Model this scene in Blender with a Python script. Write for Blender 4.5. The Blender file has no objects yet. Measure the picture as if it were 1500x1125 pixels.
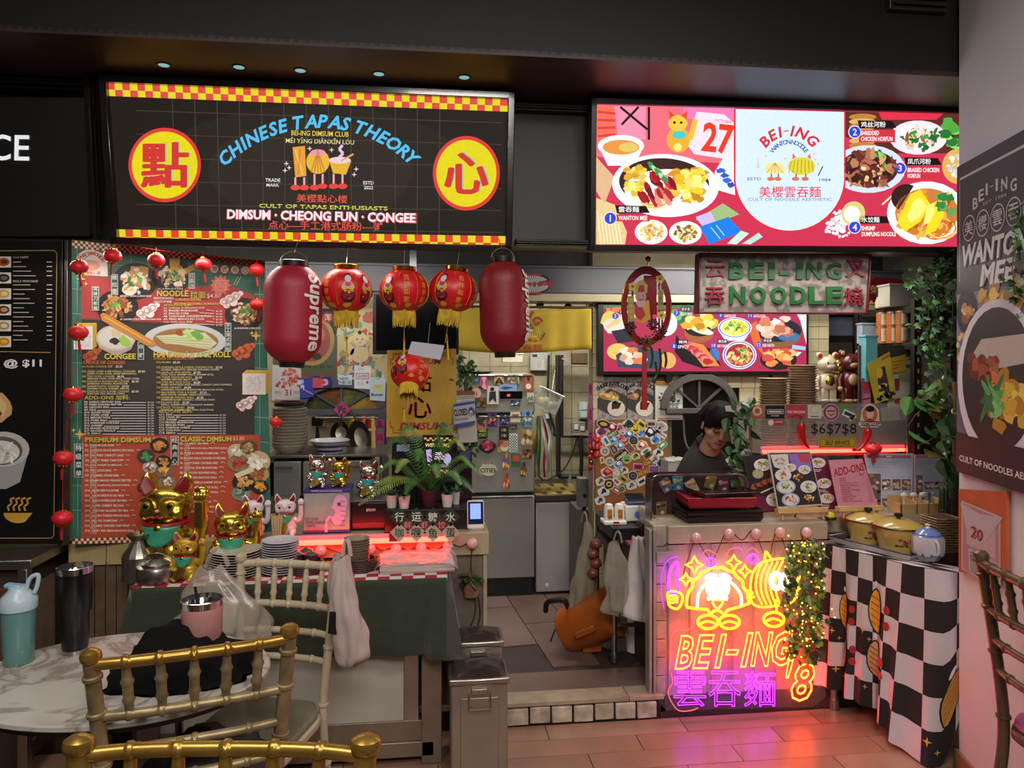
import bpy,bmesh,math,random
from mathutils import Vector,Matrix,Euler,noise
R=math.radians
PI=math.pi
random.seed(7)
SC=bpy.context.scene
COL=SC.collection
# ---------------------------------------------------------------- camera, world, light, exposure
CAM_H,FPX,HOR,YAW=1.6,1083.0,525.0,R(6.7)
cam_d=bpy.data.cameras.new('camera'); cam=bpy.data.objects.new('camera',cam_d); COL.objects.link(cam)
cam.location=(0,0,CAM_H); cam.rotation_euler=(R(90),0,-YAW)
cam_d.sensor_width=36; cam_d.lens=36*FPX/1500; cam_d.shift_y=-(562.5-HOR)/1500
cam_d.clip_start=.05
SC.camera=cam
w=bpy.data.worlds.new('world'); SC.world=w; w.use_nodes=True
w.node_tree.nodes['Background'].inputs[0].default_value=(.75,.78,.85,1)
w.node_tree.nodes['Background'].inputs[1].default_value=.05
SC.view_settings.view_transform='Standard'; SC.view_settings.look='None'
SC.view_settings.gamma=1; SC.view_settings.use_curve_mapping=False
SC.view_settings.exposure=0.0
def area(name,loc,rot,size,power,col=(1,1,1),sy=None,spread=180):
 l=bpy.data.lights.new(name,'AREA'); l.energy=power; l.color=col; l.size=size
 if sy:l.shape='RECTANGLE'; l.size_y=sy
 l.spread=R(spread)
 o=bpy.data.objects.new(name,l); COL.objects.link(o); o.location=loc; o.rotation_euler=[R(a)for a in rot]
 return o
 # ceiling lamps of the hall behind and above the visitor, fluorescent tubes and added fill lights inside the two kitchens
area('hall_ceiling_light',(-1.0,.7,3.0),(0,0,0),.5,30,(1,.93,.84))
area('hall_ceiling_light',(1.1,.9,3.0),(0,0,0),.5,30,(1,.93,.88))
area('hall_ceiling_light',(.3,-.8,3.0),(40,0,0),.9,62,(1,.94,.88))
area('kitchen_and_fill_light',(-.35,4.25,2.22),(0,0,0),.9,26,(1,.96,.86),.12)
area('kitchen_and_fill_light',(.75,4.5,2.22),(0,0,0),.9,26,(1,.96,.88),.12)
area('kitchen_and_fill_light',(1.75,3.75,2.2),(0,0,0),.9,11,(1,.97,.9),.12)
area('kitchen_and_fill_light',(-.75,3.42,2.05),(62,0,0),1.5,9,(1,.97,.9),.06)  # unseen fill added behind the fascia to brighten the grey duct
area('kitchen_and_fill_light',(1.5,3.5,2.05),(62,0,0),1.2,7,(1,.97,.9),.06)  # second unseen fill, added for the right kitchen
area('stall_downlight',(-.85,3.0,2.02),(-12,0,0),1.3,4.5,(1,.92,.82),.05)
area('stall_downlight',(1.6,3.02,2.02),(-8,0,0),1.0,4,(1,.92,.86),.05)
# ---------------------------------------------------------------- the lens as a measuring tool: pixel of the 1500x1125 photograph -> point
_c,_s=math.cos(YAW),math.sin(YAW)
def ray(px,py):
 a=(px-750)/FPX
 return Vector((a*_c+_s,-a*_s+_c,(HOR-py)/FPX))
def V(px,py,v):
 d=ray(px,py); return Vector((0,0,CAM_H))+d*(v/d.y)
def D(px,py,t):
 return Vector((0,0,CAM_H))+ray(px,py)*t
def G(px,py,z):
 d=ray(px,py); return Vector((0,0,CAM_H))+d*((z-CAM_H)/d.z)
 # ---------------------------------------------------------------- materials
def hx(h):
 h=h.lstrip('#'); c=[int(h[i:i+2],16)/255 for i in(0,2,4)]
 return tuple(x/12.92 if x<=.04045 else((x+.055)/1.055)**2.4 for x in c)
MC={}
def mat(name,col='808080',rough=.5,metal=0,var=.12,scale=12,bump=.1,bs=60,trans=0,alpha=1,emit=0,coat=0,ior=1.45,ecol=None,spec=.5,sheen=0):
 if name in MC:return MC[name]
 m=bpy.data.materials.new(name); m.use_nodes=True; nt=m.node_tree; N=nt.nodes; L=nt.links
 b=N['Principled BSDF']; c=hx(col)
 tc=N.new('ShaderNodeTexCoord')
 n=N.new('ShaderNodeTexNoise'); n.inputs['Scale'].default_value=scale; n.inputs['Detail'].default_value=4
 L.new(tc.outputs['Object'],n.inputs['Vector'])
 r=N.new('ShaderNodeValToRGB'); r.color_ramp.elements[0].position=.3; r.color_ramp.elements[1].position=.7
 r.color_ramp.elements[0].color=(*[x*(1-var)for x in c],1)
 r.color_ramp.elements[1].color=(*[min(1,x*(1+var))for x in c],1)
 L.new(n.outputs['Fac'],r.inputs['Fac']); L.new(r.outputs['Color'],b.inputs['Base Color'])
 b.inputs['Roughness'].default_value=rough; b.inputs['Metallic'].default_value=metal
 b.inputs['Specular IOR Level'].default_value=spec
 if bump:
  n2=N.new('ShaderNodeTexNoise'); n2.inputs['Scale'].default_value=bs; L.new(tc.outputs['Object'],n2.inputs['Vector'])
  bp=N.new('ShaderNodeBump'); bp.inputs['Strength'].default_value=bump; bp.inputs['Distance'].default_value=.002
  L.new(n2.outputs['Fac'],bp.inputs['Height']); L.new(bp.outputs['Normal'],b.inputs['Normal'])
 if trans:b.inputs['Transmission Weight'].default_value=trans; b.inputs['IOR'].default_value=ior
 if alpha<1:b.inputs['Alpha'].default_value=alpha
 if coat:b.inputs['Coat Weight'].default_value=coat; b.inputs['Coat Roughness'].default_value=.08
 if sheen:b.inputs['Sheen Weight'].default_value=sheen
 if emit:
  b.inputs['Emission Color'].default_value=(*hx(ecol or col),1); b.inputs['Emission Strength'].default_value=emit
 MC[name]=m; return m
def ink(name,emit=0,rough=.55,coat=0,alpha=1,base=1):
 if name in MC:return MC[name]
 m=bpy.data.materials.new(name); m.use_nodes=True; nt=m.node_tree; N=nt.nodes; L=nt.links
 b=N['Principled BSDF']; a=N.new('ShaderNodeVertexColor'); a.layer_name='Col'
 n=N.new('ShaderNodeTexNoise'); n.inputs['Scale'].default_value=90; tc=N.new('ShaderNodeTexCoord'); L.new(tc.outputs['Object'],n.inputs['Vector'])
 mr=N.new('ShaderNodeMapRange'); mr.inputs['To Min'].default_value=.9; mr.inputs['To Max'].default_value=1.08; L.new(n.outputs['Fac'],mr.inputs['Value'])
 mx=N.new('ShaderNodeVectorMath'); mx.operation='SCALE'; L.new(a.outputs['Color'],mx.inputs[0]); L.new(mr.outputs[0],mx.inputs['Scale'])
 if emit:
  b.inputs['Base Color'].default_value=(.006,.006,.006,1); b.inputs['Specular IOR Level'].default_value=.12; L.new(mx.outputs[0],b.inputs['Emission Color']); b.inputs['Emission Strength'].default_value=emit
 else:L.new(mx.outputs[0],b.inputs['Base Color'])
 b.inputs['Roughness'].default_value=rough
 if coat:b.inputs['Coat Weight'].default_value=coat; b.inputs['Coat Roughness'].default_value=.1
 MC[name]=m; return m
 # ---------------------------------------------------------------- mesh builder
def smooth_pts(pts,k=4,closed=False):
 P=[Vector(p)for p in pts]; n=len(P); out=[]
 if n<3:return P
 for i in range(n if closed else n-1):
  g=lambda j:P[j%n]if closed else P[max(0,min(n-1,j))]
  p0,p1,p2,p3=g(i-1),g(i),g(i+1),g(i+2)
  for q in range(k):
   t=q/k
   out.append(.5*((2*p1)+(-p0+p2)*t+(2*p0-5*p1+4*p2-p3)*t*t+(-p0+3*p1-3*p2+p3)*t**3))
 if not closed:out.append(P[-1])
 return out
class MB:
 def __init__(s):s.v=[]; s.f=[]; s.fi=[]; s.fc=[]; s.M=Matrix.Identity(4); s.m=0; s.c=(1,1,1)
 def add(s,vs,fs):
  o=len(s.v); s.v+=[s.M@Vector(p)for p in vs]
  s.f+=[tuple(i+o for i in f)for f in fs]; s.fi+=[s.m]*len(fs); s.fc+=[s.c]*len(fs); return s
 def box(s,c,d,r=(0,0,0)):
  M=Matrix.Translation(c)@Euler([R(a)for a in r]).to_matrix().to_4x4(); x,y,z=[q/2 for q in d]
  vs=[M@Vector((i,j,k))for i in(-x,x)for j in(-y,y)for k in(-z,z)]
  return s.add(vs,[(0,1,3,2),(4,6,7,5),(0,4,5,1),(2,3,7,6),(0,2,6,4),(1,5,7,3)])
 def bx(s,x0,x1,y0,y1,z0,z1):return s.box(((x0+x1)/2,(y0+y1)/2,(z0+z1)/2),(x1-x0,y1-y0,z1-z0))
 def lathe(s,prof,n=20,c=(0,0,0),sx=1,sy=1,M=None):
  M=M or Matrix.Identity(4); c=Vector(c); vs=[]; fs=[]
  for r,z in prof:
   for i in range(n):
    a=2*PI*i/n; vs.append(c+(M@Vector((r*math.cos(a)*sx,r*math.sin(a)*sy,z))))
  for k in range(len(prof)-1):
   for i in range(n):
    j=(i+1)%n; fs.append((k*n+i,k*n+j,(k+1)*n+j,(k+1)*n+i))
  if prof[0][0]>1e-5:fs.append(tuple(range(n-1,-1,-1)))
  if prof[-1][0]>1e-5:fs.append(tuple((len(prof)-1)*n+i for i in range(n)))
  return s.add(vs,fs)
 def sph(s,c,rx,ry=None,rz=None,n=14,m=9,r=None):
  ry=ry or rx; rz=rz or rx
  M=Euler([R(a)for a in r]).to_matrix().to_4x4()if r else None
  M=(M or Matrix.Identity(4))@Matrix.Diagonal((rx,ry,rz,1))
  return s.lathe([(max(1e-6,math.sin(PI*i/m)),-math.cos(PI*i/m))for i in range(m+1)],n,c,M=M)
 def tube(s,pts,r,n=8,closed=False,cap=True,flat=1):
  P=[Vector(p)for p in pts]; k=len(P)
  if k<2:return s
  rr=r if isinstance(r,(list,tuple))else[r]*k
  T=[]
  for i in range(k):
   a=P[(i-1)%k]if(closed or i)else P[0]; b=P[(i+1)%k]if(closed or i<k-1)else P[-1]
   t=(b-a); T.append(t.normalized()if t.length>1e-9 else Vector((0,0,1)))
  u=T[0].orthogonal().normalized(); vs=[]; fs=[]
  for i in range(k):
   u=(u-T[i]*u.dot(T[i])); u=u.normalized()if u.length>1e-6 else T[i].orthogonal().normalized()
   w_=T[i].cross(u)
   for j in range(n):
    a=2*PI*j/n; vs.append(P[i]+(u*math.cos(a)+w_*math.sin(a)*flat)*rr[i])
  for i in range(k if closed else k-1):
   q=(i+1)%k
   for j in range(n):
    l=(j+1)%n; fs.append((i*n+j,i*n+l,q*n+l,q*n+j))
  if not closed and cap:fs+=[tuple(range(n-1,-1,-1)),tuple((k-1)*n+j for j in range(n))]
  return s.add(vs,fs)
 def rod(s,p,q,r,n=10,r2=None):return s.tube([p,q],[r,r if r2 is None else r2],n)
 def prism(s,pts,y0,y1):
  n=len(pts); vs=[(x,y0,z)for x,z in pts]+[(x,y1,z)for x,z in pts]
  return s.add(vs,[tuple(range(n)),tuple(range(2*n-1,n-1,-1))]+[(i,n+i,n+(i+1)%n,(i+1)%n)for i in range(n)])
 def flat(s,pts,z0,z1):
  n=len(pts); vs=[(x,y,z0)for x,y in pts]+[(x,y,z1)for x,y in pts]
  return s.add(vs,[tuple(range(n-1,-1,-1)),tuple(range(n,2*n))]+[(i,(i+1)%n,n+(i+1)%n,n+i)for i in range(n)])
 def sheet(s,fn,nu,nv):
  vs=[fn(i/nu,j/nv)for j in range(nv+1)for i in range(nu+1)]
  return s.add(vs,[(j*(nu+1)+i,j*(nu+1)+i+1,(j+1)*(nu+1)+i+1,(j+1)*(nu+1)+i)for j in range(nv)for i in range(nu)])
 def data(s,name,mats,smooth=True,ang=38):
  me=bpy.data.meshes.new(name); me.from_pydata(s.v,[],s.f)
  for m in(mats if isinstance(mats,(list,tuple))else[mats]):me.materials.append(m)
  me.polygons.foreach_set('material_index',s.fi)
  if any(c!=(1,1,1)for c in s.fc):
   at=me.color_attributes.new('Col','FLOAT_COLOR','CORNER'); buf=[]
   for p in me.polygons:buf+=[*s.fc[p.index],1.0]*p.loop_total
   at.data.foreach_set('color',buf)
  if smooth:
   me.shade_smooth(); me.set_sharp_from_angle(angle=R(ang))
  me.update(); return me
 def build(s,name,mats,parent=None,smooth=True,bevel=0,ang=38,loc=None,rz=0,solid=0,remesh=0,sub=0):
  o=bpy.data.objects.new(name,s.data(name,mats,smooth,ang)); COL.objects.link(o)
  if parent:o.parent=parent
  if loc is not None:o.location=loc
  if rz:o.rotation_euler[2]=rz
  if remesh:
   q=o.modifiers.new('r','REMESH'); q.mode='VOXEL'; q.voxel_size=remesh; q.use_smooth_shade=True
   q=o.modifiers.new('s','SMOOTH'); q.iterations=6; q.factor=.6
  if solid:q=o.modifiers.new('s','SOLIDIFY'); q.thickness=solid; q.offset=0
  if sub:q=o.modifiers.new('s','SUBSURF'); q.levels=sub; q.render_levels=sub
  if bevel:q=o.modifiers.new('b','BEVEL'); q.width=bevel; q.segments=2; q.limit_method='ANGLE'; q.harden_normals=False
  return o
def tag(o,label,cat,group=None):
 o['label']=label; o['category']=cat
 if group:o['group']=group
 return o
def thing(name,label,cat,loc=(0,0,0),rz=0,group=None,sc=1):
 o=bpy.data.objects.new(name,None); COL.objects.link(o); o.empty_display_size=.05
 o.location=loc; o.rotation_euler=(0,0,rz); o.scale=(sc,)*3 if not isinstance(sc,tuple)else sc
 return tag(o,label,cat,group)
def struct(o):o['kind']='structure'; return o
def stuff(o):o['kind']='stuff'; return o
def dup(o,loc=None,rz=None,label=None,group=None,sc=None):
 def cp(a,par):
  b=a.copy(); COL.objects.link(b)
  if par:b.parent=par
  for ch in KIDS.get(a.name)or[c for c in a.children]:cp(ch,b)
  return b
 b=cp(o,None)
 if loc is not None:b.location=loc
 if rz is not None:b.rotation_euler[2]=rz
 if label:b['label']=label
 if group:b['group']=group
 if sc is not None:b.scale=(sc,)*3 if not isinstance(sc,tuple)else sc
 return b
KIDS={}
def piece(src,loc,parent=None,rz=0,name=None,sc=None,mats=None):
 o=bpy.data.objects.new(name or src.name.split('.')[0],src.data); COL.objects.link(o); o.parent=parent or src.parent
 o.location=loc; o.rotation_euler[2]=rz
 if sc:o.scale=sc
 return o
 # ---------------------------------------------------------------- flat print: lettering and pictures as thin coloured layers
_tc={}
_cu=bpy.data.curves.new('lettering','FONT'); _to=bpy.data.objects.new('lettering',_cu); _cu.resolution_u=2
def glyphs(t,bold=0.0,shear=0.0):
 if any(ord(ch)>0x2e80 for ch in t):bold=min(bold,.006)
 k=(t,bold,shear)
 if k not in _tc:
  _cu.body=t; _cu.offset=bold; _cu.shear=shear; me=bpy.data.meshes.new_from_object(_to)
  vs=[(v.co.x,v.co.y)for v in me.vertices]; fs=[tuple(p.vertices)for p in me.polygons]; bpy.data.meshes.remove(me)
  if vs:
   x0=min(v[0]for v in vs); x1=max(v[0]for v in vs); y0=min(v[1]for v in vs); y1=max(v[1]for v in vs)
  else:x0=x1=y0=y1=0
  _tc[k]=(vs,fs,x0,x1,y0,y1)
 return _tc[k]
class Plane:
 def __init__(s,O,X=(1,0,0),Y=(0,0,1)):
  s.O=Vector(O); s.X=Vector(X).normalized(); Y=Vector(Y); s.Y=(Y-s.X*Y.dot(s.X)).normalized(); s.N=s.X.cross(s.Y)
 def mw(s):m=Matrix((s.X,-s.N,s.Y)).transposed().to_4x4(); m.translation=s.O; return m
 def px(s,x,y):
  d=ray(x,y); C=Vector((0,0,CAM_H)); t=(s.O-C).dot(s.N)/d.dot(s.N); p=C+d*t-s.O
  return p.dot(s.X),p.dot(s.Y)
def board(name,label,cat,pl,group=None):
 o=thing(name,label,cat,group=group); m=pl.mw(); o.location=m.to_translation(); o.rotation_euler=m.to_euler(); return o
class Print(MB):
 E=.0004; F=None
 def __init__(s,T=None,yd=1,y0=0):super().__init__(); s.T=T or(lambda x,y:(x,y)); s.yd=yd; s.y0=y0; s.rnd=random.Random(5)
 def P(s,pts,faces,c,L):
  s.c=hx(c)if isinstance(c,str)else c
  if s.c==(1,1,1):s.c=(.999,1,1)
  y=s.y0-L*s.E; q=[s.T(*p)for p in pts]
  s.add([s.F(a,b,L)for a,b in q]if s.F else[(a,y,b)for a,b in q],faces)
 def poly(s,pts,c,L=1):s.P(pts,[tuple(range(len(pts)))],c,L)
 def rect(s,x0,y0,x1,y1,c,L=1):s.poly([(x0,y0),(x1,y0),(x1,y1),(x0,y1)],c,L)
 def quad(s,cx,cy,w_,h,a,c,L=1):
  ca,sa=math.cos(R(a)),math.sin(R(a)); s.poly([(cx+x*ca-y*sa,cy+x*sa+y*ca)for x,y in((-w_/2,-h/2),(w_/2,-h/2),(w_/2,h/2),(-w_/2,h/2))],c,L)
 def ell(s,cx,cy,rx,ry,c,L=1,n=22,a=0,a0=0,a1=360):
  ca,sa=math.cos(R(a)),math.sin(R(a)); k=n if a1-a0>=360 else n+1
  s.poly([(cx+rx*math.cos(t)*ca-ry*math.sin(t)*sa,cy+rx*math.cos(t)*sa+ry*math.sin(t)*ca)for t in[R(a0+(a1-a0)*i/n)for i in range(k)]],c,L)
 def line(s,pts,w_,c,L=1,closed=False):
  n=len(pts)
  for i in range(n if closed else n-1):
   (x0,y0),(x1,y1)=pts[i],pts[(i+1)%n]; d=math.hypot(x1-x0,y1-y0)or 1; nx,ny=-(y1-y0)/d*w_/2,(x1-x0)/d*w_/2
   s.poly([(x0+nx,y0+ny),(x1+nx,y1+ny),(x1-nx,y1-ny),(x0-nx,y0-ny)],c,L)
 def frame(s,x0,y0,x1,y1,w_,c,L=1):s.line([(x0,y0),(x1,y0),(x1,y1),(x0,y1)],w_,c,L,True)
 def blob(s,cx,cy,rx,ry,c,L=1,n=11,j=.3,a=0):
  ca,sa=math.cos(R(a)),math.sin(R(a)); q=[]; g=s.rnd.uniform(.72,1.2); c=tuple(min(1,x*g*s.rnd.uniform(.93,1.07))for x in(hx(c)if isinstance(c,str)else c))
  for i in range(n):
   t=2*PI*i/n; k=1+s.rnd.uniform(-j,j); x,y=rx*k*math.cos(t),ry*k*math.sin(t); q.append((cx+x*ca-y*sa,cy+x*sa+y*ca))
  s.poly(q,c,L)
 def star(s,cx,cy,r,c,L=1,n=4,q=.3):s.poly([(cx+r*(q if i%2 else 1)*math.sin(PI*i/n),cy+r*(q if i%2 else 1)*math.cos(PI*i/n))for i in range(2*n)],c,L)
 def text(s,t,cx,cy,h,c,L=2,w_=None,a=0,bold=.012,shear=0,al='c',cap=True):
  vs,fs,x0,x1,y0,y1=glyphs(t,bold,shear)
  if not vs:return
  k=h/max(.3,(y1-y0)); kx=k if not w_ else w_/(x1-x0)
  ox={'c':(x0+x1)/2,'l':x0,'r':x1}[al]; oy=(y0+y1)/2; ca,sa=math.cos(R(a)),math.sin(R(a)); f=s.yd
  s.P([(cx+(x-ox)*kx*ca-(y-oy)*k*sa,cy+f*((x-ox)*kx*sa+(y-oy)*k*ca))for x,y in vs],fs,c,L)
 def arc(s,t,cx,cy,r,a0,a1,h,c,L=2,bold=.02,shear=0,wk=1.0,ry=None):
  n=len(t); ws=[]
  for ch in t:g=glyphs(ch,bold,shear); ws.append(max(.22,g[3]-g[2])+.12)
  tot=sum(ws); acc=0; ry=ry or r
  for ch,w_ in zip(t,ws):
   an=a0+(a1-a0)*(acc+w_/2)/tot; acc+=w_
   if ch==' ':continue
   g=glyphs(ch,bold,shear); hh=h*(g[5]-g[4])/.72
   x,y=cx+r*math.sin(R(an)),cy+s.yd*ry*math.cos(R(an))
   s.text(ch,x,y,hh if ch not in "-'" else hh,c,L,a=-an,bold=bold,shear=shear,w_=(g[3]-g[2])*h/.72*wk)
 def checks(s,x0,y0,x1,y1,nx,ny,ca,cb,L=1):
  for i in range(nx):
   for j in range(ny):
    if callable(y0):pass
    s.rect(x0+(x1-x0)*i/nx,y0+(y1-y0)*j/ny,x0+(x1-x0)*(i+1)/nx,y0+(y1-y0)*(j+1)/ny,ca if(i+j)%2 else cb,L)
 def dish(s,cx,cy,rx,ry,rim='f2f2f4',inner=None,food=('d8a040','b06020','f0d070'),n=26,L=2,green=True,sp=.62,rim2=None,fs=.2,a=0):
  s.ell(cx,cy,rx,ry,rim,L,a=a)
  if rim2:s.ell(cx,cy,rx*.93,ry*.93,rim2,L+1,a=a); s.ell(cx,cy,rx*.87,ry*.87,rim,L+2,a=a)
  if inner:s.ell(cx,cy,rx*.8,ry*.78,inner,L+3,a=a)
  n=int(n*2.2); fs*=.68
  for i in range(n):
   t=s.rnd.uniform(0,2*PI); q=math.sqrt(s.rnd.random())*sp*1.08
   c=food[s.rnd.randrange(len(food))]; z=fs*s.rnd.uniform(.6,1.3)
   s.blob(cx+rx*q*math.cos(t),cy+ry*q*math.sin(t),rx*z,ry*z*s.rnd.uniform(.5,1),c,L+4+i*.06,8,.35,s.rnd.uniform(0,180))
  if green:
   for i in range(5):s.blob(cx+rx*s.rnd.uniform(-.3,.3),cy-s.yd*-1*0+ry*s.rnd.uniform(-.35,.2),rx*.15,ry*.09,('3f8a35','79b44a')[i%2],L+8+i*.1,8,.4,s.rnd.uniform(0,180))
 def noodles(s,cx,cy,rx,ry,c,L,n=14,w_=None):
  for i in range(n):
   a,b=s.rnd.uniform(0,2*PI),s.rnd.uniform(.4,1); m=[(cx+rx*b*math.cos(a+q)*(1-.1*q),cy+ry*b*math.sin(a+q))for q in(0,.5,1,1.5)]
   s.line(m,w_ or rx*.05,c[s.rnd.randrange(len(c))]if isinstance(c,(list,tuple))else c,L+i*.1)
 def lines(s,x0,y0,x1,dy,n,c,w_,L=2,ragged=.4):
  for i in range(n):y=y0+dy*i; s.line([(x0,y),(x1-(x1-x0)*s.rnd.uniform(0,ragged),y)],w_,c,L)
def pxprint(pl,y0=0):return Print(pl.px,-1,y0)
# MATERIALS USED IN MANY PLACES
INK=ink('printed_paper_ink'); INKG=ink('printed_glossy_ink',coat=.4,rough=.35)
GLOW=ink('backlit_print',emit=.95); GLOW2=ink('backlit_print_bright',emit=1.25)
BLK=mat('black_paint','17130f',.35,bump=.05); BLKM=mat('black_plastic','121113',.4,bump=.05)
STEEL=mat('brushed_steel','a8a39b',.34,1,var=.15,scale=5,bs=120); STEELW=mat('white_panel','b8b2a6',.45,var=.05,scale=4,bump=.04)
CHROME=mat('chrome','d8d8d8',.12,1,bump=0)
GOLD=mat('gold_plastic','dcbc4c',.24,1,var=.08,bump=0); SILV=mat('silver_plastic','cfc8bd',.25,1,var=.05,bump=0)
RED=mat('red_lantern_paper','c81424',.45,var=.1,scale=30,bump=.2); WHITE=mat('white_plastic','e2dfd8',.35,var=.04,bump=.03)
WOOD=mat('pale_wood','c09a62',.55,var=.18,scale=9,bump=.15); DARKW=mat('dark_wood','4a2c1e',.5,var=.25)
# SETTING
# floor of the hall: wood-look planks; kitchen floor one step up
fl_m=[mat('floor_plank_%d'%i,c,.26,var=.1,scale=5,bs=25,bump=.12)for i,c in enumerate(('9c7764','a57f6b','93705e'))]
grout=mat('floor_grout','3a2824',.7)
mb=MB(); mb.bx(-3.2,3.6,-1.5,3.2,-.1,-.006); floor=struct(mb.build('floor',grout,smooth=False))
mb=MB(); mb.bx(-.3,.3,-.0615,.0615,-.02,0); pl0=[mb.data('floor_plank',m,False)for m in fl_m]
rnd=random.Random(3)
for r_ in range(16):
 y=3.124-r_*.126; x=-2.2+(r_*.37)%.604
 while x<2.4:
  if abs(x-.3)<1.9 or r_<6:
   o=bpy.data.objects.new('floor_plank',pl0[rnd.randrange(3)]); COL.objects.link(o); o.parent=floor; o.location=(x,y,rnd.uniform(-.0008,.0003))
  x+=.604
  # raised kitchen floor
kt=[mat('kitchen_tile_%d'%i,c,.33,var=.14,scale=4,bs=20,bump=.12)for i,c in enumerate(('6f5851','76605a','685049'))]
mb=MB(); mb.bx(-3.2,3.6,3.2,5.6,-.02,.092); kfl=struct(mb.build('kitchen_floor',grout,smooth=False))
mb=MB(); mb.bx(-.1175,.1175,-.2975,.2975,-.01,.008); kd=[mb.data('floor_tile',m,False)for m in kt]
th=R(5.5)
for i in range(-4,10):
 for j in range(4):
  u,v_=.24*i,3.63+.6*j+(.3 if i%2 else 0)-.1
  x=.47+u*math.cos(th)-(v_-3.8)*math.sin(th)*-1*-1; y=v_+u*math.sin(th)
  if y-.3<3.3 or y>5.2 or not(-.35<x<1.75):continue
  o=bpy.data.objects.new('floor_tile',kd[rnd.randrange(3)]); COL.objects.link(o); o.parent=kfl; o.location=(x,y,.092); o.rotation_euler[2]=th
  # fill the strip next to the kerb
mb=MB(); mb.bx(-.3,1.2,3.292,3.5,.08,.0985); o=mb.build('floor_tile',kt[0],kfl,False)
# step: kerb slab and its row of glazed bricks
p0=V(738,1040,3.19).x; p1=V(966,1040,3.19).x
mb=MB(); mb.bx(p0-.5,p1+.01,3.2,3.29,0,.085); step=struct(mb.build('entrance_step',mat('dark_mortar','2b1c17',.8)))
mb=MB(); mb.bx(p0-.5,p0+.555,3.183,3.292,.085,.104); mb.build('coping_tile',mat('beige_stone','a3937c',.45,var=.2,scale=14),step,bevel=.002)
mb=MB(); mb.bx(p0+.558,p1+.02,3.183,3.292,.085,.104); mb.build('coping_tile',mat('beige_stone'),step,bevel=.002)
bm_=mat('worn_white_brick','bcae9c',.5,var=.45,scale=16,bump=.5,bs=40)
xs=[738,766.5,775,804,806.5,838,840.5,870,872.5,900,903,931,934,963]
xs=[741,774,776.5,806,808.5,838,841,869,872,899,902,931,934,962]
for i in range(0,14,2):
 a,b=V(xs[i],1040,3.185).x,V(xs[i+1],1040,3.185).x
 mb=MB(); mb.box(((a+b)/2,3.192,.041+.002*(i%3)),(b-a,.02,.07),(0,.4*((i%4)-1.5),0)); mb.build('brick',bm_,step,bevel=.004)
 # walls
cream=mat('cream_wall_tile','c4b894',.3,var=.1,scale=7,bump=.05); creamd=mat('old_wall_tile','a0967a',.42,var=.2,scale=9,bump=.12)
mort=mat('wall_grout','6b6048',.8)
mb=MB(); mb.bx(-3.2,3.6,5.34,5.5,0,2.6); wb=struct(mb.build('wall_back',mort,smooth=False))
mb=MB(); mb.bx(-.0735,.0735,-.006,.01,-.0935,.0935); td=mb.data('wall_tile',creamd,False)
for i in range(10):
 for j in range(9):
  o=bpy.data.objects.new('wall_tile',td); COL.objects.link(o); o.parent=wb; o.location=(V(672,540,5.33).x+.15*i,5.332+rnd.uniform(-.001,.001),V(700,537,5.33).z+.095-.19*(j-2))
  # partition behind the left kitchen
lx1=V(678,500,4.5).x
mb=MB(); mb.bx(-2.9,lx1,4.5,4.6,0,2.45); wp=struct(mb.build('wall_kitchen_left',mat('cream_paint','b3a684',.6,var=.06),smooth=False))
# right kitchen wall with its serving opening
VW=4.1
wx0,wx1=V(868,500,VW).x,V(1213,500,VW).x; ox0,ox1=V(984,600,VW).x,V(1100,600,VW).x; oz=V(1040,602,VW).z; ozb=.95
mb=MB(); mb.bx(wx0,ox0,VW,VW+.1,0,2.3); mb.bx(ox1,wx1,VW,VW+.1,0,2.3); mb.bx(ox0,ox1,VW,VW+.1,oz+.17,2.3); mb.bx(ox0,ox1,VW,VW+.1,0,ozb)
wr=struct(mb.build('wall_kitchen_right',mort,smooth=False))
ts=.0775
mb=MB(); mb.bx(-ts/2+.0015,ts/2-.0015,-.006,.006,-ts/2+.0015,ts/2-.0015); td=mb.data('wall_tile',cream,False)
def tiles(px0,py0,px1,py1,v_,par,d=td):
 a,b=V(px0,py0,v_),V(px1,py1,v_); nx=max(1,round((b.x-a.x)/ts)); nz=max(1,round((a.z-b.z)/ts)); sx=(b.x-a.x)/nx/ts; sz=(a.z-b.z)/nz/ts
 for i in range(nx):
  for j in range(nz):
   o=bpy.data.objects.new('wall_tile',d); COL.objects.link(o); o.parent=par; o.location=(a.x+(i+.5)*ts*sx,v_-.004+rnd.uniform(-.001,.001),b.z+(j+.5)*ts*sz); o.scale=(sx,1,sz)
tiles(868,438,884,860,VW,wr); tiles(884,438,1213,460,VW,wr); tiles(1183,460,1213,570,VW,wr); tiles(984,548,1125,568,VW,wr); tiles(1082,568,1125,610,VW,wr); tiles(1130,548,1213,610,VW,wr)
# kitchen ceiling, duct beam and the cream lintel under it
mb=MB(); mb.bx(-3.2,3.6,3.25,5.5,2.3,2.4); struct(mb.build('ceiling_kitchen',mat('dark_ceiling','2a2622',.8),smooth=False))
a,b=V(391,385,4.0),V(391,428,4.0)
mb=MB(); mb.bx(V(340,400,4).x,2.9,4.0,4.35,b.z+.01,a.z); mb.bx(V(340,400,4).x,2.9,3.985,4.0,a.z-.008,a.z+.008)
struct(mb.build('trim_duct_beam',mat('grey_duct_paint','4c4950',.45,var=.1,scale=4),bevel=.004))
mb=MB(); mb.bx(V(655,433,4).x,2.9,3.99,4.2,b.z-.035,b.z+.008); struct(mb.build('trim_lintel',mat('cream_paint'),bevel=.003))
mb=MB(); mb.bx(-3.2,3.6,4.18,4.3,2.1,2.3); struct(mb.build('wall_kitchen_dark_band',mat('dark_ceiling'),smooth=False))  # added dark band, its colour stands for shade over the wall tops
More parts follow.
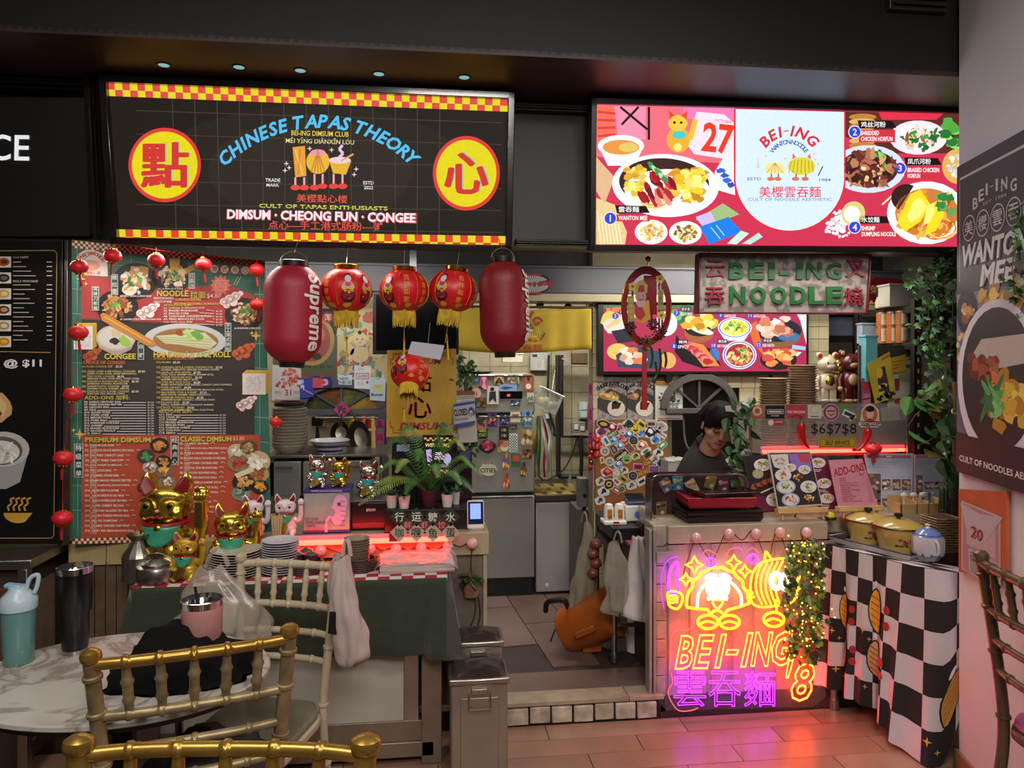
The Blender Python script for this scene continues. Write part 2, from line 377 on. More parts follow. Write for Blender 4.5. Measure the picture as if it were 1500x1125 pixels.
mb=MB(); mb.bx(2.75,2.85,3.26,5.4,.08,2.3); struct(mb.build('wall_kitchen_side',mat('dim_plaster','4a443c',.8),smooth=False)); mb=MB(); mb.bx(-2.9,-2.8,3.26,5.4,.08,2.3); struct(mb.build('wall_left',mat('dim_plaster'),smooth=False))
# pipes and cable trays above the duct
for nm,lb,y0,r_,v_ in(('conduit_pipe','thin dark pipe running along the top of the grey duct beam',2.17,.012,3.9),('cable_tray','pale metal cable tray running above the dark pipe under the kitchen ceiling',2.235,.02,3.95)):
 mb=MB(); mb.rod((-1.1,v_,y0),(2.6,v_,y0+.02),r_)
 if r_>.015:
  for i in range(9):mb.rod((-.9+i*.4,v_,y0),(-.9+i*.4,v_,2.3),.008)
 else:
  for i in range(5):mb.rod((-.7+i*.75,v_,y0),(-.7+i*.75,v_,2.3),.006)
 tag(mb.build(nm,mat('pipe_grey','35322f' if r_<.015 else '6f6a60',.5)),lb,'pipe')
 # bulkhead of the hall ceiling: vertical face and low glossy soffit
mb=MB(); mb.bx(-3.2,3.6,2.667,2.8,2.71,3.3); mb.bx(-3.2,3.6,2.8,3.3,2.9,3.3); struct(mb.build('ceiling_bulkhead',mat('brown_black_paint','14110e',.6,var=.15,scale=2),smooth=False))
mb=MB(); mb.bx(-3.2,3.6,2.667,3.25,2.7,2.72); struct(mb.build('ceiling_soffit',mat('glossy_soffit','3d3032',.42,var=.25,scale=3,bs=8,bump=.12),smooth=False))
mb=MB(); mb.bx(-3.2,3.6,-1.5,2.72,3.24,3.34); struct(mb.build('ceiling',mat('brown_black_paint'),smooth=False))
# fascia board that carries the signs
fm=mat('fascia_black','16130f',.5,var=.2,scale=2)
mb=MB(); mb.bx(-3.2,3.6,3.17,3.25,2.08,2.72); struct(mb.build('wall_fascia',fm,smooth=False))
def moulding(x0,x1,z,h=.05,d=.06,y=3.12):
 mb=MB(); n=4
 for i in range(n):mb.bx(x0,x1,y-d*(1-abs(i-1.5)/3),y+.05,z+h*i/n,z+h*(i+.8)/n)
 return mb
struct(moulding(-3.2,V(756,130,3.05).x,2.655,.055).build('trim_fascia_top_moulding',BLK,bevel=.002))
struct(moulding(V(756,130,3.05).x,3.6,2.66,.035,.03,3.14).build('trim_fascia_top_rail',mat('fascia_grey','3a3531',.5),bevel=.002))
struct(moulding(V(756,365,3.1).x,3.6,2.08,.03,.04,3.13).build('trim_fascia_bottom_rail',BLK,bevel=.002))
mb=MB()
for i,dx in enumerate((-.022,-.011,0,.011,.022)):mb.tube([(dx,-.02-.012*(2-abs(i-2)),0),(dx,-.08-.012*(2-abs(i-2)),.6)],.006,6)
p=V(146,345,3.12); o=mb.build('trim_fluted_pilaster',mat('black_lacquer','1b1510',.22,coat=.6)); struct(o); o.location=(p.x,3.12,p.z)
# grey vent grille high on the bulkhead
p=V(1340,8,2.66)
t=thing('ceiling_vent','dark rectangular vent hood high on the brown bulkhead beside the pillar','vent',(p.x,2.665,p.z-.03))
mb=MB(); mb.bx(-.12,.12,-.03,0,0,.1); mb.build('housing',mat('vent_metal','2c2824',.4),t,bevel=.004)
for i in range(3):mb=MB(); mb.box((0,-.04,.02+.025*i),(.22,.025,.003),(30,0,0)); mb.build('slat',mat('vent_metal'),t)
# small glowing discs added to imitate lamp reflections on the soffit
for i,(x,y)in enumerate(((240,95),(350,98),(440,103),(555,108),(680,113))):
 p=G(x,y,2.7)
 t=thing('reflection_disc','glowing disc added as a lamp reflection on the soffit above the %s'%('character disc of the left sign','start of the arched blue lettering','middle of the arched blue lettering','end of the arched blue lettering','right end of the chequered sign')[i],'lamp',(p.x,p.y,2.699),group='added reflection discs above the dim sum sign')
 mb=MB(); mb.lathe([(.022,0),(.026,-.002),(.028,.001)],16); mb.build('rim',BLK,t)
 mb=MB(); mb.lathe([(.001,-.001),(.02,-.001)],14); mb.build('lens',mat('reflection_glow','a8c4c4',.4,emit=.35),t)
 # right pillar
P0=D(1405,525,2.86); d=(D(905,525,100)-D(905,525,0.001)).normalized(); nr=Vector((d.y,-d.x,0)); P1=P0-d*.5
pm=mat('pillar_paint','cdcccd',.6,var=.04,scale=3,bump=.25,bs=25)
mb=MB(); q=[P0,P1,P1+nr*.5,P0+nr*.5]; mb.flat([(a.x,a.y)for a in q],0,3.3); struct(mb.build('wall_right',pm,smooth=False))
mb=MB(); e=.012; q=[P0+d*e-nr*e,P1-d*e-nr*e,P1+nr*.51-d*e,P0+nr*.51+d*e]; mb.flat([(a.x,a.y)for a in q],0,.085); struct(mb.build('baseboard_right',mat('tan_tile','8c6a4e',.4,var=.15),bevel=.002))
# THE THREE LIT FASCIA SIGNS
def tilt_plane(px,py,v_,k=.13):return Plane(V(px,py,v_),(1,0,0),(0,-k,1))
def strip(p,c4,nx,ny,ca,cb,L=3,rows=None):
 (ax,ay),(bx_,by),(cx,cy),(dx,dy)=c4
 B=lambda u,v:((ax*(1-u)+bx_*u)*(1-v)+(dx*(1-u)+cx*u)*v,(ay*(1-u)+by*u)*(1-v)+(dy*(1-u)+cy*u)*v)
 rows=rows or[j/ny for j in range(ny+1)]
 for i in range(nx):
  for j in range(len(rows)-1):p.poly([B(i/nx,rows[j]),B((i+1)/nx,rows[j]),B((i+1)/nx,rows[j+1]),B(i/nx,rows[j+1])],ca if(i+j)%2==0 else cb,L)
def signbox(t,pl,c4,m,w_=.02,dep=.05,out=.02,gap=0):
 q=[pl.px(*c)for c in c4]
 for i in range(4):
  (x0,z0),(x1,z1)=q[i],q[(i+1)%4]; mb=MB(); L_=math.hypot(x1-x0,z1-z0)+w_*2; mb.box(((x0+x1)/2,dep/2-out,(z0+z1)/2),(L_,dep,w_*2),(0,-math.degrees(math.atan2(z1-z0,x1-x0)),0)); mb.build('frame_bar',m,t,bevel=.003)
 mb=MB(); mb.prism([q[3],q[2],q[1],q[0]],.004,dep); return mb.build('backing',BLK,t)
 # --- dark sign at far left, end of a word
pl=tilt_plane(60,300,3.12); t=board('fascia_sign','plain black fascia sign at far left ending in two big white letters','sign',pl)
q=[pl.px(-260,143),pl.px(127,143),pl.px(131,346),pl.px(-260,346)]
mb=MB(); mb.prism(q[::-1],0,.03); mb.build('panel',mat('matt_black_sheet','14110f',.45,var=.1,scale=3),t)
p=pxprint(pl,-.004); p.text('CE',44,217,38,'f4f4f4',a=-1,al='r',bold=.01); p.build('lettering',ink('backlit_letters',emit=.9),t,False)
# --- yellow and red sign
pl=tilt_plane(174,347,3.10); t=board('light_box_sign','black backlit sign with red and yellow chequered edges and arched blue lettering','sign',pl)
c4=[(157,121),(744,146),(741,361),(173,348)]
fr=mat('black_lacquer'); signbox(t,pl,[(154,117),(748,142),(744,365),(171,353)],fr,.014,.07,.035)
p=pxprint(pl,-.004); p.poly([c4[3],c4[2],c4[1],c4[0]],'241d18',1)
p.ell(455,250,230,95,'2b241e',1.5,40); p.ell(455,250,150,75,'332b24',1.8,40)  # uneven backlight put into the colour: lighter ovals in the middle
for i in range(13):x=253+32.6*i; p.line([(x,142+.04*(x-160)),(x+6-i*.6,350)],1.2,'4d443a',2)
for i in range(7):y=122+34.3*i; p.line([(200,y+6),(735,y+26-i*2.2)],1.1,'4a4138',2)if 0<i<7 else None
strip(p,[(157.5,122),(743.5,147),(743,164),(159,141)],53,2,'e8524a','f0e02c',3)
strip(p,[(173,336),(741,346),(741,359),(174,350)],51,2,'f0dc2c','e8482f',3,[0,.78,1])
for cx,cy,ch,h_ in((242,242,'點',66),(683,254,'心',60)):
 rx=53 if ch=='點' else 49
 p.ell(cx,cy,rx,54.5,'e8423c',4,48); p.ell(cx,cy,rx-5,49,'f0e01c',5,48)
 [p.text(ch,cx+dx,cy-1,h_,'8ed8a8',6,w_=h_*1.02)for dx in(1,3,4)]; [p.text(ch,cx+dx,cy+dy,h_,'dc3a34',7+dx*.1,w_=h_*1.02)for dx,dy in((-2,0),(-.7,.7),(.7,-.7),(2,0))]
p.arc('CHINESE TAPAS THEORY',467,377,200,-45.5,46,19,'59c8fa',6,.03,.2,.98,199)
p.text('BEI-ING DIMSUM CLUB',469,196,7.5,'f0d24a',a=-1.6,w_=84); p.text('MĒI YĪNG DIĀNXĪN LÓU',469,206.5,8.5,'f0e098',a=-1.6,w_=100)
# snack drawings: spring roll, bun and steaming bowl, each on small red feet
p.poly([(429,216),(447,214),(449,258),(433,260)],'f2a83c',6); p.line([(433,220),(444,256)],2,'f6d26a',7); p.line([(440,218),(437,256)],2,'e8842c',7)
p.ell(466,237,17,18,'f0c040',6); [p.line([(466,220),(466+i*5,253)],1.5,'d88028',7)for i in(-2,-1,0,1,2)]; p.ell(466,224,11,5,'f6a0b0',7)
p.poly([(482,234),(515,236),(507,256),(488,254)],'f0b838',6); p.ell(498,235,16,5,'f8d8e0',7); p.line([(496,232),(503,225),(497,219),(502,213)],4,'f0c8e8',7); p.line([(500,236),(518,226)],2.5,'f0b060',8)
for x in(433,446,461,473,489,502):p.ell(x,275-(x>470)*2,7,4,'f04a40',7); p.line([(x,260-(x>455)*5),(x,273)],3,'f4a8b8',6)
for x,y in((420,240),(424,246),(454,218),(486,220),(522,248),(519,256),(418,250)):p.star(x,y,4,'fbe0e8',7)
p.text('TRADE',400,264,5,'f0f0f0',a=-1); p.text('MARK',400,271,5,'f0f0f0',a=-1); p.text('ESTD',540,268,5,'f0f0f0',a=-1); p.text('2022',540,275,5,'f0f0f0',a=-1)
p.text('美櫻點心楼',472,291,12,'f06048',a=-1.3,w_=74); p.text('CULT OF TAPAS ENTHUSIASTS',474,303.5,5.8,'e8e05a',a=-1.3,w_=188,bold=.02)
p.text('DIMSUM · CHEONG FUN · CONGEE',471.5,317,15.5,'e85a68',5,a=-1.2,w_=278,bold=.07); p.text('DIMSUM · CHEONG FUN · CONGEE',471,316.5,14,'fff4f6',6,a=-1.2,w_=275,bold=.03)
p.text('点心—手工港式肠粉—粥',477,331,13,'f0584c',a=-1.1,w_=167,bold=.02)
p.build('backlit_print',GLOW,t,False)
# --- noodle sign
pl=tilt_plane(870,358,3.10); t=board('light_box_sign','bright backlit pink food photo sign with a pale shield in its middle','sign',pl)
signbox(t,pl,[(868,149),(1440,164),(1440,366),(866,364)],BLK,.012,.07,.03)
p=pxprint(pl,-.004); p.poly([(870,358.5),(1430,361.5),(1430,168),(874,153)],'c83250',1)
p.poly([(873,230),(874,153),(1076,158),(1076,240)],'e46a78',2); p.poly([(900,156),(945,157),(945,205),(905,205)],'f08aa8',2.2); p.poly([(1000,158),(1076,159),(1076,176),(1000,174)],'e878b0',2.2)
p.line([(908,157),(948,190)],3.5,'2a1418',3); p.line([(935,157),(910,183)],3.5,'2a1418',3); p.line([(950,157),(950,205)],3.5,'2a1418',3)
for i in range(9):p.line([(875,158+6*i),(898+3*(i%2),162+5*i)],4,('f06a3c','d8402c')[i%2],3)
p.poly([(873,358),(873,290),(900,300),(918,340),(915,358)],'e0c48c',3); [p.line([(875+5*i,310+3*i),(880+5*i,358)],1.6,'f4e6c0',4)for i in range(7)]
p.poly([(873,230),(900,260),(885,300),(873,280)],'d8b088',3)
p.poly([(876,214),(942,214),(930,243),(890,243)],'f4ece8',4); p.ell(909,214,34,16,'fbf6f2',5); p.ell(909,216,27,11,'e09040',6); p.ell(920,216,14,7,'d8c060',7)
p.poly([(1020,164),(1060,168),(1074,180),(1074,235),(1016,226),(1004,210)],'f0d8ee',4); p.text('27',1051,203,44,'e83a20',6,a=-6,w_=46,bold=.03); p.text('OCTOBER',1059,178,4,'e05050',6,a=-8)
p.poly([(1046,252),(1062,226),(1074,232),(1076,286),(1048,278)],'dce8fa',5); [p.blob(1055+s_*5,250+s_*7,6,4,'3a58c8',6)for s_ in range(4)]
# gold beckoning cat in the picture
p.ell(993,205,17,19,'e8a82c',6); p.ell(992,181,14,12,'f0c040',7); p.poly([(980,176),(979,162),(988,170)],'e04828',7); p.poly([(997,170),(1006,162),(1005,176)],'e04828',7); p.line([(1010,205),(1018,175)],8,'f0b838',7); p.ell(994,198,10,6,'4cc0c0',8); p.ell(987,180,2,2,'402010',9); p.ell(997,180,2,2,'402010',9); p.ell(992,216,6,6,'f8e080',8)
p.ell(974,272,78,46,'f4f4fb',8,40,a=3); p.ell(972,268,66,36,'3a2420',9,40,a=3); p.ell(976,278,62,30,'f0ece6',10,40)
for i in range(34):p.blob(p.rnd.uniform(916,942),p.rnd.uniform(242,287),6,4.5,('f0cc48','f8e07c','e0a830')[i%3],11+i*.1)
for i in range(60):p.blob(p.rnd.uniform(984,1029),p.rnd.uniform(247,294),7.5,5.5,('f4d848','f0c030','fbe880','d89828')[i%4],11+i*.045,7,.45)
p.noodles(955,295,26,12,('f4e27c','d89a38','fbf0a8'),12,24,1.6)
for i in range(34):p.blob(p.rnd.uniform(938,984),p.rnd.uniform(256,300),10,4,('a81f28','c83436','7c1420','e08878')[i%4],14+i*.045,8,.3,60)
for i in range(5):p.blob(953+i*5,243+i*5,7,4,('2c8a50','b8e0a0')[i%2],16+i*.1,8,.3,40)
p.dish(953,340,24,18,'f8f0ea',food=('f0c868','f8e0a0','d89848'),L=11,green=False); p.dish(1003,341,24,17,'f8f0ea',food=('c8a040','f0e8a0','8c6828'),L=11,green=False)
p.poly([(1018,322),(1058,298),(1082,314),(1040,330)],'9ab878',9); p.poly([(1018,318),(1040,310),(1050,330),(1028,332)],'c8b8ee',9.5); p.poly([(1024,332),(1066,318),(1086,340),(1038,358)],'1f7ae0',10)
p.line([(1040,333),(1054,350)],1.5,'a0d8ff',11); p.line([(1048,330),(1060,345)],1.5,'a0d8ff',11); p.poly([(1064,357),(1084,338),(1096,342),(1078,358)],'c8e8d8',11); p.poly([(1086,357),(1110,341),(1116,347),(1098,358)],'b8dcd0',11)
def plate_label(p,n,cx,cy,cn,ca,en,w_,wc):
 p.ell(cx,cy,9.5,9.5,'f4d8f4',17,24); p.ell(cx,cy,8.3,8.3,'2348c8',18,24); p.text(n,cx,cy,10,'f8d0f0',19)
 x=ca[0]; p.poly([(x-wc/2-5,ca[1]-6),(x+wc/2+10,ca[1]-5),(x+wc/2+16,ca[1]+5),(x-wc/2-2,ca[1]+6)],'1c1214',17); p.text(cn,x,ca[1],8.5,'f8f8f8',19,w_=wc,bold=.02)
 for i,l in enumerate(en):
  y=ca[1]+12.5+i*8.5; ww=w_*len(l)/max(len(q_)for q_ in en); x0=ca[0]-wc/2
  p.rect(x0-3,y-5,x0+w_+4,y+5,'c83040',16.8); p.text(l,x0+ww/2,y,6.5,'fdf0f0',19,w_=ww,bold=.02)
plate_label(p,'1',893,320,'雲吞麵',(920,307),['WANTON MEE'],42,30)
# shield
q=[(1076,160.5),(1234,165),(1234,262)]+[(1155+79.5*math.cos(R(a)),259+79*math.sin(R(a)))for a in range(0,181,8)]
p.poly([(x+(x-1155)*.03,y+(2 if y>200 else 0))for x,y in q][::-1],'e02c30',20); p.poly(q[::-1],'cfe2fb',21)
p.arc('BEI-ING',1154,241,48.5,-56,56,15.5,'d03038',22,.03,.15,1.05); p.arc('WANTON NOODLE',1154,238,29.5,-60,60,6.5,'2a4a9c',22,.02)
p.ell(1133,249,15,11,'e8d890',23,a0=180); p.poly([(1117,249),(1149,249),(1145,255),(1122,255)],'e8d890',23); [p.line([(1133,239),(1121+i*6,254)],.9,'b09848',24)for i in range(5)]
p.ell(1172,244,20,13,'d8c838',23); [p.line([(1172-15+i*5,234+abs(i-3)),(1170-17+i*6,254)],.9,'98881c',24)for i in range(7)]; p.poly([(1158,234),(1159,225),(1164,231)],'d87050',24); p.poly([(1180,231),(1184,225),(1186,234)],'d87050',24)
for x in(1128,1138,1164,1178):p.line([(x,255),(x,261)],1.5,'202020',24); p.ell(x-1,262.5,5.5,3,'d07050',25)
for x,y in((1120,229),(1148,233),(1192,234),(1190,226),(1196,241)):p.star(x,y,3,'d8c050',24)
p.poly([(1106,247),(1108,230),(1111,246)],'c8c8c8',24); p.line([(1196,258),(1203,244)],1.6,'303840',24)
p.text('ESTD',1103,262.5,4.5,'586a90',23,w_=20); p.text('1984',1206,264,4.5,'586a90',23,w_=17)
p.text('美櫻雲吞麵',1155,281.5,16.5,'d83a40',23,w_=90,bold=.015); p.text('CULT OF NOODLE AESTHETIC',1155,292.5,4.6,'7890b0',23,w_=122)
# right part
p.poly([(1235,200),(1236,164),(1430,168),(1430,225),(1300,225)],'5a2c24',12); [p.ell(1262,172+i*7,20,5,('b87c38','d8a860')[i%2],13+i*.1)for i in range(7)]; p.poly([(1285,165),(1380,167),(1370,176),(1290,176)],'d83048',13)
p.dish(1343,202,42,25,'f0dce8',food=('f0e6dc','b05828','e8a868','f8f0e8','2c7038'),L=14,n=34)
for i in range(10):p.blob(p.rnd.uniform(1378,1402),p.rnd.uniform(175,212),9,7,('58b048','88d068','2c6a30')[i%3],14+i*.1)
p.dish(1402,244,24,26,'d8a858',food=('f4f2ee','dcd8e0'),L=13,n=18,green=False)
p.dish(1270,248,54,35,'cdd8f2','4a2420',('8c4a3c','6a3028','b06a50','c89060','3c1c18'),34,15,False,.68); p.noodles(1250,262,18,10,('d8a870','8c5430'),19,10,1.6)
for i in range(14):p.blob(p.rnd.uniform(1258,1290),p.rnd.uniform(240,268),3.4,3,('e8b878','f4dcb0')[i%2],21+i*.1)
for i in range(6):p.blob(1288+i*2.4,228+i*4,10,5,('2f7a40','9cc860')[i%2],21+i*.1,8,.3,55)
for i in range(60):
 a,q_=p.rnd.uniform(0,6.28),p.rnd.uniform(0,1)**.6; p.blob(1226+24*q_*math.cos(a),328+22*q_*math.sin(a),4*(1.2-q_)+1,3*(1.2-q_)+1,'ece6f0',14+i*.02,6)
p.ell(1248,313,17,18,'d8c878',17,a=30); p.ell(1246,314,12,12,'eceaf0',18); p.line([(1290,300),(1318,275)],2.5,'f0e0b0',17)
p.dish(1355,312,58,46,'f2eee8','c8783c',('e08828','b85418','f0b050'),20,17,False,.7); p.ell(1325,290,22,20,'34201a',20,a0=120,a1=300)
p.noodles(1372,335,30,18,('e89038','c86020','f8c878'),21,26,1.8)
for c_ in([(1312,325),(1330,285),(1345,278),(1360,300),(1345,325),(1322,340)],[(1352,345),(1362,298),(1376,292),(1380,315),(1368,338)]):p.poly(c_,'f0d424',26); p.poly([((x-1340)*.6+1342,(y-312)*.6+310)for x,y in c_],'fbf07c',27)
for i in range(8):p.blob(p.rnd.uniform(1372,1396),p.rnd.uniform(288,312),7,6,('2f7a40','78b060')[i%2],27+i*.1)
plate_label(p,'2',1250,194,'鸡丝河粉',(1277,183),['SHREDDED','CHICKEN HORFUN'],46,36)
plate_label(p,'3',1316,247,'凤爪河粉',(1344,237),['BRAISED CHICKEN','HORFUN'],46,34)
plate_label(p,'4',1250,333,'水饺麵',(1273,322),['SHRIMP','DUMPLING NOODLE'],50,26)
p.build('backlit_print',GLOW2,t,False)
# MENU BOARDS OF THE LEFT STALL
# --- neighbour's black menu
pl=Plane(V(96,797,3.15)); t=board('menu_board','tall black menu board with gold border line at far left edge','menu',pl)
q=[pl.px(-200,797),pl.px(93,797),pl.px(97,353),pl.px(-200,353)]
mb=MB(); mb.prism(q,0,.03); mb.build('panel',mat('satin_black','15120f',.3,var=.1,scale=3),t)
mb=MB(); a,b=pl.px(96,797),pl.px(100,353); mb.box(((a[0]+b[0])/2+.002,-.003,(a[1]+b[1])/2),(.014,.04,b[1]-a[1]),(0,.5,0)); mb.build('metal_edge',mat('dull_aluminium','6f6862',.35,.9),t,bevel=.002)
mb=MB(); mb.box(((a[0]+b[0])/2-.014,-.003,(a[1]+b[1])/2),(.01,.045,b[1]-a[1]),(0,.5,0)); mb.build('black_edge',BLK,t,bevel=.002)
p=pxprint(pl,-.003); p.line([(-60,368),(80,367),(84,371),(79.5,784),(76,788),(-60,788)],1.3,'a8895a',2)
hd=[('A LA CARTE',377),('RICE & VEGETABLES',412)]
for tx,y in hd:p.text(tx,20,y,3,'c8c0b0',al='l')
for i in range(6):
 y=384+23.3*i; p.rect(-8,y-8,17,y+8,'e4e0d8',2); p.ell(6,y,9,6,('a8582c','30261e','d8b050','6a4028','b89868','d88c28')[i],3); p.ell(7,y,5,3,('5c3018','786858','f0e0a0','c8a070','e8dcc0','f0c040')[i],4)
for i in range(18):
 y=384+6.7*i
 if abs(y-412)<5:continue
 p.line([(20,y),(32+(i*7)%22,y)],1.3,'b8b0a4',2); p.line([(69,y),(77,y)],1.4,'c8c0b4',2)
p.line([(-20,514.5),(75,516.5)],1.4,'a8824c',2); p.text('@ $11',34,533,14,'f2eee6',w_=56,bold=.03)
p.blob(0,597,18,22,'cfa468',2,14,.1); p.blob(-2,598,12,15,'e8cf98',3,14,.15); p.blob(-3,606,6,8,'8c5a2c',4)
p.poly([(-30,660),(43,660),(30,706),(10,716),(-30,716)],'a8a6a4',2); p.ell(5,658,39,26,'c8c4c0',3); p.ell(2,660,32,21,'6a6460',4); p.ell(2,662,28,17,'e8e4dc',5)
for i in range(26):p.blob(2+p.rnd.uniform(-24,24),662+p.rnd.uniform(-13,13),6,2,('f8f6f0','d0ccc4')[i%2],6+i*.02,6,.3,p.rnd.uniform(0,180))
p.ell(12,664,3,2,'98b040',7)
p.ell(27,751,21,15,'d8a440',2,a0=0,a1=180); p.ell(38,751.5,10,12,'15120f',2.5,a0=0,a1=90)
for k in range(4):p.line([(14+k*8,748),(12+k*8,742),(18+k*8,737),(16+k*8,731),(22+k*8,729)],2.6,'d8a440',3)
p.build('printed_artwork',INKG,t,False)
# --- big dim sum menu
A_,B_=D(105,525,2.945),D(392,525,3.227); pl=Plane((A_.x,A_.y,.86),(B_.x-A_.x,B_.y-A_.y,0))
t=board('menu_board','tall green, red and black dim sum menu board behind the lucky cats','menu',pl)
mb=MB(); mb.prism([pl.px(*c)for c in((105,798),(398,789),(388,382),(284,371),(105,351))],.001,.02); mb.build('panel',mat('menu_backing','2c5a4c',.4),t)
p=pxprint(pl); W_='f3ead8'
strip(p,[(105.5,352),(285,371),(284,380),(105.5,363)],45,3,'7c1c1c','e8dcb8',3); strip(p,[(285,371),(387,382.5),(387,391),(284,380)],26,3,'5c2418','a88c58',3); strip(p,[(106,789),(397,781),(397,789),(106,797)],70,2,'8c2020','e4d4ac',3)
p.poly([(105.5,789),(106,362),(284,380),(387,391),(397,781)],'2f6a58',1)
for x in(113,192,218,380,250,150):p.line([(x,362+(x-105)*.1),(x+1,480 if 120<x<370 else 785)],.9,'7ca494',1.5)
for y in range(385,780,36):p.line([(106,y+2),(120,y+3)],.9,'7ca494',1.5); p.line([(373,y+10),(394,y+11)],.9,'8cb0a0',1.5)
p.line([(160,388),(384,402)],.9,'7ca494',1.5)
p.poly([(109,402),(110,382),(115,372),(125,366),(138,366),(150,371),(157,382),(158,405)],'ecdcd0',3); p.arc('CHINESE TAPAS THEORY',133,391,20,-62,70,5,'b83a34',4,.02); p.ell(133,389,14,8,'e8a88c',4); p.text('美櫻點心楼',134,400,5,'b83a34',4.5)
p.poly([(120,404),(160,406),(166,440),(230,424),(330,416),(372,432),(373,478),(230,474),(166,468),(119,467)],'b23a3a',2)
p.poly([(120,468),(373,478),(373,640),(120,637)],'352d28',2); p.poly([(120,637),(381,637),(382,783),(119,788)],'bb4a2e',2.5)
def plate(cx,cy,r,rim,food,n=26,gr=True,fs=.2,sp=.6):p.dish(cx,cy,r,r*.82,rim,None,food,n,4,gr,sp,None,fs)
plate(198,412,33,'1f1c1c',('e8c890','c09058','ece8e0')); p.ell(190,424,11,9,'e8e4d8',10); p.ell(205,411,10,8,'e8e4d8',10); p.poly([(192,390),(206,391),(203,410),(190,408)],'c0a050',9); p.poly([(206,389),(218,392),(216,412),(204,410)],'b08840',9)
plate(252,404,30,'221f1e',('e8dca0','c8b060','e0d8c8','8c7058')); p.poly([(248,379),(264,378),(262,400),(250,402)],'d8b454',10); p.poly([(266,396),(283,387),(286,394),(268,405)],'c89838',10)
plate(172,450,31,'1d1a1a',('b87840','8c4c20','d8a870')); p.poly([(150,446),(170,432),(180,450),(160,462)],'c08c50',10); [p.line([(153+i*5,446-i*2),(160+i*5,460-i*2)],1,'6a3c18',11)for i in range(4)]
plate(358,460,29,'1e1b1b',('d8b078','a87040','6a4028','ece0c8'),30)
def vt(s_,x,y0,y1,w_=9,c='24584a'):
 n=len(s_); p.rect(x-w_/2,y0,x+w_/2,y1,'e8e8e0',12); p.rect(x-w_/2+.8,y0+.8,x+w_/2-.8,y1-.8,c,13)
 for i,ch in enumerate(s_):p.text(ch,x,y0+(y1-y0)*(i+.5)/n,min(w_*.7,(y1-y0)/n*.82),'f4f4ec',14,bold=.01)
vt('鸡排刀削麵',140,420,455,10); vt('辣拉面',168,402,432,10); vt('拉面汤',281,400,423,9); vt('手工港式肠粉',334,473,515,9); vt('白粥',206.5,501,527,9); vt('特级菜单',115.5,650,699,13,'16302a'); vt('经典点心',256,639,681,11,'20282a')
for i,ch in enumerate('港式点心'):p.ell(314+i*15,394+i*.7,7,7,'a02c28',5); p.ell(314+i*15,394+i*.7,5.8,5.8,'e8dcc0',6); p.text(ch,314+i*15,394+i*.7,8,'7c1c1c',7)
p.star(323,418,16,'e8745c',5,12,.7); p.text('麵',323,418,16,'f8f0e8',6,bold=.03); p.text('麵',323,418,15,'c83c34',6.5,bold=-.005)
for a in(342,346):p.line([(a,418),(a+7,405)],1,'c8b870',5)
def cloud(x,y,s_,c='f2ece6',o='c8403c'):
 for dx,dy,r_ in((-12,4,7),(-4,0,8),(5,-4,8),(12,-8,5),(2,5,7),(-8,9,6)):p.ell(x+dx*s_,y+dy*s_,r_*s_,r_*s_*.9,o,8); p.ell(x+dx*s_,y+dy*s_,r_*s_-.8,r_*s_*.9-.8,c,9)
 for dx,dy,r_ in((-12,4,3.6),(-3,0,4),(6,-4,4),(-6,9,3)):p.ell(x+dx*s_,y+dy*s_,r_*s_,r_*s_,o,10,12); p.ell(x+dx*s_,y+dy*s_,r_*s_-.8,r_*s_-.8,c,11,12)
cloud(218,455,1); cloud(340,438,1); cloud(362,590,.9); cloud(136,519,.8,'c8603c','9c3c24'); cloud(358,514,1,'d0683c','9c4424')
def goldt(s_,x,y,h_,w_,al='l',c='d9c548'):p.text(s_,x+.8,y+.8,h_,'4c4418',14,w_=w_,al=al,bold=.03); p.text(s_,x,y,h_,c,15,w_=w_,al=al,bold=.03)
goldt('NOODLE',230,430,9,46); goldt('拉面',279,432,10,22); p.text('$4.80',303,434,7.5,'f2b8b0',15,w_=20,al='l')
sm=lambda s_,x,y,w_,c='efe4d4',h_=3.4:p.text(s_,x,y,h_,c,15,w_=w_,al='l',bold=.02)
sm('A2. LA MIAN SOUP 拉面汤',232,423,36,h_=3); sm('A1. SPICY BEAN LA MIAN $5.80',176,434,46,h_=3.2); sm('CHOICE OF NOODLE:',225,437,30); sm('LA MIAN/DAO XIAO MIAN',257,439,38,'e8c04c'); sm('CHOICE OF BASE:',225,442,27); sm('SPICY BEAN SAUCE/GARLIC OIL/MALA/SOUP',255,445,68,'e8c04c')
goldt('ADD-ONS 加料:',240,447,4.5,42)
for i,s_ in enumerate(('A4. CHINESE DUMPLINGS 水饺','A5. BRAISED MUSHROOM','A7. MINCED PORK','A8. TAIWANESE CHICKEN CUTLET','A9. FRIED BEANCURD STICK','A10. FRIED EGG 煎蛋')):y=451+i*4.1; sm(s_,239.5,y,min(72,2.5*len(s_)),h_=3); p.line([(239+2.5*len(s_)+3,y+3),(314,y+4.5)],.7,'efe4d4',15); p.text('$1.50',321,y+5,2.8,'efe4d4',15,w_=9)
sm('A3. CHICKEN CUTLET DAO XIAO MIAN $7.80',176,468,60,h_=3); sm('A6. MUSHROOM LA MIAN $5.80',343,481,38,h_=3.2)
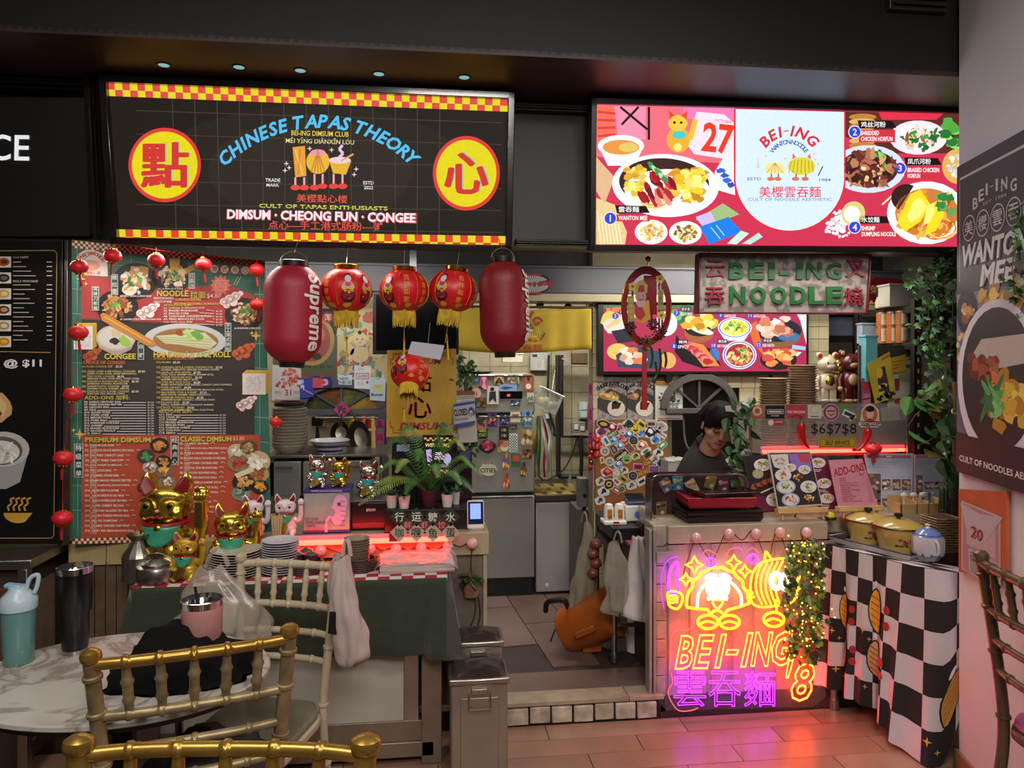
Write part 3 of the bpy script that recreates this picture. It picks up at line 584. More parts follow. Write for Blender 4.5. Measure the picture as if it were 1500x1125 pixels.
# congee bowl, fried dough stick, rice roll plate
p.poly([(141,498),(199,498),(192,512),(176,520),(162,518),(146,510)],'b8a898',14); p.ell(170,495,29,19,'d0c4b4',15,30); p.ell(170,495,26,16,'dedad2',16,30); p.blob(172,486,9,6,'d8c89c',17); p.blob(169,500,7,5,'40241c',17); p.blob(182,500,8,8,'9cc84c',17)
p.ell(271,499,60,25,'ccd4d8',14,44,a=2); p.ell(272,499,48,18,'a8743c',15,36,a=2); p.poly([(228,492),(300,487),(318,503),(306,512),(240,502)],'d8dcae',16); [p.line([(232+i*3,494+i*3),(312-i*2,497+i*4)],1,'b8bc88',17)for i in range(4)]
[p.blob(p.rnd.uniform(272,296),p.rnd.uniform(482,496),6,4,('a8d86c','d0ec98','7cb048')[i%3],18+i*.1)for i in range(12)]; p.blob(264,487,6,5,'a84c28',18)
p.poly([(147,461),(152,458),(160,462),(226,500),(229,505),(224,508),(214,506),(150,470)],'d08c3c',20); p.line([(153,464),(222,503)],2,'e8b464',21)
for x0,y0,x1,y1 in((108,478,136,512),(355,547,389,578)):
 p.poly([(x0,y0),(x1,y0),(x1+6,y0-5),(x0+6,y0-5)],'d8b438',8); p.poly([(x1,y0),(x1+6,y0-5),(x1+6,y1-5),(x1,y1)],'c8a028',8); p.rect(x0,y0,x1,y1,'ece6e2',8); p.text('粉',(x0+x1)/2,(y0+y1)/2,(y1-y0)*.72,'a85c50',9,bold=.02); p.text('粉',(x0+x1)/2,(y0+y1)/2,(y1-y0)*.7,'e8e4ea',10,bold=-.004)
goldt('CONGEE',153,522,8.5,46); goldt('HANDMADE RICE ROLL',225,519,9,113); sm('CHOICE OF CONGEE:',122,531,62,'e0703c',5); sm('CHOICE OF CHEUNG FUN:',225,525,60,'e0703c',4)
def items(L_,x,y,dy,k,c1='d8c050',sub=True,h_=3.6):
 for i,(a,pr,b)in enumerate(L_):
  sm(a,x,y,k*len(a),c1,h_); sm(pr,x+k*len(a)+4,y,10,h_=h_)
  if b:sm(b,x+7,y+dy*.46,k*.9*len(b),'d8ccb8',h_*.9)
  y+=dy
items((('B1) PLAIN CONGEE 白粥','$3.20',''),('B2) FRIED LIVER & MEATBALL CONGEE','$5.00','(FRIED PORK LIVER, FRIED MEATBALL)'),('B3) TRIO PORK CONGEE','$6.00','(MINCED PORK, PORK BALL, PORK LIVER)'),('B4) CHICKEN & MUSHROOM CONGEE','$5.50','(SHREDDED CHICKEN, MUSHROOM)'),('B5) SHRIMPTASTIC CONGEE','$7.00','(SHRIMP PASTE, SHRIMP, EBIKO)'),('B6) CENTURY EGG & PORK CONGEE','$5.50','(CENTURY EGG, MINCED PORK)')),121,537,7.3,2.35)
items((('C1) PLAIN','$3.20',''),('C2) CHICKEN, EGG & CHEESE CHEUNG FUN','$7.50','(CHEESE, OMELETTE, GRILLED CHICKEN THIGH)'),('C3) LEVEL-UP ZHA LEUNG','$7.50','(YOU TIAO, SHRIMP PASTE, SHRIMP BITS)'),('C4) THREE TREASURE ROLL','$6.50','(SHRIMP, MINCED MEAT, EGG)'),('C5) STIR-FRY RICE ROLL','$6.80','(FRIED WITH EGGS AND RADISH, CARROT CAKE INSPIRED)'),('C6) PORK DELIGHT','$6.00','(SHREDDED CHICKEN, MUSHROOM, BEANCURD STICK)'),('C7) MACKEREL STAR & SHRIMP','$7.50','(FISH PASTE, SHRIMP, FRIED PEANUTS)'),('C8) PREMIUM CHARSIU ROLL','$6.00','(PREMIUM SLICED CHARSIU, WANTON CRISP)'),('C9) PRAWNY ROLL','$7.50','(EBIKO, SHRIMP PASTE, CRUNCHY SHRIMP)'),('C10) BACK TO BASIC','$4.00','(CHARSIU, SHRIMP, YOU TIAO, CHAI POH)')),229,531,7.35,2.3)
goldt('ADD-ONS 加料:',124,582,7,66); goldt('ADD-ONS 加料:',232,602,6,50)
for i,s_ in enumerate(('B6. GARLIC CENTURY EGG','B7. FRIED DOUGH FRITTER','B8. CENTURY EGG','B9. EGG','B10. SLICED PORK','B11. PORK LIVER','B12. MINCED PORK','B13. PORK BALL','B14. SHREDDED CHICKEN','B15. SHRIMP','B16. BRAISED MUSHROOM','B17. BRAISED PEANUT','B18. EBIKO')):y=588.5+i*3.85; sm(s_,124,y,2.4*len(s_),h_=2.8); p.line([(126+2.4*len(s_),y+1),(214,y+1)],1,'e0d8cc',15); p.text('$1.50',221,y+1,2.6,'e8e0d4',15,w_=9)
for i,s_ in enumerate(('C11. EGG','C12. CHAR SIU','C13. SHRIMP','C14. BRAISED MUSHROOM','C15. MINCED PORK','C16. CHEDDAR CHEESE','C17. CHAI POH','C18. EBIKO')):y=607+i*3.85; sm(s_,233,y,2.4*len(s_),h_=2.8); p.line([(235+2.4*len(s_),y+1),(320,y+1)],1,'e0d8cc',15); p.text('$1.50',326,y+1,2.6,'e8e0d4',15,w_=9)
goldt('PREMIUM DIMSUM',125,644,7.5,96); p.text('$4.80',224,643.5,7,'f0b0a8',15,w_=20,al='l'); goldt('CLASSIC DIMSUM',264,643,7.5,75); p.text('$3.80',341,642.5,7,'f0b0a8',15,w_=17,al='l')
for i,s_ in enumerate(('D1. PREMIUM HAR GOW','D2. SUPERIOR SAUCE BEANCURD ROLL','D3. PAN FRIED CARROT CAKE','D4. CRISPY FRIED YAM PUFF','D5. JADE SHRIMP DUMPLING','D6. XIAO LONG BAO','D7. STEAMED SPARE RIBS','D8. SESAME MANGO PRAWN FRITTER','D9. VEGE DUMPLING (NOON KUEH)','D10. ABURI MENTAI BOMB','D11. ABURI MENTAI SIU MAI','D12. EBIKO-OVERLOAD SIU MAI','D13. SUPER CHEESY SIU MAI','D14. TERIYAKI GLAZED SIU MAI','D15. GOLDEN THREAD PRAWN BALL','D16. RED OIL DUMPLING','D17. STEAMED CHICKEN YAM WRAP','D18. CRISPY RED BEAN BANANA ROLL')):
 y=652+i*7.35; sm(s_,125,y,2.25*len(s_),h_=3.4); sm(('虾饺','腐皮卷','萝卜糕','芋角','翡翠虾饺','小笼包')[i%6],132,y+3.4,10,'e8c8b0',2.8); p.line([(128+2.25*len(s_),y),(131+2.25*len(s_),y-1),(134+2.25*len(s_),y)],.7,'f0dcc8',15)
for i,s_ in enumerate(('E1. CLASSIC SIU MAI','E2. LOR MAI KAI (GLUTINOUS RICE)','E3. PORK & CHIVES DUMPLING','E4. MUSHROOM & CHICKEN DUMPLING','E6. CANTONESE CHICKEN FEET','E7. CRYSTAL SKIN MUSHROOM','E8. BEANCURD SEAWEED ROLL','E9. BEANCURD SEAFOOD ROLL','E10. MOZZARELLA SHRIMP STICK','E11. VEGETABLE SPRING ROLL','E12. PINE NUT SIU MAI ROLL','E13. CUSTARD BAO','E14. PUMPKIN LAVA BAO','E15. SWEET CORN SIU MAI','E16. GOLDEN CHEESE BALL')):
 y=649.5+i*7.1; sm(s_,264,y,2.15*len(s_),h_=3.2); sm(('烧卖','糯米鸡','韭菜饺','凤爪')[i%4],270,y+3.3,8,'e8c8b0',2.6); p.line([(267+2.15*len(s_),y),(270+2.15*len(s_),y-2),(274+2.15*len(s_),y)],.7,'f0dcc8',15)
for x,y,r_,rim,f_ in((214,668,13,'3a3430',('3c8c48','68b060')),(234,652,14,'201c1c',('e09848','c87830')),(220,684,11,'c8b0a0',('f0ece8','9c5060')),(240,676,12,'2a2420',('d89c50','b87838')),(241,690,14,'7c6a54',('e8b058','c88030')),(216,700,10,'6c5c48',('3c8c48','c8a850')),(245,706,13,'8c7858',('e8e0cc','8c6048')),(210,714,9,'2c2624',('c08848','e0b068')),(347,661,14,'c8b490',('ece8d8','d0c8b0')),(364,655,13,'5a4430',('e0c890','a88448')),(349,678,16,'98805c',('c8483c','a83428')),(376,676,20,'c8ac78',('ece4d4','f4f0e4')),(378,694,16,'b89860',('b0582c','7c3818')),(357,706,17,'201c1c',('d8a050','e8bc70')),(381,713,13,'1c1818',('e8a83c','d08c28')),(353,722,14,'7c9080',('4c6858','a0b098'))):p.dish(x,y,r_,r_*.8,rim,None,f_,12,16,False,.55,None,.3)
p.poly([(343,694),(370,683),(372,690),(347,700)],'e0d8b0',24)
for x,y,r_ in((119,409,7),(126,416,4),(117,636,9),(108,630,4),(375,492,8),(369,488,4)):p.star(x,y,r_,'e8c05c',12)
p.build('printed_artwork',INK,t,False)
# LANTERNS
GLD=mat('gold_foil','d8a020',.22,1,var=.15,scale=20); TAS=mat('yellow_tassel','c9a81e',.6,var=.2,scale=60); RT=mat('red_tassel','a01420',.6,var=.2,scale=60)
def mini_lantern():
 t=thing('mini_lantern','','lantern')
 mb=MB(); n=8
 mb.lathe([(.012,.024),(.024,.018),(.031,.006),(.032,-.004),(.026,-.016),(.014,-.024)],16); mb.build('shade',mat('red_velvet','cf1e28',.42,var=.08),t,ang=60)
 mb=MB(); mb.lathe([(.012,.022),(.011,.028),(.004,.029)],12); mb.build('cap',GLD,t)
 mb=MB()
 for k in range(8):a=k*PI/4; mb.sph((.013*math.cos(a),.013*math.sin(a),-.025),.004,n=6,m=4)
 mb.build('bead_ring',GLD,t)
 mb=MB(); mb.tube([(0,0,-.024),(.001,0,-.05),(.003,0,-.072)],[.003,.005,.0045],8); mb.build('tassel',RT,t)
 mb=MB(); mb.tube([(0,0,.028),(0,.001,.05)],.0012,5); mb.build('hanging_loop',RT,t)
 return t
ml=None; q=[(116,391,2.9,'at the upper left corner of the dim sum menu',1),(165,375,2.92,'right of the arch logo on the menu',1),(229,381,2.98,'over the noodle plates',1),(298,387,3.05,'left of the starburst on the dim sum menu',1),(376,395,3.12,'at the top right corner of the dim sum menu',.95),(115,487,2.88,'beside the white dice on the menu left edge',1.05),(377,446,3.1,'beside the mushroom noodle plate on the menu',.95),(107,578,2.88,'between the two menu boards, third from bottom',1.05),(93,671,2.85,'between the menu boards, second from bottom',1.08),(91,759,2.82,'lowest between the two menu boards',1.08),(404,618,3.2,'beside the bowl stack right of the menu board',.8)]
for x,y,v_,lb,s_ in q:
 if not ml:ml=mini_lantern(); o=ml
 else:o=dup(ml)
 o.location=V(x,y,v_); o.scale=(s_*1.0,)*3; o['label']='small red lantern hanging '+lb; o['group']='mini red lanterns'; o.rotation_euler=(rnd.uniform(-.1,.1),rnd.uniform(-.15,.15),rnd.uniform(0,1))
 # cords for the column of small lanterns
mb=MB(); mb.tube(smooth_pts([V(119,385,2.9),V(113,470,2.89),V(108,560,2.89),V(94,660,2.86),V(91,745,2.83)],4),.001,5); tag(mb.build('lantern_cord',RT),'thin red cord running down between the two menu boards','cord')
mb=MB(); mb.tube(smooth_pts([V(116,384,2.9),V(164,358,2.93),V(229,366,3.0),V(298,374,3.06),V(380,381,3.14)],4),.001,5); tag(mb.build('lantern_cord',RT),'thin red cord looping along the top of the dim sum menu','cord')
class SPrint(Print):
 def __init__(s,rad,off=.0015):super().__init__(); s.rad=rad; s.off=off; s.F=lambda a,b,L:(lambda r_:(r_*math.sin(R(a)),-r_*math.cos(R(a)),b))(s.rad(b)+s.off+L*.0003)
def prof_r(prof):
 z=sorted([(z,r)for r,z in prof])
 def f(h):
  for(z0,r0),(z1,r1)in zip(z,z[1:]):
   if z0<=h<=z1:return r0+(r1-r0)*(h-z0)/max(1e-9,z1-z0)
  return z[0][1]if h<z[0][0]else z[-1][1]
 return f
def big_lantern(label,loc,w_,h,col,turn,tilt=0):
 t=thing('paper_lantern',label,'lantern',loc,group='long red paper lanterns'); t.rotation_euler=(0,tilt,0); R0,H_=w_/2,h
 base=[]; n=60
 for i in range(n+1):
  u=i/n; z=-H_/2+H_*u; e=abs(2*u-1); r_=R0*(1-.58*max(0,(e-.45)/.55)**2.6); base.append((r_,z))
 prof=[(r_-(.0024 if i%2 else 0),z)for i,(r_,z)in enumerate(base)]
 mb=MB(); mb.lathe(prof,40); mb.build('shade',mat(col[0],col[1],.5,var=.07,scale=5,bump=.4,bs=50),t,ang=60)
 mb=MB(); mb.lathe([(R0*.5,H_/2-.004),(R0*.51,H_/2+.016),(R0*.44,H_/2+.018)],28); mb.build('top_rim',BLK,t)
 mb=MB(); mb.lathe([(R0*.36,-H_/2-.018),(R0*.42,-H_/2-.018),(R0*.44,-H_/2+.006)],28); mb.build('bottom_rim',BLK,t)
 mb=MB(); mb.tube([(R0*.46*math.cos(a),0,H_/2+.012+.042*math.sin(a))for a in[PI*i/12 for i in range(13)]],.0015,6); mb.build('wire_handle',mat('grey_wire','8a857c',.4,.8),t); mb=MB(); mb.tube([(0,0,H_/2+.05),(0,.14,2.1-loc.z)],.0015,5); mb.build('hanging_wire',mat('grey_wire'),t)
 sp=SPrint(prof_r(base),.003); k=R(1)*R0
 vs,fs,x0,x1,y0,y1=glyphs('Supreme',.025,.12); s_=H_*.78/(x1-x0)
 sp.P([(turn+(y-(y0+y1)/2)*s_*1.15/k,H_*.40-(x-x0)*s_)for x,y in vs],fs,'efe6e2',1)
 sp.build('lettering',INK,t,False); return t
big_lantern('long crimson ribbed paper lantern hanging beside the dim sum menu board',V(429,460,2.93),.222,.375,('crimson_lantern','a01c34'),54,R(1))
big_lantern('long dark red paper lantern hanging in front of the yellow curtain',V(738,450,2.93),.196,.365,('dark_red_lantern','80101f'),66,R(-1.5))
def round_lantern(label,loc,R0,tilt=0,mode=0,tas=1,cord=.1):
 t=thing('round_lantern',label,'lantern',loc,group='round gold-trimmed lanterns'); t.rotation_euler=tilt
 H_=R0*.86; prof=[]
 for i in range(41):a=-PI/2+PI*i/40; z=H_*math.sin(a); r_=max(R0*.3,R0*math.cos(a)**.85 if abs(math.cos(a))>1e-6 else 0); prof.append((r_,z))
 mb=MB(); mb.lathe([(r_-(.0016 if i%2 else 0),z)for i,(r_,z)in enumerate(prof)],36); mb.build('shade',mat('bright_red_silk','cc1420',.38,var=.1,scale=6,bump=.2,bs=30),t,ang=60)
 mb=MB(); mb.lathe([(R0*.46,H_*.95),(R0*.48,H_*1.12),(R0*.4,H_*1.13),(R0*.38,H_*.97)],24); mb.build('gold_collar',GLD,t,bevel=.001)
 mb=MB(); mb.lathe([(R0*.46,-H_*.97),(R0*.46,-H_*.9),(R0*.38,-H_*.88)],24); mb.build('gold_base_ring',GLD,t)
 mb=MB(); rr=random.Random(2)
 for i in range(46):a=2*PI*i/46; r_=R0*.44; l=R0*rr.uniform(.5,.68)*tas; mb.tube([(r_*math.cos(a),r_*math.sin(a),-H_*.95),(r_*1.02*math.cos(a+.05),r_*1.02*math.sin(a+.05),-H_*.95-l*.5),(r_*math.cos(a+rr.uniform(-.1,.1)),r_*math.sin(a),-H_*.95-l)],[.0028,.0032,.0022],5)
 mb.build('fringe',TAS if tas<1.3 else mat('lime_tassel','c8c828',.6),t)
 mb=MB(); mb.tube([(0,0,-H_),(0,0,-H_-R0*1.3)],.0012,5); mb.build('centre_cord',mat('beige_cord','b0a080',.7),t)
 if mode<3:mb=MB(); mb.tube([(.0,0,H_*1.1),(0,.12,2.1-loc.z)],.001,5); mb.build('hanging_cord',mat('beige_cord'),t)
 rf=prof_r(prof); sp=SPrint(rf,.0012); gold='d8a838'
 off={0:-38,1:12,2:20,3:50}[mode]
 for m_ in range(8):
  a=off+22+m_*45; sp.poly([(a-.6,z)for z in[H_*(.8-1.5*i/10)for i in range(11)]]+[(a+.6,z)for z in[H_*(-.7+1.5*i/10)for i in range(11)]],gold,1)
 def col(s_,a):[sp.text(ch,a,H_*(.55-.34*i),H_*.26,gold,2,w_=math.degrees(H_*.26/max(.02,rf(H_*(.55-.34*i)))),bold=.02)for i,ch in enumerate(s_)]
 def baby(a):
  e=lambda dx,z,rx,rz,c,L:sp.ell(a+dx,H_*z,rx*8,H_*rz,c,L,16)
  e(0,-.35,2.0,.3,'3a1418',2); e(0,-.3,1.6,.22,'8c2030',3); e(0,.05,1.7,.2,'e0b030',4); e(-.5,.16,1.2,.16,'b8c0e0',4.3); e(0,.18,.9,.12,'c83028',4.5); e(0,.46,1.1,.2,'20202c',5); e(0,.42,.95,.16,'e0c8cc',6)
  for k in range(7):sp.blob(a+sp.rnd.uniform(-11,11),H_*sp.rnd.uniform(-.5,-.1),3,H_*.05,('d8a030','5c1820','e06050')[k%3],6.5,6)
 if mode==0:col('恭喜發財',-40); baby(10); baby(55)
 elif mode in(1,2):col('吉祥如意',off-5); baby(off-50); col('恭喜發財',off+40)
 else:baby(-25); baby(-60); col('吉祥如意',35)
 sp.blob(off,-H_*.72,12,H_*.1,gold,2); sp.blob(off+48,-H_*.72,12,H_*.1,gold,2); sp.blob(off-45,-H_*.72,12,H_*.1,gold,2)
 sp.build('gold_print',INK,t,False); return t
round_lantern('round red lantern with a baby picture in its middle, beside the long crimson lantern',V(507,425,3.0),.103,(0,0,0),0)
round_lantern('middle of the three round red lanterns under the chequered sign',V(592,426,3.01),.1,(0,0,0),1)
round_lantern('round red lantern tilted to the right, beside the long dark red lantern',V(664,426,3.02),.1,(0,R(9),0),2)
round_lantern('round red lantern tipped backwards before the yellow dim sum poster',V(601,545,3.0),.079,(R(-32),R(4),0),3,1.0)
for x0,y0,x1,y1,lb in((592,490,592,522,'thin yellow cord with red knot between two round lanterns'),(655,490,657,527,'yellow tassel strip hanging under the tilted round lantern'),(508,487,508,532,'yellow tassel strip hanging under the first round lantern'),(592,590,592,617,'yellow tassel strip under the tipped round lantern')):
 mb=MB(); mb.tube([V(x0,y0,2.97),V(x0,y0+8,2.97)],.0012,5); mb.tube([V(x0,y0+8,2.97),V(x1,y1,2.97)],[.003,.0045],6); o=mb.build('tassel_strip',TAS); tag(o,lb,'tassel')
 mb=MB(); mb.sph(V(x0,y0+8,2.97),.005,n=8,m=6); mb.build('knot',RED,o)
 # pale card hanging under the screen
pl=Plane(V(600,526,2.98),(1,0,-.1),(.12,-.25,1)); t=board('hanging_card','blank pale grey card hanging over the top of the yellow poster','card',pl)
mb=MB(); mb.prism([pl.px(*c)for c in((597,518),(645,527),(651,506),(603,500))],-.001,.001); mb.build('card',mat('pale_card','c0c4d4',.5,var=.03),t); mb=MB(); a=pl.px(627,503); mb.tube([(a[0],0,a[1]),(a[0],.02,a[1]+.08)],.0008,4); mb.build('thread',mat('beige_cord'),t)
# LEFT KITCHEN, AT THE BACK
def flat_thing(name,label,cat,px4,v_,m,th=.004,group=None,pl=None,part='sheet',bevel=0):
 """a flat board or sheet whose four corners are read from the photograph on an upright plane; returns thing, plane, print"""
 pl=pl or Plane(V(px4[3][0],px4[3][1],v_)); t=board(name,label,cat,pl,group)
 q=[pl.px(*c)for c in px4]; mb=MB(); mb.prism([q[3],q[2],q[1],q[0]]if len(q)==4 else q[::-1],0,th); mb.build(part,m,t,bevel=bevel); return t,pl,pxprint(pl,-.0006)
def rect4(x0,y0,x1,y1):return[(x0,y0),(x1,y0),(x1,y1),(x0,y1)]
PAPER=mat('paper','dcd9d2',.6,var=.03)
t,pl,p=flat_thing('wall_poster','dark olive poster with a big bowl of soup behind the crimson lantern','poster',rect4(400,452,494,560),4.49,mat('olive_poster','4a4c38',.5),.003)
p.rect(400,452,494,560,'565a40',1); p.rect(400,452,494,490,'2c3230',1.2); p.ell(456,498,34,38,'b08a50',2,30); p.ell(456,498,28,32,'9c4c40',3,30); p.ell(456,490,20,16,'c07060',4); p.ell(464,522,7,5,'24301c',5); p.star(480,465,9,'9c3c38',4,12,.75); p.text('浑',480,465,10,'e8c0b0',5)
p.text('工招口味',462,548,6,'8c3830',3,w_=60); p.text('美味云吞面',462,537,5,'2c3020',3,w_=50); p.build('printed_artwork',INK,t,False)
t,pl,p=flat_thing('wall_poster','cream new year poster of chubby babies behind the first round lantern','poster',rect4(494,452,567,562),4.49,mat('cream_poster','c8b890',.5),.003)
p.rect(494,452,567,562,'cdbb8c',1)
for i in range(110):p.blob(p.rnd.uniform(497,564),p.rnd.uniform(455,559),p.rnd.uniform(3,8),p.rnd.uniform(2,5),('c86c5c','4c7c94','d8c088','a89860','e4d4a8','b84c48','7c9c84')[i%7],1.5+i*.02,9,.4,p.rnd.uniform(0,180))
p.ell(527,497,10,11,'e4cca0',5); p.ell(527,519,14,12,'e0c498',5); p.ell(514,512,5,8,'e0c498',5); p.ell(527,487,3,3,'2c2018',6); p.ell(523,497,1.2,1,'2c2018',6); p.ell(531,497,1.2,1,'2c2018',6); p.line([(525,502),(529,502)],.8,'a04038',6); p.ell(553,512,12,13,'d8c090',5); p.ell(545,465,14,8,'b85c50',5)
p.build('printed_artwork',INK,t,False)
# arched window panel: blue-grey timber with coloured glass
AG=mat('blue_grey_timber','4a4d5c',.45,var=.08)
def arch_window(label,px,py,rx,ry,v_,right,left,top,deep,glass,wood,sp=(45,90,135)):
 pl=Plane(V(px,py,v_)); t=board('arched_window_frame',label,'window frame',pl); a=pl.px(px+rx,py)[0]; b=pl.px(px,py-ry)[1]; x0,x1=pl.px(left,py)[0],pl.px(right,py)[0]; zt=pl.px(px,top)[1]; n=18
 mb=MB()
 for i in range(n):
  t0,t1=PI*i/n,PI*(i+1)/n; q=[(a*math.cos(t0),b*math.sin(t0)),(a*math.cos(t1),b*math.sin(t1))]
  if top<py-ry-6 and glass!='none':o_=[(x1+(x0-x1)*i/n,zt),(x1+(x0-x1)*(i+1)/n,zt)]; o_=[(q_[0]*1.0 if 0 else max(x0,min(x1,q[k][0]*1.6)),min(zt,q[k][1]*1.6+.03))for k,q_ in enumerate(o_)]
  else:o_=[(q[0][0]*1.22,q[0][1]*1.24),(q[1][0]*1.22,q[1][1]*1.24)]
  mb.prism([q[1],q[0],o_[0],o_[1]],-.02,.02)
 mb.build('arch',wood,t)
 mb=MB(); h_=(zt if zt<.2 else .2); mb.bx(x0,x1,-.02,.02,-.028,0); mb.build('crossbar',wood,t,bevel=.002)
 for s_ in sp:mb=MB(); mb.rod((.0,0,0),(a*math.cos(R(s_))*1.03,0,b*math.sin(R(s_))*1.03),.009,4); mb.build('spoke',wood,t)
 return t,pl,a,b,x0,x1
t,pl,a,b,x0,x1=arch_window('blue-grey arched window frame with amber and green panes, over the hanging pans',500,600,53,33,4.3,568,440,556,0,'y',AG)
for i,(s0,s1,c)in enumerate(((2,43,'8a6a2c'),(47,88,'5c6434'),(92,133,'6a4424'),(137,178,'3c4028'))):
 mb=MB(); mb.prism([(0,0)]+[(a*math.cos(R(s0+(s1-s0)*k/6)),b*math.sin(R(s0+(s1-s0)*k/6)))for k in range(7)],.006,.01); mb.build('pane',mat('mottled_glass_%d'%i,c,.25,var=.5,scale=18,bump=.4,bs=50),t)
for xa,xb in((x0,x0+.03),(x1-.045,x1)):mb=MB(); mb.bx(xa,xb,-.02,.02,.1-pl.O.z,-.028); mb.build('post',AG,t,bevel=.002)
# papers and cards clipped over the arch
def card(label,c4,v_,col,draw=None,name='paper_card',cat='card',th=.001,clip=None,m=None):
 t,pl,p=flat_thing(name,label,cat,c4,v_,m or mat('card_'+col,col,.55,var=.03),th)
 if draw:draw(p); p.build('print',INK,t,False)
 if clip:mb=MB(); a=pl.px((c4[0][0]+c4[1][0])/2,(c4[0][1]+c4[1][1])/2); mb.box((a[0],-.003,a[1]),(.014,.006,.012)); mb.build('clip',mat('clip_'+clip,clip,.4),t)
 return t
def _(p):
 for i in range(26):p.blob(p.rnd.uniform(406,438),p.rnd.uniform(541,568),3,2.4,('c04038','d87868')[i%2],1+i*.01,7,.5)
 p.text('31',422,575,9,'b83038'); [p.text('农历',x,575,5,'c05048')for x in(407,435)]; p.line([(402,586),(440,587)],1.5,'b84858')
card('red and white tear-off calendar sheet showing 31, below the crimson lantern',[(399,534),(441,540),(443,590),(398,587)],4.487,'cfc8c4',_,'calendar_sheet','calendar',clip='b0a8a0')
card('blue postcard with white characters right of the calendar sheet',[(437,554),(458,553),(460,581),(440,584)],4.272,'2a3aa0',lambda p:(p.text('蝦',441,560,8,'e8e8f8'),p.text('界',443,568,7,'e8e8f8'),p.line([(446,571),(458,577)],1.6,'e07868')),clip='a83040')
card('red and blue postcard with a black rim over the arch',[(457,551),(486,552),(485,567),(458,570)],4.27,'25246c',lambda p:(p.poly([(458,553),(472,554),(474,568),(458,568)],'c04450',1),p.ell(476,560,5,5,'d8a0b8',2),p.ell(474,560,3,3,'b83850',3)),clip='b83040')
card('small white card reading NEW NEUE on top of the arch',[(496,549),(516,549),(515,564),(496,563)],4.275,'c8d4e0',lambda p:(p.text('NEW',504,555,4.5,'30343c',w_=13),p.text('NEUE',506,560,4.5,'30343c',w_=17)),clip='58a0c8')
card('white card with a black-lettered ring logo, right of the NEW NEUE card',[(519,535),(543,536),(542,570),(519,569)],4.276,'d4d4d8',lambda p:(p.text('GUXXI',531,551,4,'202024',w_=14),p.frame(522,547,540,555,1,'b03030'),p.ell(538,560,2,2,'c03030'),p.lines(523,560,535,2,3,'888888',.5),p.lines(524,540,538,2,2,'888888',.5)),clip='c03848')
card('pale blue card reading Butter, left of the yellow dim sum poster',[(542,553),(565,554),(564,588),(542,586)],4.27,'b8ccd8',lambda p:(p.text('Butter',553,578,4.5,'24282c',w_=18),p.poly([(546,563),(561,562),(561,573),(546,574)],'c8c890',1),p.line([(548,566),(557,566)],.7,'606060')),clip='c8c880')
# inverted fortune diamond and couplets
def couplet(label,c4,v_,s_,col='a83070'):
 t,pl,p=flat_thing('couplet_strip',label,'banner',c4,v_,mat('magenta_paper',col,.5),.001); x=sum(c[0]for c in c4)/4; y0,y1=c4[0][1],c4[3][1]
 for i,ch in enumerate(s_):p.text(ch,x,y0+(y1-y0)*(i+.5)/len(s_),(y1-y0)/len(s_)*.9,('18141c','3c8c50')[i%2 if len(s_)>3 else 0],w_=(c4[1][0]-c4[0][0])*.7)
 p.build('print',INK,t,False)
couplet('pink paper couplet on the right post of the blue-grey arch',rect4(550,615,563,656),4.26,'生意兴隆'); couplet('narrow pink paper couplet partly behind the bowl stack',rect4(444,617,451,659),4.26,'财源广进')
t,pl,p=flat_thing('fortune_diamond','pink diamond with an upside-down fortune character, under the arch','sign',[(501,587),(514,600),(501,613),(488,600)],4.26,mat('magenta_paper'),.001); p.text('福',501,600,12,'18141c',a=180); p.build('print',INK,t,False)
# cooking corner shelf, bowls, pans
sh=mat('grey_steel','7c7973',.35,.9,var=.2,scale=6)
p0,p1=V(398,668,3.75),V(566,668,3.75)
t=thing('steel_shelf','steel worktop shelf carrying the stack of bowls in the left kitchen','shelf',(p0.x,3.75,p0.z))
w_=p1.x-p0.x; mb=MB(); mb.bx(-.03,w_,0,.42,-.012,0); mb.build('shelf_board',sh,t,bevel=.002)
for i in range(3):mb=MB(); mb.bx(-.02+i*.17,.14+i*.17,0,.3,-.2-.0*i,-.03); o=mb.build('drawer',mat('grey_drawer','6f716f',.4,.3),t,bevel=.003); mb=MB(); mb.bx(.02+i*.17,.1+i*.17,-.008,.0,-.06,-.05); mb.build('handle',STEEL,o)
for i in range(2):mb=MB(); mb.bx(-.02,w_,.02,.4,-.9+.3*i,-.88+.3*i); mb.build('lower_shelf',sh,t)
for x in(-.02,w_-.02):mb=MB(); mb.bx(x,x+.03,0,.03,-(p0.z-.1),-.012); mb.build('leg',sh,t)
ORD='second third fourth fifth sixth seventh eighth ninth tenth eleventh twelfth thirteenth fourteenth fifteenth sixteenth seventeenth eighteenth nineteenth twentieth twenty-first twenty-second twenty-third twenty-fourth twenty-fifth twenty-sixth twenty-seventh twenty-eighth twenty-ninth thirtieth thirty-first thirty-second thirty-third thirty-fourth thirty-fifth thirty-sixth'.split()
def bowl_stack(name,kind,where,loc,r,n,dz,m,group,prof=None):
 pr=prof or[(r*.42,0),(r*.45,r*.06),(r*.8,r*.3),(r,r*.6),(r*.97,r*.61),(r*.75,r*.33),(r*.4,r*.1)]
 mb=MB(); mb.lathe(pr,26); me=mb.data(name,m,ang=50)
 for i in range(n):
  o=bpy.data.objects.new(name,me); COL.objects.link(o); o.location=(loc[0]+rnd.uniform(-1,1)*.0012,loc[1]+rnd.uniform(-1,1)*.0012,loc[2]+i*dz); k=n-1-i
  tag(o,'%s %s from the top of the %s'%('first' if k==0 else ORD[k-1],kind,where),name,group); o.rotation_euler[2]=i
CER=mat('cream_ceramic','a09686',.3,var=.06,coat=.3); CERG=mat('grey_melamine','9a8f7e',.38,var=.06)
PLW=mat('white_melamine','c4c0cc',.3,var=.03,coat=.3)
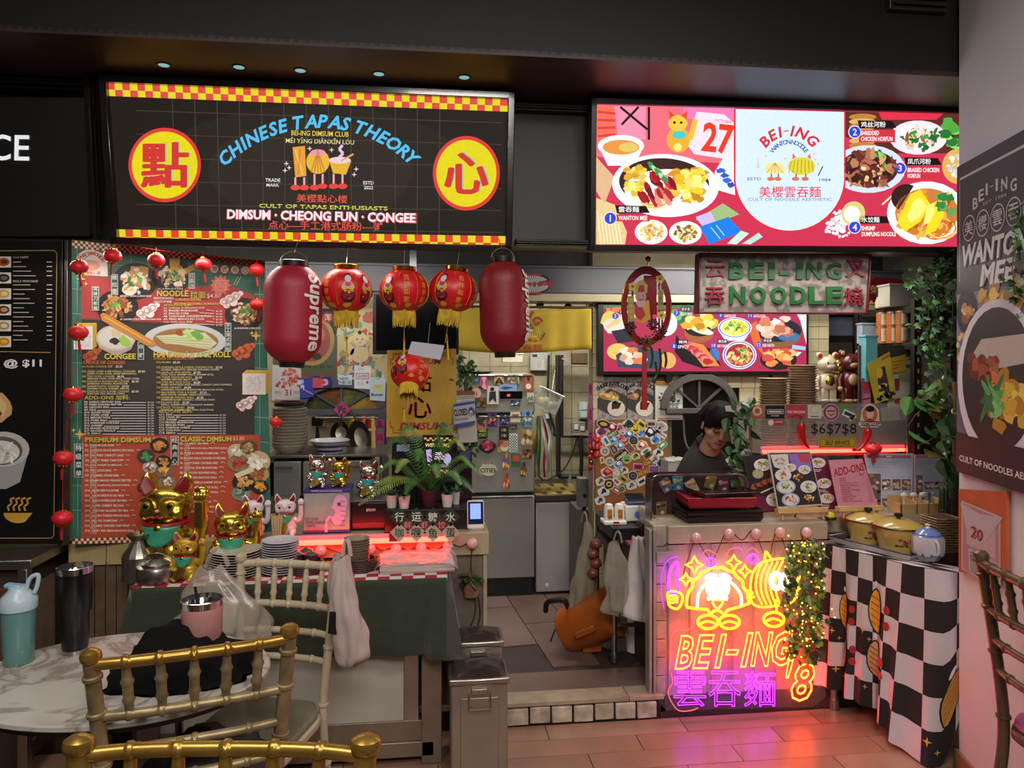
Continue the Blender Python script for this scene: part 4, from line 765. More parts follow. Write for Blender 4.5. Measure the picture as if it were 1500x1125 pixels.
c=V(423,668,3.86); bowl_stack('bowl','cream bowl','stack on the steel shelf',(c.x,3.88,c.z+.004),.088,13,.0155,CER,'cream bowls stacked on the steel shelf')
tp=V(424,604,3.88); mb=MB(); mb.lathe([(.07,-.012),(.075,-.01),(.075,.006),(.055,.012),(.05,.012),(.05,.0),(.06,-.01)],26); tag(mb.build('strainer_ring',BLKM,loc=(c.x,3.88,c.z+.265)),'black ring lying on top of the cream bowl stack','kitchen tool')
c=V(483,668,3.86); mb=MB(); mb.lathe([(.05,0),(.055,.012),(.075,.05),(.1,.078),(.104,.08),(.098,.082),(.07,.05),(.045,.015)],30); o=mb.build('mixing_bowl',mat('blue_white_enamel','b4b2b8',.25,coat=.4),loc=(c.x,3.86,c.z+.002)); tag(o,'wide enamel bowl with dark blue bands, under the arch','bowl')
for z,r_ in((.03,.0665),(.055,.0815)):mb=MB(); mb.lathe([(r_-.006,z-.008),(r_+.004,z+.004)],30); mb.build('blue_band',mat('blue_glaze','2c3060',.3),o)
def hang_pan(label,px,py,rx,ry,v_,top,rz,hnd=.12):
 c=V(px,py,v_); a=V(px+rx,py,v_).x-c.x; b=c.z-V(px,py+ry,v_).z
 t=thing('hanging_pan',label,'pan',c); t.rotation_euler=(R(-8),R(rz),0); mb=MB(); M=Matrix.Rotation(R(90),4,'X')
 mb.lathe([(1e-4,-.06),(.6,-.055),(.85,-.03),(1,.0),(1.02,0),(1.0,.006),(.83,-.022),(.58,-.046),(1e-4,-.05)],26,M=M@Matrix.Diagonal((a,b,1,1))); mb.build('bowl',mat('worn_steel','7d766a',.3,1,var=.3,scale=15),t)
 mb=MB(); mb.tube([(0,0,b*.95),(0,-.005,b+hnd*.6),(0,.0,b+hnd)],.006,8); mb.build('handle',mat('worn_steel'),t)
hang_pan('rounder steel wok ladle hanging on the left under the arch',498,634,14,17,4.15,0,4,.05); hang_pan('larger dented steel pan hanging on the right under the arch',527,641,16,26,4.1,0,-14,.04)
mb=MB(); a,b=V(462,612,4.2),V(553,612,4.2); mb.rod(a,b,.006); tag(mb.build('hanging_rail',sh),'steel rail under the arch from which pans hang','rail')
c=V(547,664,4.05); mb=MB(); mb.tube([c+Vector((0,0,-.02)),c+Vector((0,0,.05)),c+Vector((-.004,0,.2))],[.016,.01,.008],8); tag(mb.build('wooden_paddle',WOOD),'wooden paddle standing right of the hanging pans','kitchen tool')
t,pl,p=flat_thing('price_note','yellow note stuck on the wall under the arch','note',rect4(466,611,479,626),4.48,mat('yellow_note','b8a41c',.5),.002); p.rect(469,619,476,624,'c8c8b8'); p.build('print',INK,t,False)
for i,(x,y0,y1,cc,lb)in enumerate(((514,610,627,'b8a818','yellow bottle behind the hanging pans'),(531,609,627,'c8583c','pink and white packet hanging behind the pans'),(541,612,627,'983428','dark red packet hanging right of the pans'))):
 a,b=V(x,y1,4.4),V(x,y0,4.4); mb=MB(); mb.lathe([(.02,0),(.021,(b.z-a.z)*.8),(.01,b.z-a.z)],12); tag(mb.build('sauce_bottle',mat('bottle_'+cc,cc,.4),loc=(a.x,4.4,a.z)),lb,'bottle')
a,b=V(505,628,4.4),V(556,628,4.4); mb=MB(); mb.bx(a.x,b.x,4.34,4.5,a.z-.012,a.z-.001); tag(mb.build('wall_shelf',WOOD),'narrow wooden shelf under the yellow bottle behind the pans','shelf')
# tripod stand in the kitchen
t=thing('tripod','black tripod standing behind the enamel bowl','tripod',(V(465,700,4.4).x,4.4,.1))
z1=V(462,612,4.4).z-.1
for a in(0,120,240):mb=MB(); mb.rod((.12*math.cos(R(a+20)),.09*math.sin(R(a+20)),0),(0,0,z1-.05),.007,6); mb.build('leg',BLKM,t)
mb=MB(); mb.box((0,0,z1-.02),(.06,.05,.05)); mb.build('head',BLKM,t,bevel=.004)
# ---- black screen, dim sum poster, point of sale machine
c4=rect4(546,428,672,519); t,pl,p=flat_thing('monitor','black switched-off screen behind the round lanterns','screen',c4,3.55,BLKM,.04,part='casing',bevel=.004)
q=[pl.px(*c)for c in rect4(551,432,668,513)]; mb=MB(); mb.prism(q[::-1],-.002,0); mb.build('glass',mat('dark_screen','09090c',.12),t)
mb=MB(); a,b=pl.px(600,428),pl.px(610,428); mb.bx(a[0],b[0],.01,.03,a[1],a[1]+.25); mb.build('bracket',BLKM,t)
t,pl,p=flat_thing('dim_sum_poster','yellow poster with red characters and DIMSUM lettering behind the tipped lantern','poster',[(567,513),(668,511),(668,634),(566,640)],3.45,mat('mustard_board','c29a2c',.5,var=.04),.006,part='board')
for r_ in range(8,40,3):p.ell(618,573,r_,r_*1.05,'a8822a',1+.2*(39-r_)/3,30); p.ell(618,573,r_-.7,r_*1.05-.7,'c39c30',1.1+.2*(39-r_)/3,30)
for dx in(-.6,.6):p.text('點',618+dx,560,28,'8c1c2c',6,w_=28); p.text('心',615+dx,596,32,'9c2430',6,w_=34)
p.text('DIMSUM',618,624,11,'9c2832',6,w_=66,shear=.25,bold=.03,a=1); p.text('DIMSUM',620,529,9,'9c2832',6,w_=54,shear=.25,bold=.03)
for x,y,sx,sy in((572,518,1,1),(663,517,-1,1),(572,634,1,-1),(663,629,-1,-1)):p.line([(x,y+18*sy),(x,y+8*sy),(x+4*sx,y+8*sy),(x+4*sx,y),(x+16*sx,y),(x+16*sx,y+4*sy),(x+10*sx,y+4*sy)],1,'9c3428',6)
p.build('printed_artwork',INK,t,False)
a=V(575,735,3.5); t=thing('order_kiosk','black self-order machine with a lit WELCOME screen behind the fern','kiosk',(a.x,3.42,.845))
b=V(690,735,3.5); w_=b.x-a.x; h_=V(600,642,3.5).z-.845; mb=MB(); mb.bx(0,w_*.32,0,.16,.0,h_); mb.build('side_housing',BLKM,t,bevel=.006); mb=MB(); mb.bx(w_*.3,w_*.82,-.01,.12,0,h_); mb.build('screen_housing',mat('charcoal_plastic','1c1c1e',.35),t,bevel=.006)
mb=MB(); mb.bx(w_*.8,w_,0,.16,0,h_-.05); mb.build('side_panel',mat('plum_panel','2c141f',.3),t,bevel=.006); mb=MB(); mb.bx(w_*.06,w_*.22,-.004,0,h_-.05,h_-.02); mb.build('display_strip',mat('display_dim','8890a8',.3,emit=.3),t); mb=MB(); mb.bx(w_*.84,w_*.98,-.004,0,h_-.09,h_-.055); mb.build('display_strip',mat('display_dim2','3c3c60',.3,emit=.2),t)
pl=Plane(V(620,700,3.405)); p=pxprint(pl);
p.rect(619,637,664,704,'141214',0); strip(p,rect4(621,641,661,646),10,2,'e8b048','141214',2); p.text('WELCOME',641,652,5.5,'f0dc80',3,w_=36,shear=.2,bold=.03); p.poly([(624,659),(632,658),(633,676),(626,677)],'c8a8e8',2); p.ell(642,668,8,7,'e8c0d8',2); p.ell(655,672,6,8,'b8b0d8',2); p.text('DIMSUM CLUB',642,682,4,'e8d8f0',3,w_=30); strip(p,rect4(621,688,661,693),10,2,'e8b048','141214',2)
o=p.build('lit_screen',GLOW,t,False); o.matrix_parent_inverse=t.matrix_world.inverted()if 0 else Matrix.Translation(-Vector(t.location)); o.location=pl.O
# LEFT COUNTER LEDGE
lx0,lx1=V(100,800,3.19).x,V(716,790,3.19).x; STONE=mat('cream_marble','b09f82',.3,var=.15,scale=5)
t=thing('counter_ledge','long cream tiled counter ledge of the left stall','counter',((lx0+lx1)/2,3.19,0)); hw=(lx1-lx0)/2
mb=MB(); mb.bx(-hw,hw,.006,.54,.765,.842); mb.build('slab',STONE,t,bevel=.004)
xs=[lx0,V(156,800,3.19).x,V(212,800,3.19).x,V(290,800,3.19).x,V(370,800,3.19).x,V(420,800,3.19).x]; cx=(lx0+lx1)/2
for a,b in zip(xs,xs[1:]):mb=MB(); mb.bx(a-cx+.002,b-cx-.002,-.004,.006,.758,.846); mb.build('face_tile',mat('yellowed_tile','b8a372',.32,var=.18,scale=8),t,bevel=.002)
mb=MB(); mb.bx(V(421,800,3.19).x-cx,V(659,800,3.19).x-cx,-.004,.006,.758,.83); mb.build('timber_front',mat('pale_timber','a88a66',.5),t,bevel=.002)
mb=MB(); mb.bx(V(661,800,3.19).x-cx,hw,-.008,.2,.752,.852); mb.build('end_block',STONE,t,bevel=.005)
mb=MB(); mb.bx(-hw,V(662,800,3.19).x-cx,.02,.5,0,.76); mb.build('base_panel',mat('brown_panel','5c4a3a',.5,var=.2),t)
for i in range(5):mb=MB(); x=V(104+i*16,880,3.19).x-cx; mb.bx(x,x+.045,.012,.02,.1,.757); mb.build('cladding_board',mat('brown_board','6a5442',.5,var=.2),t)
mb=MB(); mb.bx(V(655,800,3.19).x-cx,hw-.025,.012,.5,0,.755); mb.build('steel_end_panel',mat('dull_steel_panel','857868',.45,.4,var=.15),t)
mb=MB(); mb.bx(hw-.024,hw-.008,.0,.05,0,.755); mb.build('corner_trim',mat('cream_trim','a89c84',.4),t)
# red lamp on the ledge front
REDL=mat('red_lamp_tube','ff2a1c',.4,emit=17,ecol='ff2e20',bump=0); REDC=mat('red_lamp_cover','ff8a90',.4,emit=.8,ecol='ff3050',bump=0)
def red_lamp(label,a,b,r_=.011,y=-.03,pw=1):
 L_=b.x-a.x; t=thing('red_tube_lamp',label,'lamp',(a.x,a.y,(a.z+b.z)/2)); mb=MB(); mb.bx(0,L_,-.004,.018,.012,.026); mb.build('channel',REDC,t,bevel=.002)
 mb=MB(); mb.rod((.004,0,0),(L_-.004,0,0),r_,12); mb.build('tube',REDL,t); mb=MB(); mb.bx(L_*.62,L_*.68,-.014,.02,-.002,.034); mb.build('bracket',mat('red_bracket','a01828',.4),t)
 for x in(0,L_):mb=MB(); mb.rod((x-.003,0,0),(x+.003,0,0),r_*1.15,12); mb.build('end_cap',WHITE,t)
 return t
red_lamp('glowing red tube lamp along the front of the left counter ledge',V(425,793,3.14),V(657,792,3.14))
# string of round bulbs
def bulb_string(label,pts,v_,sag,drop=()):
 P=[V(x,y,v_)for x,y in pts]; t=thing('bulb_string',label,'string light',P[0]); O=P[0]
 mb=MB(); path=[]
 for i,a in enumerate(P):
  path.append(a-O+Vector((0,.022,.008)))
  if i<len(P)-1:m=(a+P[i+1])/2-O; path.append(m+Vector((0,.01,-sag[i%len(sag)])))
 mb.tube(smooth_pts(path,8),.0022,6)
 for q in drop:mb.tube(smooth_pts([V(*c,v_)-O+Vector((0,.005,0))for c in q],6),.0022,6)
 mb.build('cord',mat('brown_cord','2e1612',.5),t)
 for a in P:mb=MB(); mb.sph(a-O,.0235,n=18,m=12); o=mb.build('bulb',mat('frosted_bulb','e0a8a8',.25,var=.02,bump=0,coat=.5),t); mb=MB(); mb.rod(a-O+Vector((0,.018,0)),a-O+Vector((0,.045,0)),.011,10); mb.build('socket',BLKM,o)
 return t
bulb_string('string of round pink bulbs along the left counter ledge under the red lamp',[(428,806),(470,806),(542,804),(580,804),(617,802),(656,800),(692,796)],3.155,(.012,.02,.01),[((692,800),(690,830),(694,860),(696,900),(680,935))])
# THINGS ON THE LEFT COUNTER
EYE=mat('glossy_black','0b0b0c',.12,bump=0); EARR=mat('ear_red','7c1420',.4); COLR=mat('collar_red','a01420',.35); BIB=mat('bib_green','3c9a78',.3,coat=.3)
def lucky_cat(label,loc,h,body,bib,rz=0,coin=None,group='beckoning cat figures',arm_txt=None,nose='d8a0a0',arm_x=1,face='gold'):
 t=thing('beckoning_cat',label,'cat figure',loc,rz,group,h)
 mb=MB(); mb.sph((0,.02,.2),.27,.2,.22,20,12); mb.sph((0,.0,.38),.215,.17,.16,20,12); mb.sph((-.17,-.1,.1),.1,.13,.1); mb.sph((.17,-.1,.1),.1,.13,.1); mb.sph((-.15,-.2,.05),.07,.09,.05); mb.sph((.16,-.2,.05),.07,.09,.05); mb.sph((-.19,-.05,.38),.09,.1,.1)
 mb.build('body',body,t,remesh=.017)
 mb=MB(); mb.sph((0,-.01,.68),.255,.2,.185,24,14); mb.sph((0,-.15,.625),.12,.07,.065); mb.sph((-.13,-.1,.62),.1,.1,.08); mb.sph((.13,-.1,.62),.1,.1,.08); mb.build('head',body,t,remesh=.016)
 for s_ in(-1,1):
  mb=MB(); mb.tube([(s_*.14,.0,.78),(s_*.185,0,.88),(s_*.195,0,.95),(s_*.19,0,.995)],[.095,.085,.05,.012],14,flat=.5); o=mb.build('ear',body,t)
  mb=MB(); mb.tube([(s_*.145,-.052,.81),(s_*.186,-.05,.88),(s_*.194,-.03,.96)],[.07,.062,.012],12,flat=.2); mb.build('inner_ear',EARR,o)
  mb=MB(); mb.sph((s_*.115,-.185,.70),.042,.03,.042,14,9); mb.build('eye',mat('gold_iris','c8a828',.25,.6)if face=='gold' else mat('white_iris','d8d0c8',.3),t); mb=MB(); mb.sph((s_*.115,-.207,.70),.028,.016,.028,12,8); mb.build('pupil',EYE,t)
  mb=MB(); mb.tube(smooth_pts([(s_*.19,-.15,.745),(s_*.12,-.195,.775),(s_*.05,-.205,.75),(s_*.022,-.215,.68)],4),.011,6); mb.build('brow',body,t)
  mb=MB(); [mb.tube([(s_*.1,-.195,.64-k*.02),(s_*.17,-.165,.645-k*.032)],.004,5)for k in range(3)]; mb.build('whiskers',mat('brown_line','5c3c14',.4),t)
 mb=MB(); mb.sph((0,-.222,.655),.022,.016,.016,10,6); mb.build('nose',mat('nose_'+nose,nose,.35),t)
 mb=MB(); mb.tube(smooth_pts([(-.07,-.205,.60),(-.03,-.222,.585),(0,-.224,.607),(.03,-.222,.585),(.07,-.205,.60)],4),.007,6); mb.build('mouth',mat('mouth_red','a83028',.4),t)
 mb=MB(); mb.tube([(.2*math.cos(a),-.02+.165*math.sin(a),.52-.02*math.sin(a)*-1)for a in[2*PI*i/28 for i in range(28)]],.026,8,closed=True); mb.build('collar',COLR,t)
 mb=MB(); mb.sph((0,-.2,.485),.045,.035,.045); o=mb.build('bell',GOLD,t); mb=MB(); mb.bx(-.03,.03,-.238,-.228,.478,.486); mb.build('bell_slot',EYE,o)
 mb=MB(); fn=lambda u,v:(lambda a,k:(.222*math.sin(a)*(1-.25*v),-.02-.185*math.cos(a)-.014-.02*v,.5-.19*v*math.cos(a*.95)))((u-.5)*2.1,0); mb.sheet(fn,16,6); mb.build('bib',bib,t,solid=.012)
 mb=MB(); ax=arm_x; mb.tube(smooth_pts([(ax*.2,0,.38),(ax*.31,-.03,.36),(ax*.36,-.05,.5),(ax*.365,-.06,.72)],5),[.07-.0008*i for i in range(16)],12); o=mb.build('raised_arm',body,t)
 mb=MB(); mb.sph((ax*.365,-.06,.8),.075,.06,.075); [mb.sph((ax*.365+dx,-.11,.775),.021,.024,.045,8,6)for dx in(-.045,-.015,.015,.045)]; mb.build('paw',body,o)
 if arm_txt:
  mb=MB(); mb.box((ax*.36,-.125,.6),(.085,.02,.25)); o2=mb.build('arm_plaque',mat('bronze_plate','94742a',.35,.8),o,bevel=.006); p=Print(); p.y0=-.1365; p.E=.001; [p.text(ch,ax*.36,.695-.062*i,.055,'3c2408',1)for i,ch in enumerate(arm_txt)]; p.build('lettering',INK,o2,False)
 M=Matrix.Translation((-.05,-.24,.2))@Euler((R(80),R(0),0)).to_matrix().to_4x4()@Euler((0,0,R(-30))).to_matrix().to_4x4()
 mb=MB(); mb.M=M; mb.lathe([(.001,-.012),(1,-.012),(1.06,0),(1,.012),(.001,.012)],24,sx=.1,sy=.155); o=mb.build('coin',mat('coin_gold','b08a34',.3,.9,var=.3,scale=20),t)
 p=Print(); p.E=.001; p.F=lambda a,b,L:M@Vector((a,-b,.0145+L*.0008))if 0 else M@Vector((a,b,.0145+L*.0008)); [p.text(ch,0,.075-.055*i,.05,'38200c',1)for i,ch in enumerate((coin or '千万两'))]; p.build('coin_lettering',INK,o,False)
 mb=MB(); mb.tube(smooth_pts([(-.2,-.02,.38),(-.25,-.14,.3),(-.14,-.24,.27)],5),[.07-.002*i for i in range(11)],10); mb.sph((-.13,-.25,.27),.05,.045,.04); mb.build('holding_arm',body,t)
 return t
TZ=.752
def onz(px,py,v_,z):q=V(px,py,v_); return(q.x,v_,z)
lucky_cat('largest gold beckoning cat with red collar and green bib, before the dim sum menu',onz(245,830,3.06,TZ),.40,GOLD,BIB,R(-6),arm_txt='招财进宝')
lucky_cat('medium gold beckoning cat right of the largest one, behind the plates',onz(340,830,3.09,TZ),.27,GOLD,BIB,R(8))
YC=mat('yellow_glaze','c2962a',.3,.25,var=.1,coat=.4)
lucky_cat('small yellow ceramic cat with black painted characters, beside the kettle',onz(272,850,2.965,TZ),.185,YC,BIB,R(-4),'生意興隆',nose='8c2018')
WC=mat('white_glaze','d8c8cc',.16,var=.03,coat=.6,bump=0)
lucky_cat('glossy white cat with red ears nearer the dim sum menu',onz(371,790,3.24,.846),.178,WC,BIB,R(-5),face='w'); lucky_cat('glossy white cat with red ears beside the clear donation box',onz(418,785,3.25,.846),.178,WC,BIB,R(5),face='w')
# donation box
a,b=V(445,783,3.27),V(512,783,3.27); w_=b.x-a.x; h_=V(445,718,3.27).z-.846; ACR=mat('clear_acrylic','e8eef0',.05,bump=0,var=0,trans=1,ior=1.15); PUR=mat('purple_print','3a2c78',.4)
t=thing('donation_box','clear acrylic donation box with a pink kidney shape and purple edges','box',(a.x,3.27,.846))
mb=MB(); mb.bx(0,w_,0,.16,.004,h_-.004); mb.build('acrylic_body',mat('frosted_acrylic','a8b4ac',.3,var=.3,scale=6,bump=0,alpha=.75),t,bevel=.003)
mb=MB(); mb.bx(-.003,w_+.003,-.003,.163,h_-.014,h_); mb.build('lid',PUR,t,bevel=.002); mb=MB(); mb.bx(-.003,w_+.003,-.003,.163,0,.012); mb.build('base',PUR,t,bevel=.002)
p=pxprint(Plane(V(445,783,3.265))); p.ell(496,750,11,21,'d8a4cc',1,30,a=8); p.ell(499,738,10,12,'d8a4cc',1.1); p.ell(487,752,4.5,6,'9c94b0',1.4); p.line([(478,781),(478,765),(484,757)],4,'d8a4cc',1.5); p.ell(497,740,3,3,'6a4c4c',2)
[p.line([(499,736+7*i),(506,736+7*i)],1,'7c5878',2)for i in range(6)]; p.text('LET YOUR',448,761.5,4,'403060',2,al='l',w_=18); p.text('SPARE CHANGE',448,766.5,4,'403060',2,al='l',w_=29); p.text('CREATE',448,771.5,4,'403060',2,al='l',w_=14); p.text('REAL CHANGE',448,776.5,4,'c83058',2,al='l',w_=25); p.text('KIDNEY DIALYSIS FOUNDATION',479,720.5,2.2,'d8d8f0',4,w_=45)
o=p.build('print',INK,t,False); o.location=Vector((0,-.0055,0))
ztop=.846+h_
lucky_cat('silver beckoning cat on the left of the donation box lid',onz(465,716,3.33,ztop),.148,SILV,mat('bib_teal','2c9c9c',.3),0); lucky_cat('smaller gold beckoning cat on the right of the donation box lid',onz(497,716,3.35,ztop),.13,GOLD,mat('bib_teal'),R(-8))
# receipt printer
a,b=V(514,782,3.3),V(567,782,3.3); w_=b.x-a.x; h_=V(514,736,3.3).z-.846
t=thing('receipt_printer','black receipt printer between the donation box and the planter','printer',(a.x,3.3,.846)); mb=MB(); mb.bx(0,w_,0,.17,0,h_); mb.build('housing',mat('black_gloss_plastic','151217',.3),t,bevel=.006); mb=MB(); mb.bx(.006,w_-.006,-.006,.05,.01,.035); mb.build('paper_slot',mat('dark_red_plastic','5c1420',.3),t,bevel=.002); mb=MB(); mb.bx(0,w_,-.003,.1,h_,h_+.008); mb.build('lid',mat('grey_plastic','5c5c66',.3),t,bevel=.003)
p=Print(y0=-.002); p.text('EPSON',w_*.55,h_*.72,.012,'d0d0d0',1,w_=.038); p.build('lettering',INK,t,False)
lucky_cat('silver beckoning cat sitting on top of the receipt printer',onz(540,732,3.39,.846+h_+.008),.165,SILV,mat('bib_teal'),R(-6))
# planter box with pots, fern and diamond sign
a,b=V(563,795,3.24),V(690,795,3.24); w_=b.x-a.x; zt=V(600,747,3.24).z
t=thing('planter_box','long black box behind the diamond character sign, holding the flower pots','box',(a.x,3.24,.844)); mb=MB(); mb.bx(0,w_,0,.13,0,zt-.844); mb.build('box',BLK,t,bevel=.003); mb=MB(); mb.bx(.004,w_-.004,.004,.126,zt-.844,zt-.842); mb.build('lid',BLKM,t)
POTW=mat('white_pot','cdc6bf',.4); LEAFG=[mat('leaf_%d'%i,c,.4,var=.25,scale=25)for i,c in enumerate(('2f5a22','4c7c34','26421c','7c8c3c','5c8c6a'))]
def pot(t,r0,r1,h,m):mb=MB(); mb.lathe([(r0,0),(r1,h),(r1*1.05,h),(r1*1.05,h+.006),(r1*.92,h+.006),(r1*.9,h-.01)],22); mb.build('pot',m,t); mb=MB(); mb.lathe([(.001,h-.008),(r1*.9,h-.008)],16); mb.build('soil',mat('soil','2a1c12',.9),t)
def leafm(m,L_,w_,n=5,curl=.3,fold=.15):
 vs=[]; k=4
 for i in range(k+1):
  u=i/k; ww=w_*math.sin(PI*(u*.9+.05)); z=-curl*L_*u*u
  vs+=[(L_*u,-ww/2,z+fold*ww),(L_*u,0,z),(L_*u,ww/2,z+fold*ww)]
 fs=[]
 for i in range(k):fs+=[(3*i,3*i+3,3*i+4,3*i+1),(3*i+1,3*i+4,3*i+5,3*i+2)]
 return vs,fs
def lmat(p,az,el,roll=0):return Matrix.Translation(p)@Matrix.Rotation(az,4,'Z')@Matrix.Rotation(-el,4,'Y')@Matrix.Rotation(roll,4,'X')
def small_plant(label,px,py,v_,z,h,mi,spread=.05,n=26,pr=(.02,.026,.05),pm=None):
 t=thing('potted_plant',label,'plant',onz(px,py,v_,z)); pot(t,*pr,pm or POTW); mb=MB(); rr=random.Random(px)
 for i in range(n):
  az,el=rr.uniform(0,6.28),rr.uniform(.3,1.4); vs,fs=leafm(mb,rr.uniform(.5,1)*h,h*.16); mb.M=lmat((0,0,pr[2]),az,el); mb.add(vs,fs)
 o=mb.build('foliage',LEAFG[mi],t); stuff(o); return t
zp=zt+.001
small_plant('succulent in a white pot at the left end of the planter box',574,742,3.3,zp,.06,4); small_plant('small leafy plant in a white pot second from the left on the planter box',592,742,3.275,zp,.07,2); small_plant('dark succulent in a white pot at the right end of the planter box',655,742,3.29,zp,.055,2)
small_plant('tiny pale plant in a white cup behind the dark succulent',668,735,3.34,zp,.045,4,pr=(.014,.017,.05))
t=thing('potted_fern','big arching fern in a dark purple pot before the WELCOME screen','fern',onz(628,742,3.31,zp)); pot(t,.032,.045,.07,mat('plum_pot','3c1420',.5)); rr=random.Random(11)
for i,(dx,dz,dy)in enumerate(((-.27,.02,-.06),(-.22,.1,0),(-.19,.2,.02),(-.13,.26,0),(-.3,-.02,-.1),(-.05,.16,-.06),(.06,.2,-.05),(.1,.27,0),(.16,.2,-.03),(.2,.12,-.04),(.2,.02,-.08),(.14,.06,-.1),(-.14,.12,-.12),(.04,.1,-.14),(-.1,.03,-.15),(.24,.08,0))):
 P=smooth_pts([(0,0,.07),(dx*.35,dy*.4,.07+max(dz,.08)*.75),(dx*.7,dy*.8,.09+dz*.95+.02),(dx,dy,.05+dz)],6); mb=MB(); mb.tube(P,[.0022-.0001*k for k in range(len(P))],5)
 for k in range(2,len(P)):
  l=.032*math.sin(PI*min(1,.15+k/len(P)*.85))+.005; T=(P[k]-P[k-1]).normalized(); S=T.cross(Vector((0,-.3,1))).normalized()
  for q in(0,.5):
   for s_ in(-1,1):a=P[k-1].lerp(P[k],q); e=a+S*s_*l+T*l*.35-Vector((0,0,l*.15)); wv=T*.0034; mb.add([a-wv,a+wv,e+wv*.3,e-wv*.3],[(0,1,2,3)])
 mb.build('frond',LEAFG[(3,1,0,1)[i%4]],t)
 # diamond sign
t=thing('diamond_sign','hanging sign of green, red and cream diamonds with characters','sign',V(563,806,3.1)); O=Vector(t.location)
DG,DR,DC=mat('sign_green','24382c',.5),mat('sign_red','7c1c24',.5),mat('sign_cream','b0a18c',.5)
for row,(ys,cs,m,tc_)in enumerate(((757,'行运糖水',DG,'e8e0d0'),(769,'鲜虾饺',DR,'c89888'),(780,'咖喱鱼蛋',DC,'241c1c'))):
 for i,ch in enumerate(cs):
  px=(585,610,634,660)[i]if row!=1 else(597,622,647)[i]; s_=14 if row!=1 else 11; q=[V(x,y,3.1)-O for x,y in((px,ys-s_),(px+s_,ys),(px,ys+s_),(px-s_,ys))]
  mb=MB(); d_=-.004 if row!=1 else 0; mb.prism([(a.x,a.z)for a in q[::-1]],d_,d_+.003); o=mb.build('diamond',m,t); p=Print(lambda x,y:((V(x,y,3.1)-O).x,(V(x,y,3.1)-O).z),-1,d_-.0005); p.text(ch,px,ys,s_*.95,tc_,1,bold=.006); p.build('character',INK,o,False)
t,pl,p=flat_thing('closed_sign','blue and white CLOSED sign hanging beside the yellow poster','sign',[(664,592),(695,587),(696,620),(665,627)],3.4,mat('sign_white','c0bcc0',.4),.003,part='board'); p.poly([(664,592),(695,587),(695,591),(664,596)],'2450a8'); p.poly([(665,622),(696,616),(696,620),(665,627)],'2450a8'); p.text('CLOSED',675,604,10,'181820',w_=20,a=6,bold=.03); p.text('Please Call Again',676,614,3.5,'303038',w_=20,a=6,shear=.3); p.ell(690,603,4,7,'2848a0'); p.ell(690,605,2.5,4,'d8d0d0',3); p.ell(690,606,1,2,'b02020',4); p.build('print',INK,t,False)
q=V(681,610,3.46); t=thing('paper_bag','paper bags with a green round logo hanging behind the CLOSED sign','bag',q)
for i,(c,dz)in enumerate((('8c4c28',.09),('a09c90',.07),('b4b0a8',.05))):mb=MB(); mb.box((.004*i,-.012*i,dz-.07),(.085,.01,.2),(0,2-3*i,0)); mb.build('bag_sheet',mat('kraft_'+c,c,.6),t,bevel=.003)
p=Print(y0=-.031); p.ell(.01,.03,.015,.015,'3c7850'); p.ell(.01,.03,.008,.008,'a8a8a0',2); p.build('logo',INK,t,False)
# QR payment terminal
a=V(684,772,3.22); t=thing('payment_terminal','white payment terminal with a glowing blue screen at the end of the ledge','payment terminal',(V(697,772,3.22).x,3.23,.853)); t.rotation_euler[0]=R(-8)
h_=.125; mb=MB(); mb.bx(-.037,.037,-.012,.012,0,h_); mb.build('housing',WHITE,t,bevel=.008); mb=MB(); mb.bx(-.033,.033,-.0135,-.01,.022,h_-.006); mb.build('front_panel',mat('navy_panel','14204c',.2),t,bevel=.002); mb=MB(); mb.bx(-.024,.022,-.0145,-.013,.045,h_-.014); mb.build('screen',mat('blue_screen','7c98f8',.3,emit=1.1),t); mb=MB(); mb.bx(-.02,.03,-.004,.06,-.004,.006); mb.build('stand',WHITE,t,bevel=.003)
rr=random.Random(4); p=Print(y0=-.0148)
for i in range(60):x,y=rr.randrange(12),rr.randrange(12); p.rect(-.018+x*.003,.06+y*.003,-.0155+x*.003,.0625+y*.003,'5468d8',1)
# hanging fabric pouch with plant on end panel
q=V(690,850,3.17); t=thing('hanging_pot','small terracotta pouch pot with drooping leaves hung on the counter end','plant pot',q); mb=MB(); mb.lathe([(.001,-.075),(.03,-.07),(.034,-.04),(.036,.012),(.032,.012),(.03,-.03)],16,sy=.6); mb.build('pouch',mat('terracotta_cloth','8c6048',.7,bump=.4),t)
mb=MB(); rr=random.Random(3)
for i in range(7):vs,fs=leafm(mb,.06,.04); mb.M=lmat((0,-.005,.012),rr.uniform(3,6.4),rr.uniform(-.4,.6)); mb.add(vs,fs)
mb.build('leaves',LEAFG[2],t); mb=MB(); mb.tube([(-.02,0,.01),(0,.01,.06),(.02,0,.01)],.0012,5); mb.build('string',mat('brown_cord'),t)
mb=MB(); mb.tube(smooth_pts([V(700,870,3.18),V(703,905,3.18),V(690,935,3.18),V(672,945,3.18)],6),.0025,6); tag(mb.build('power_cable',BLKM),'black cable sagging below the hanging pot','cable')
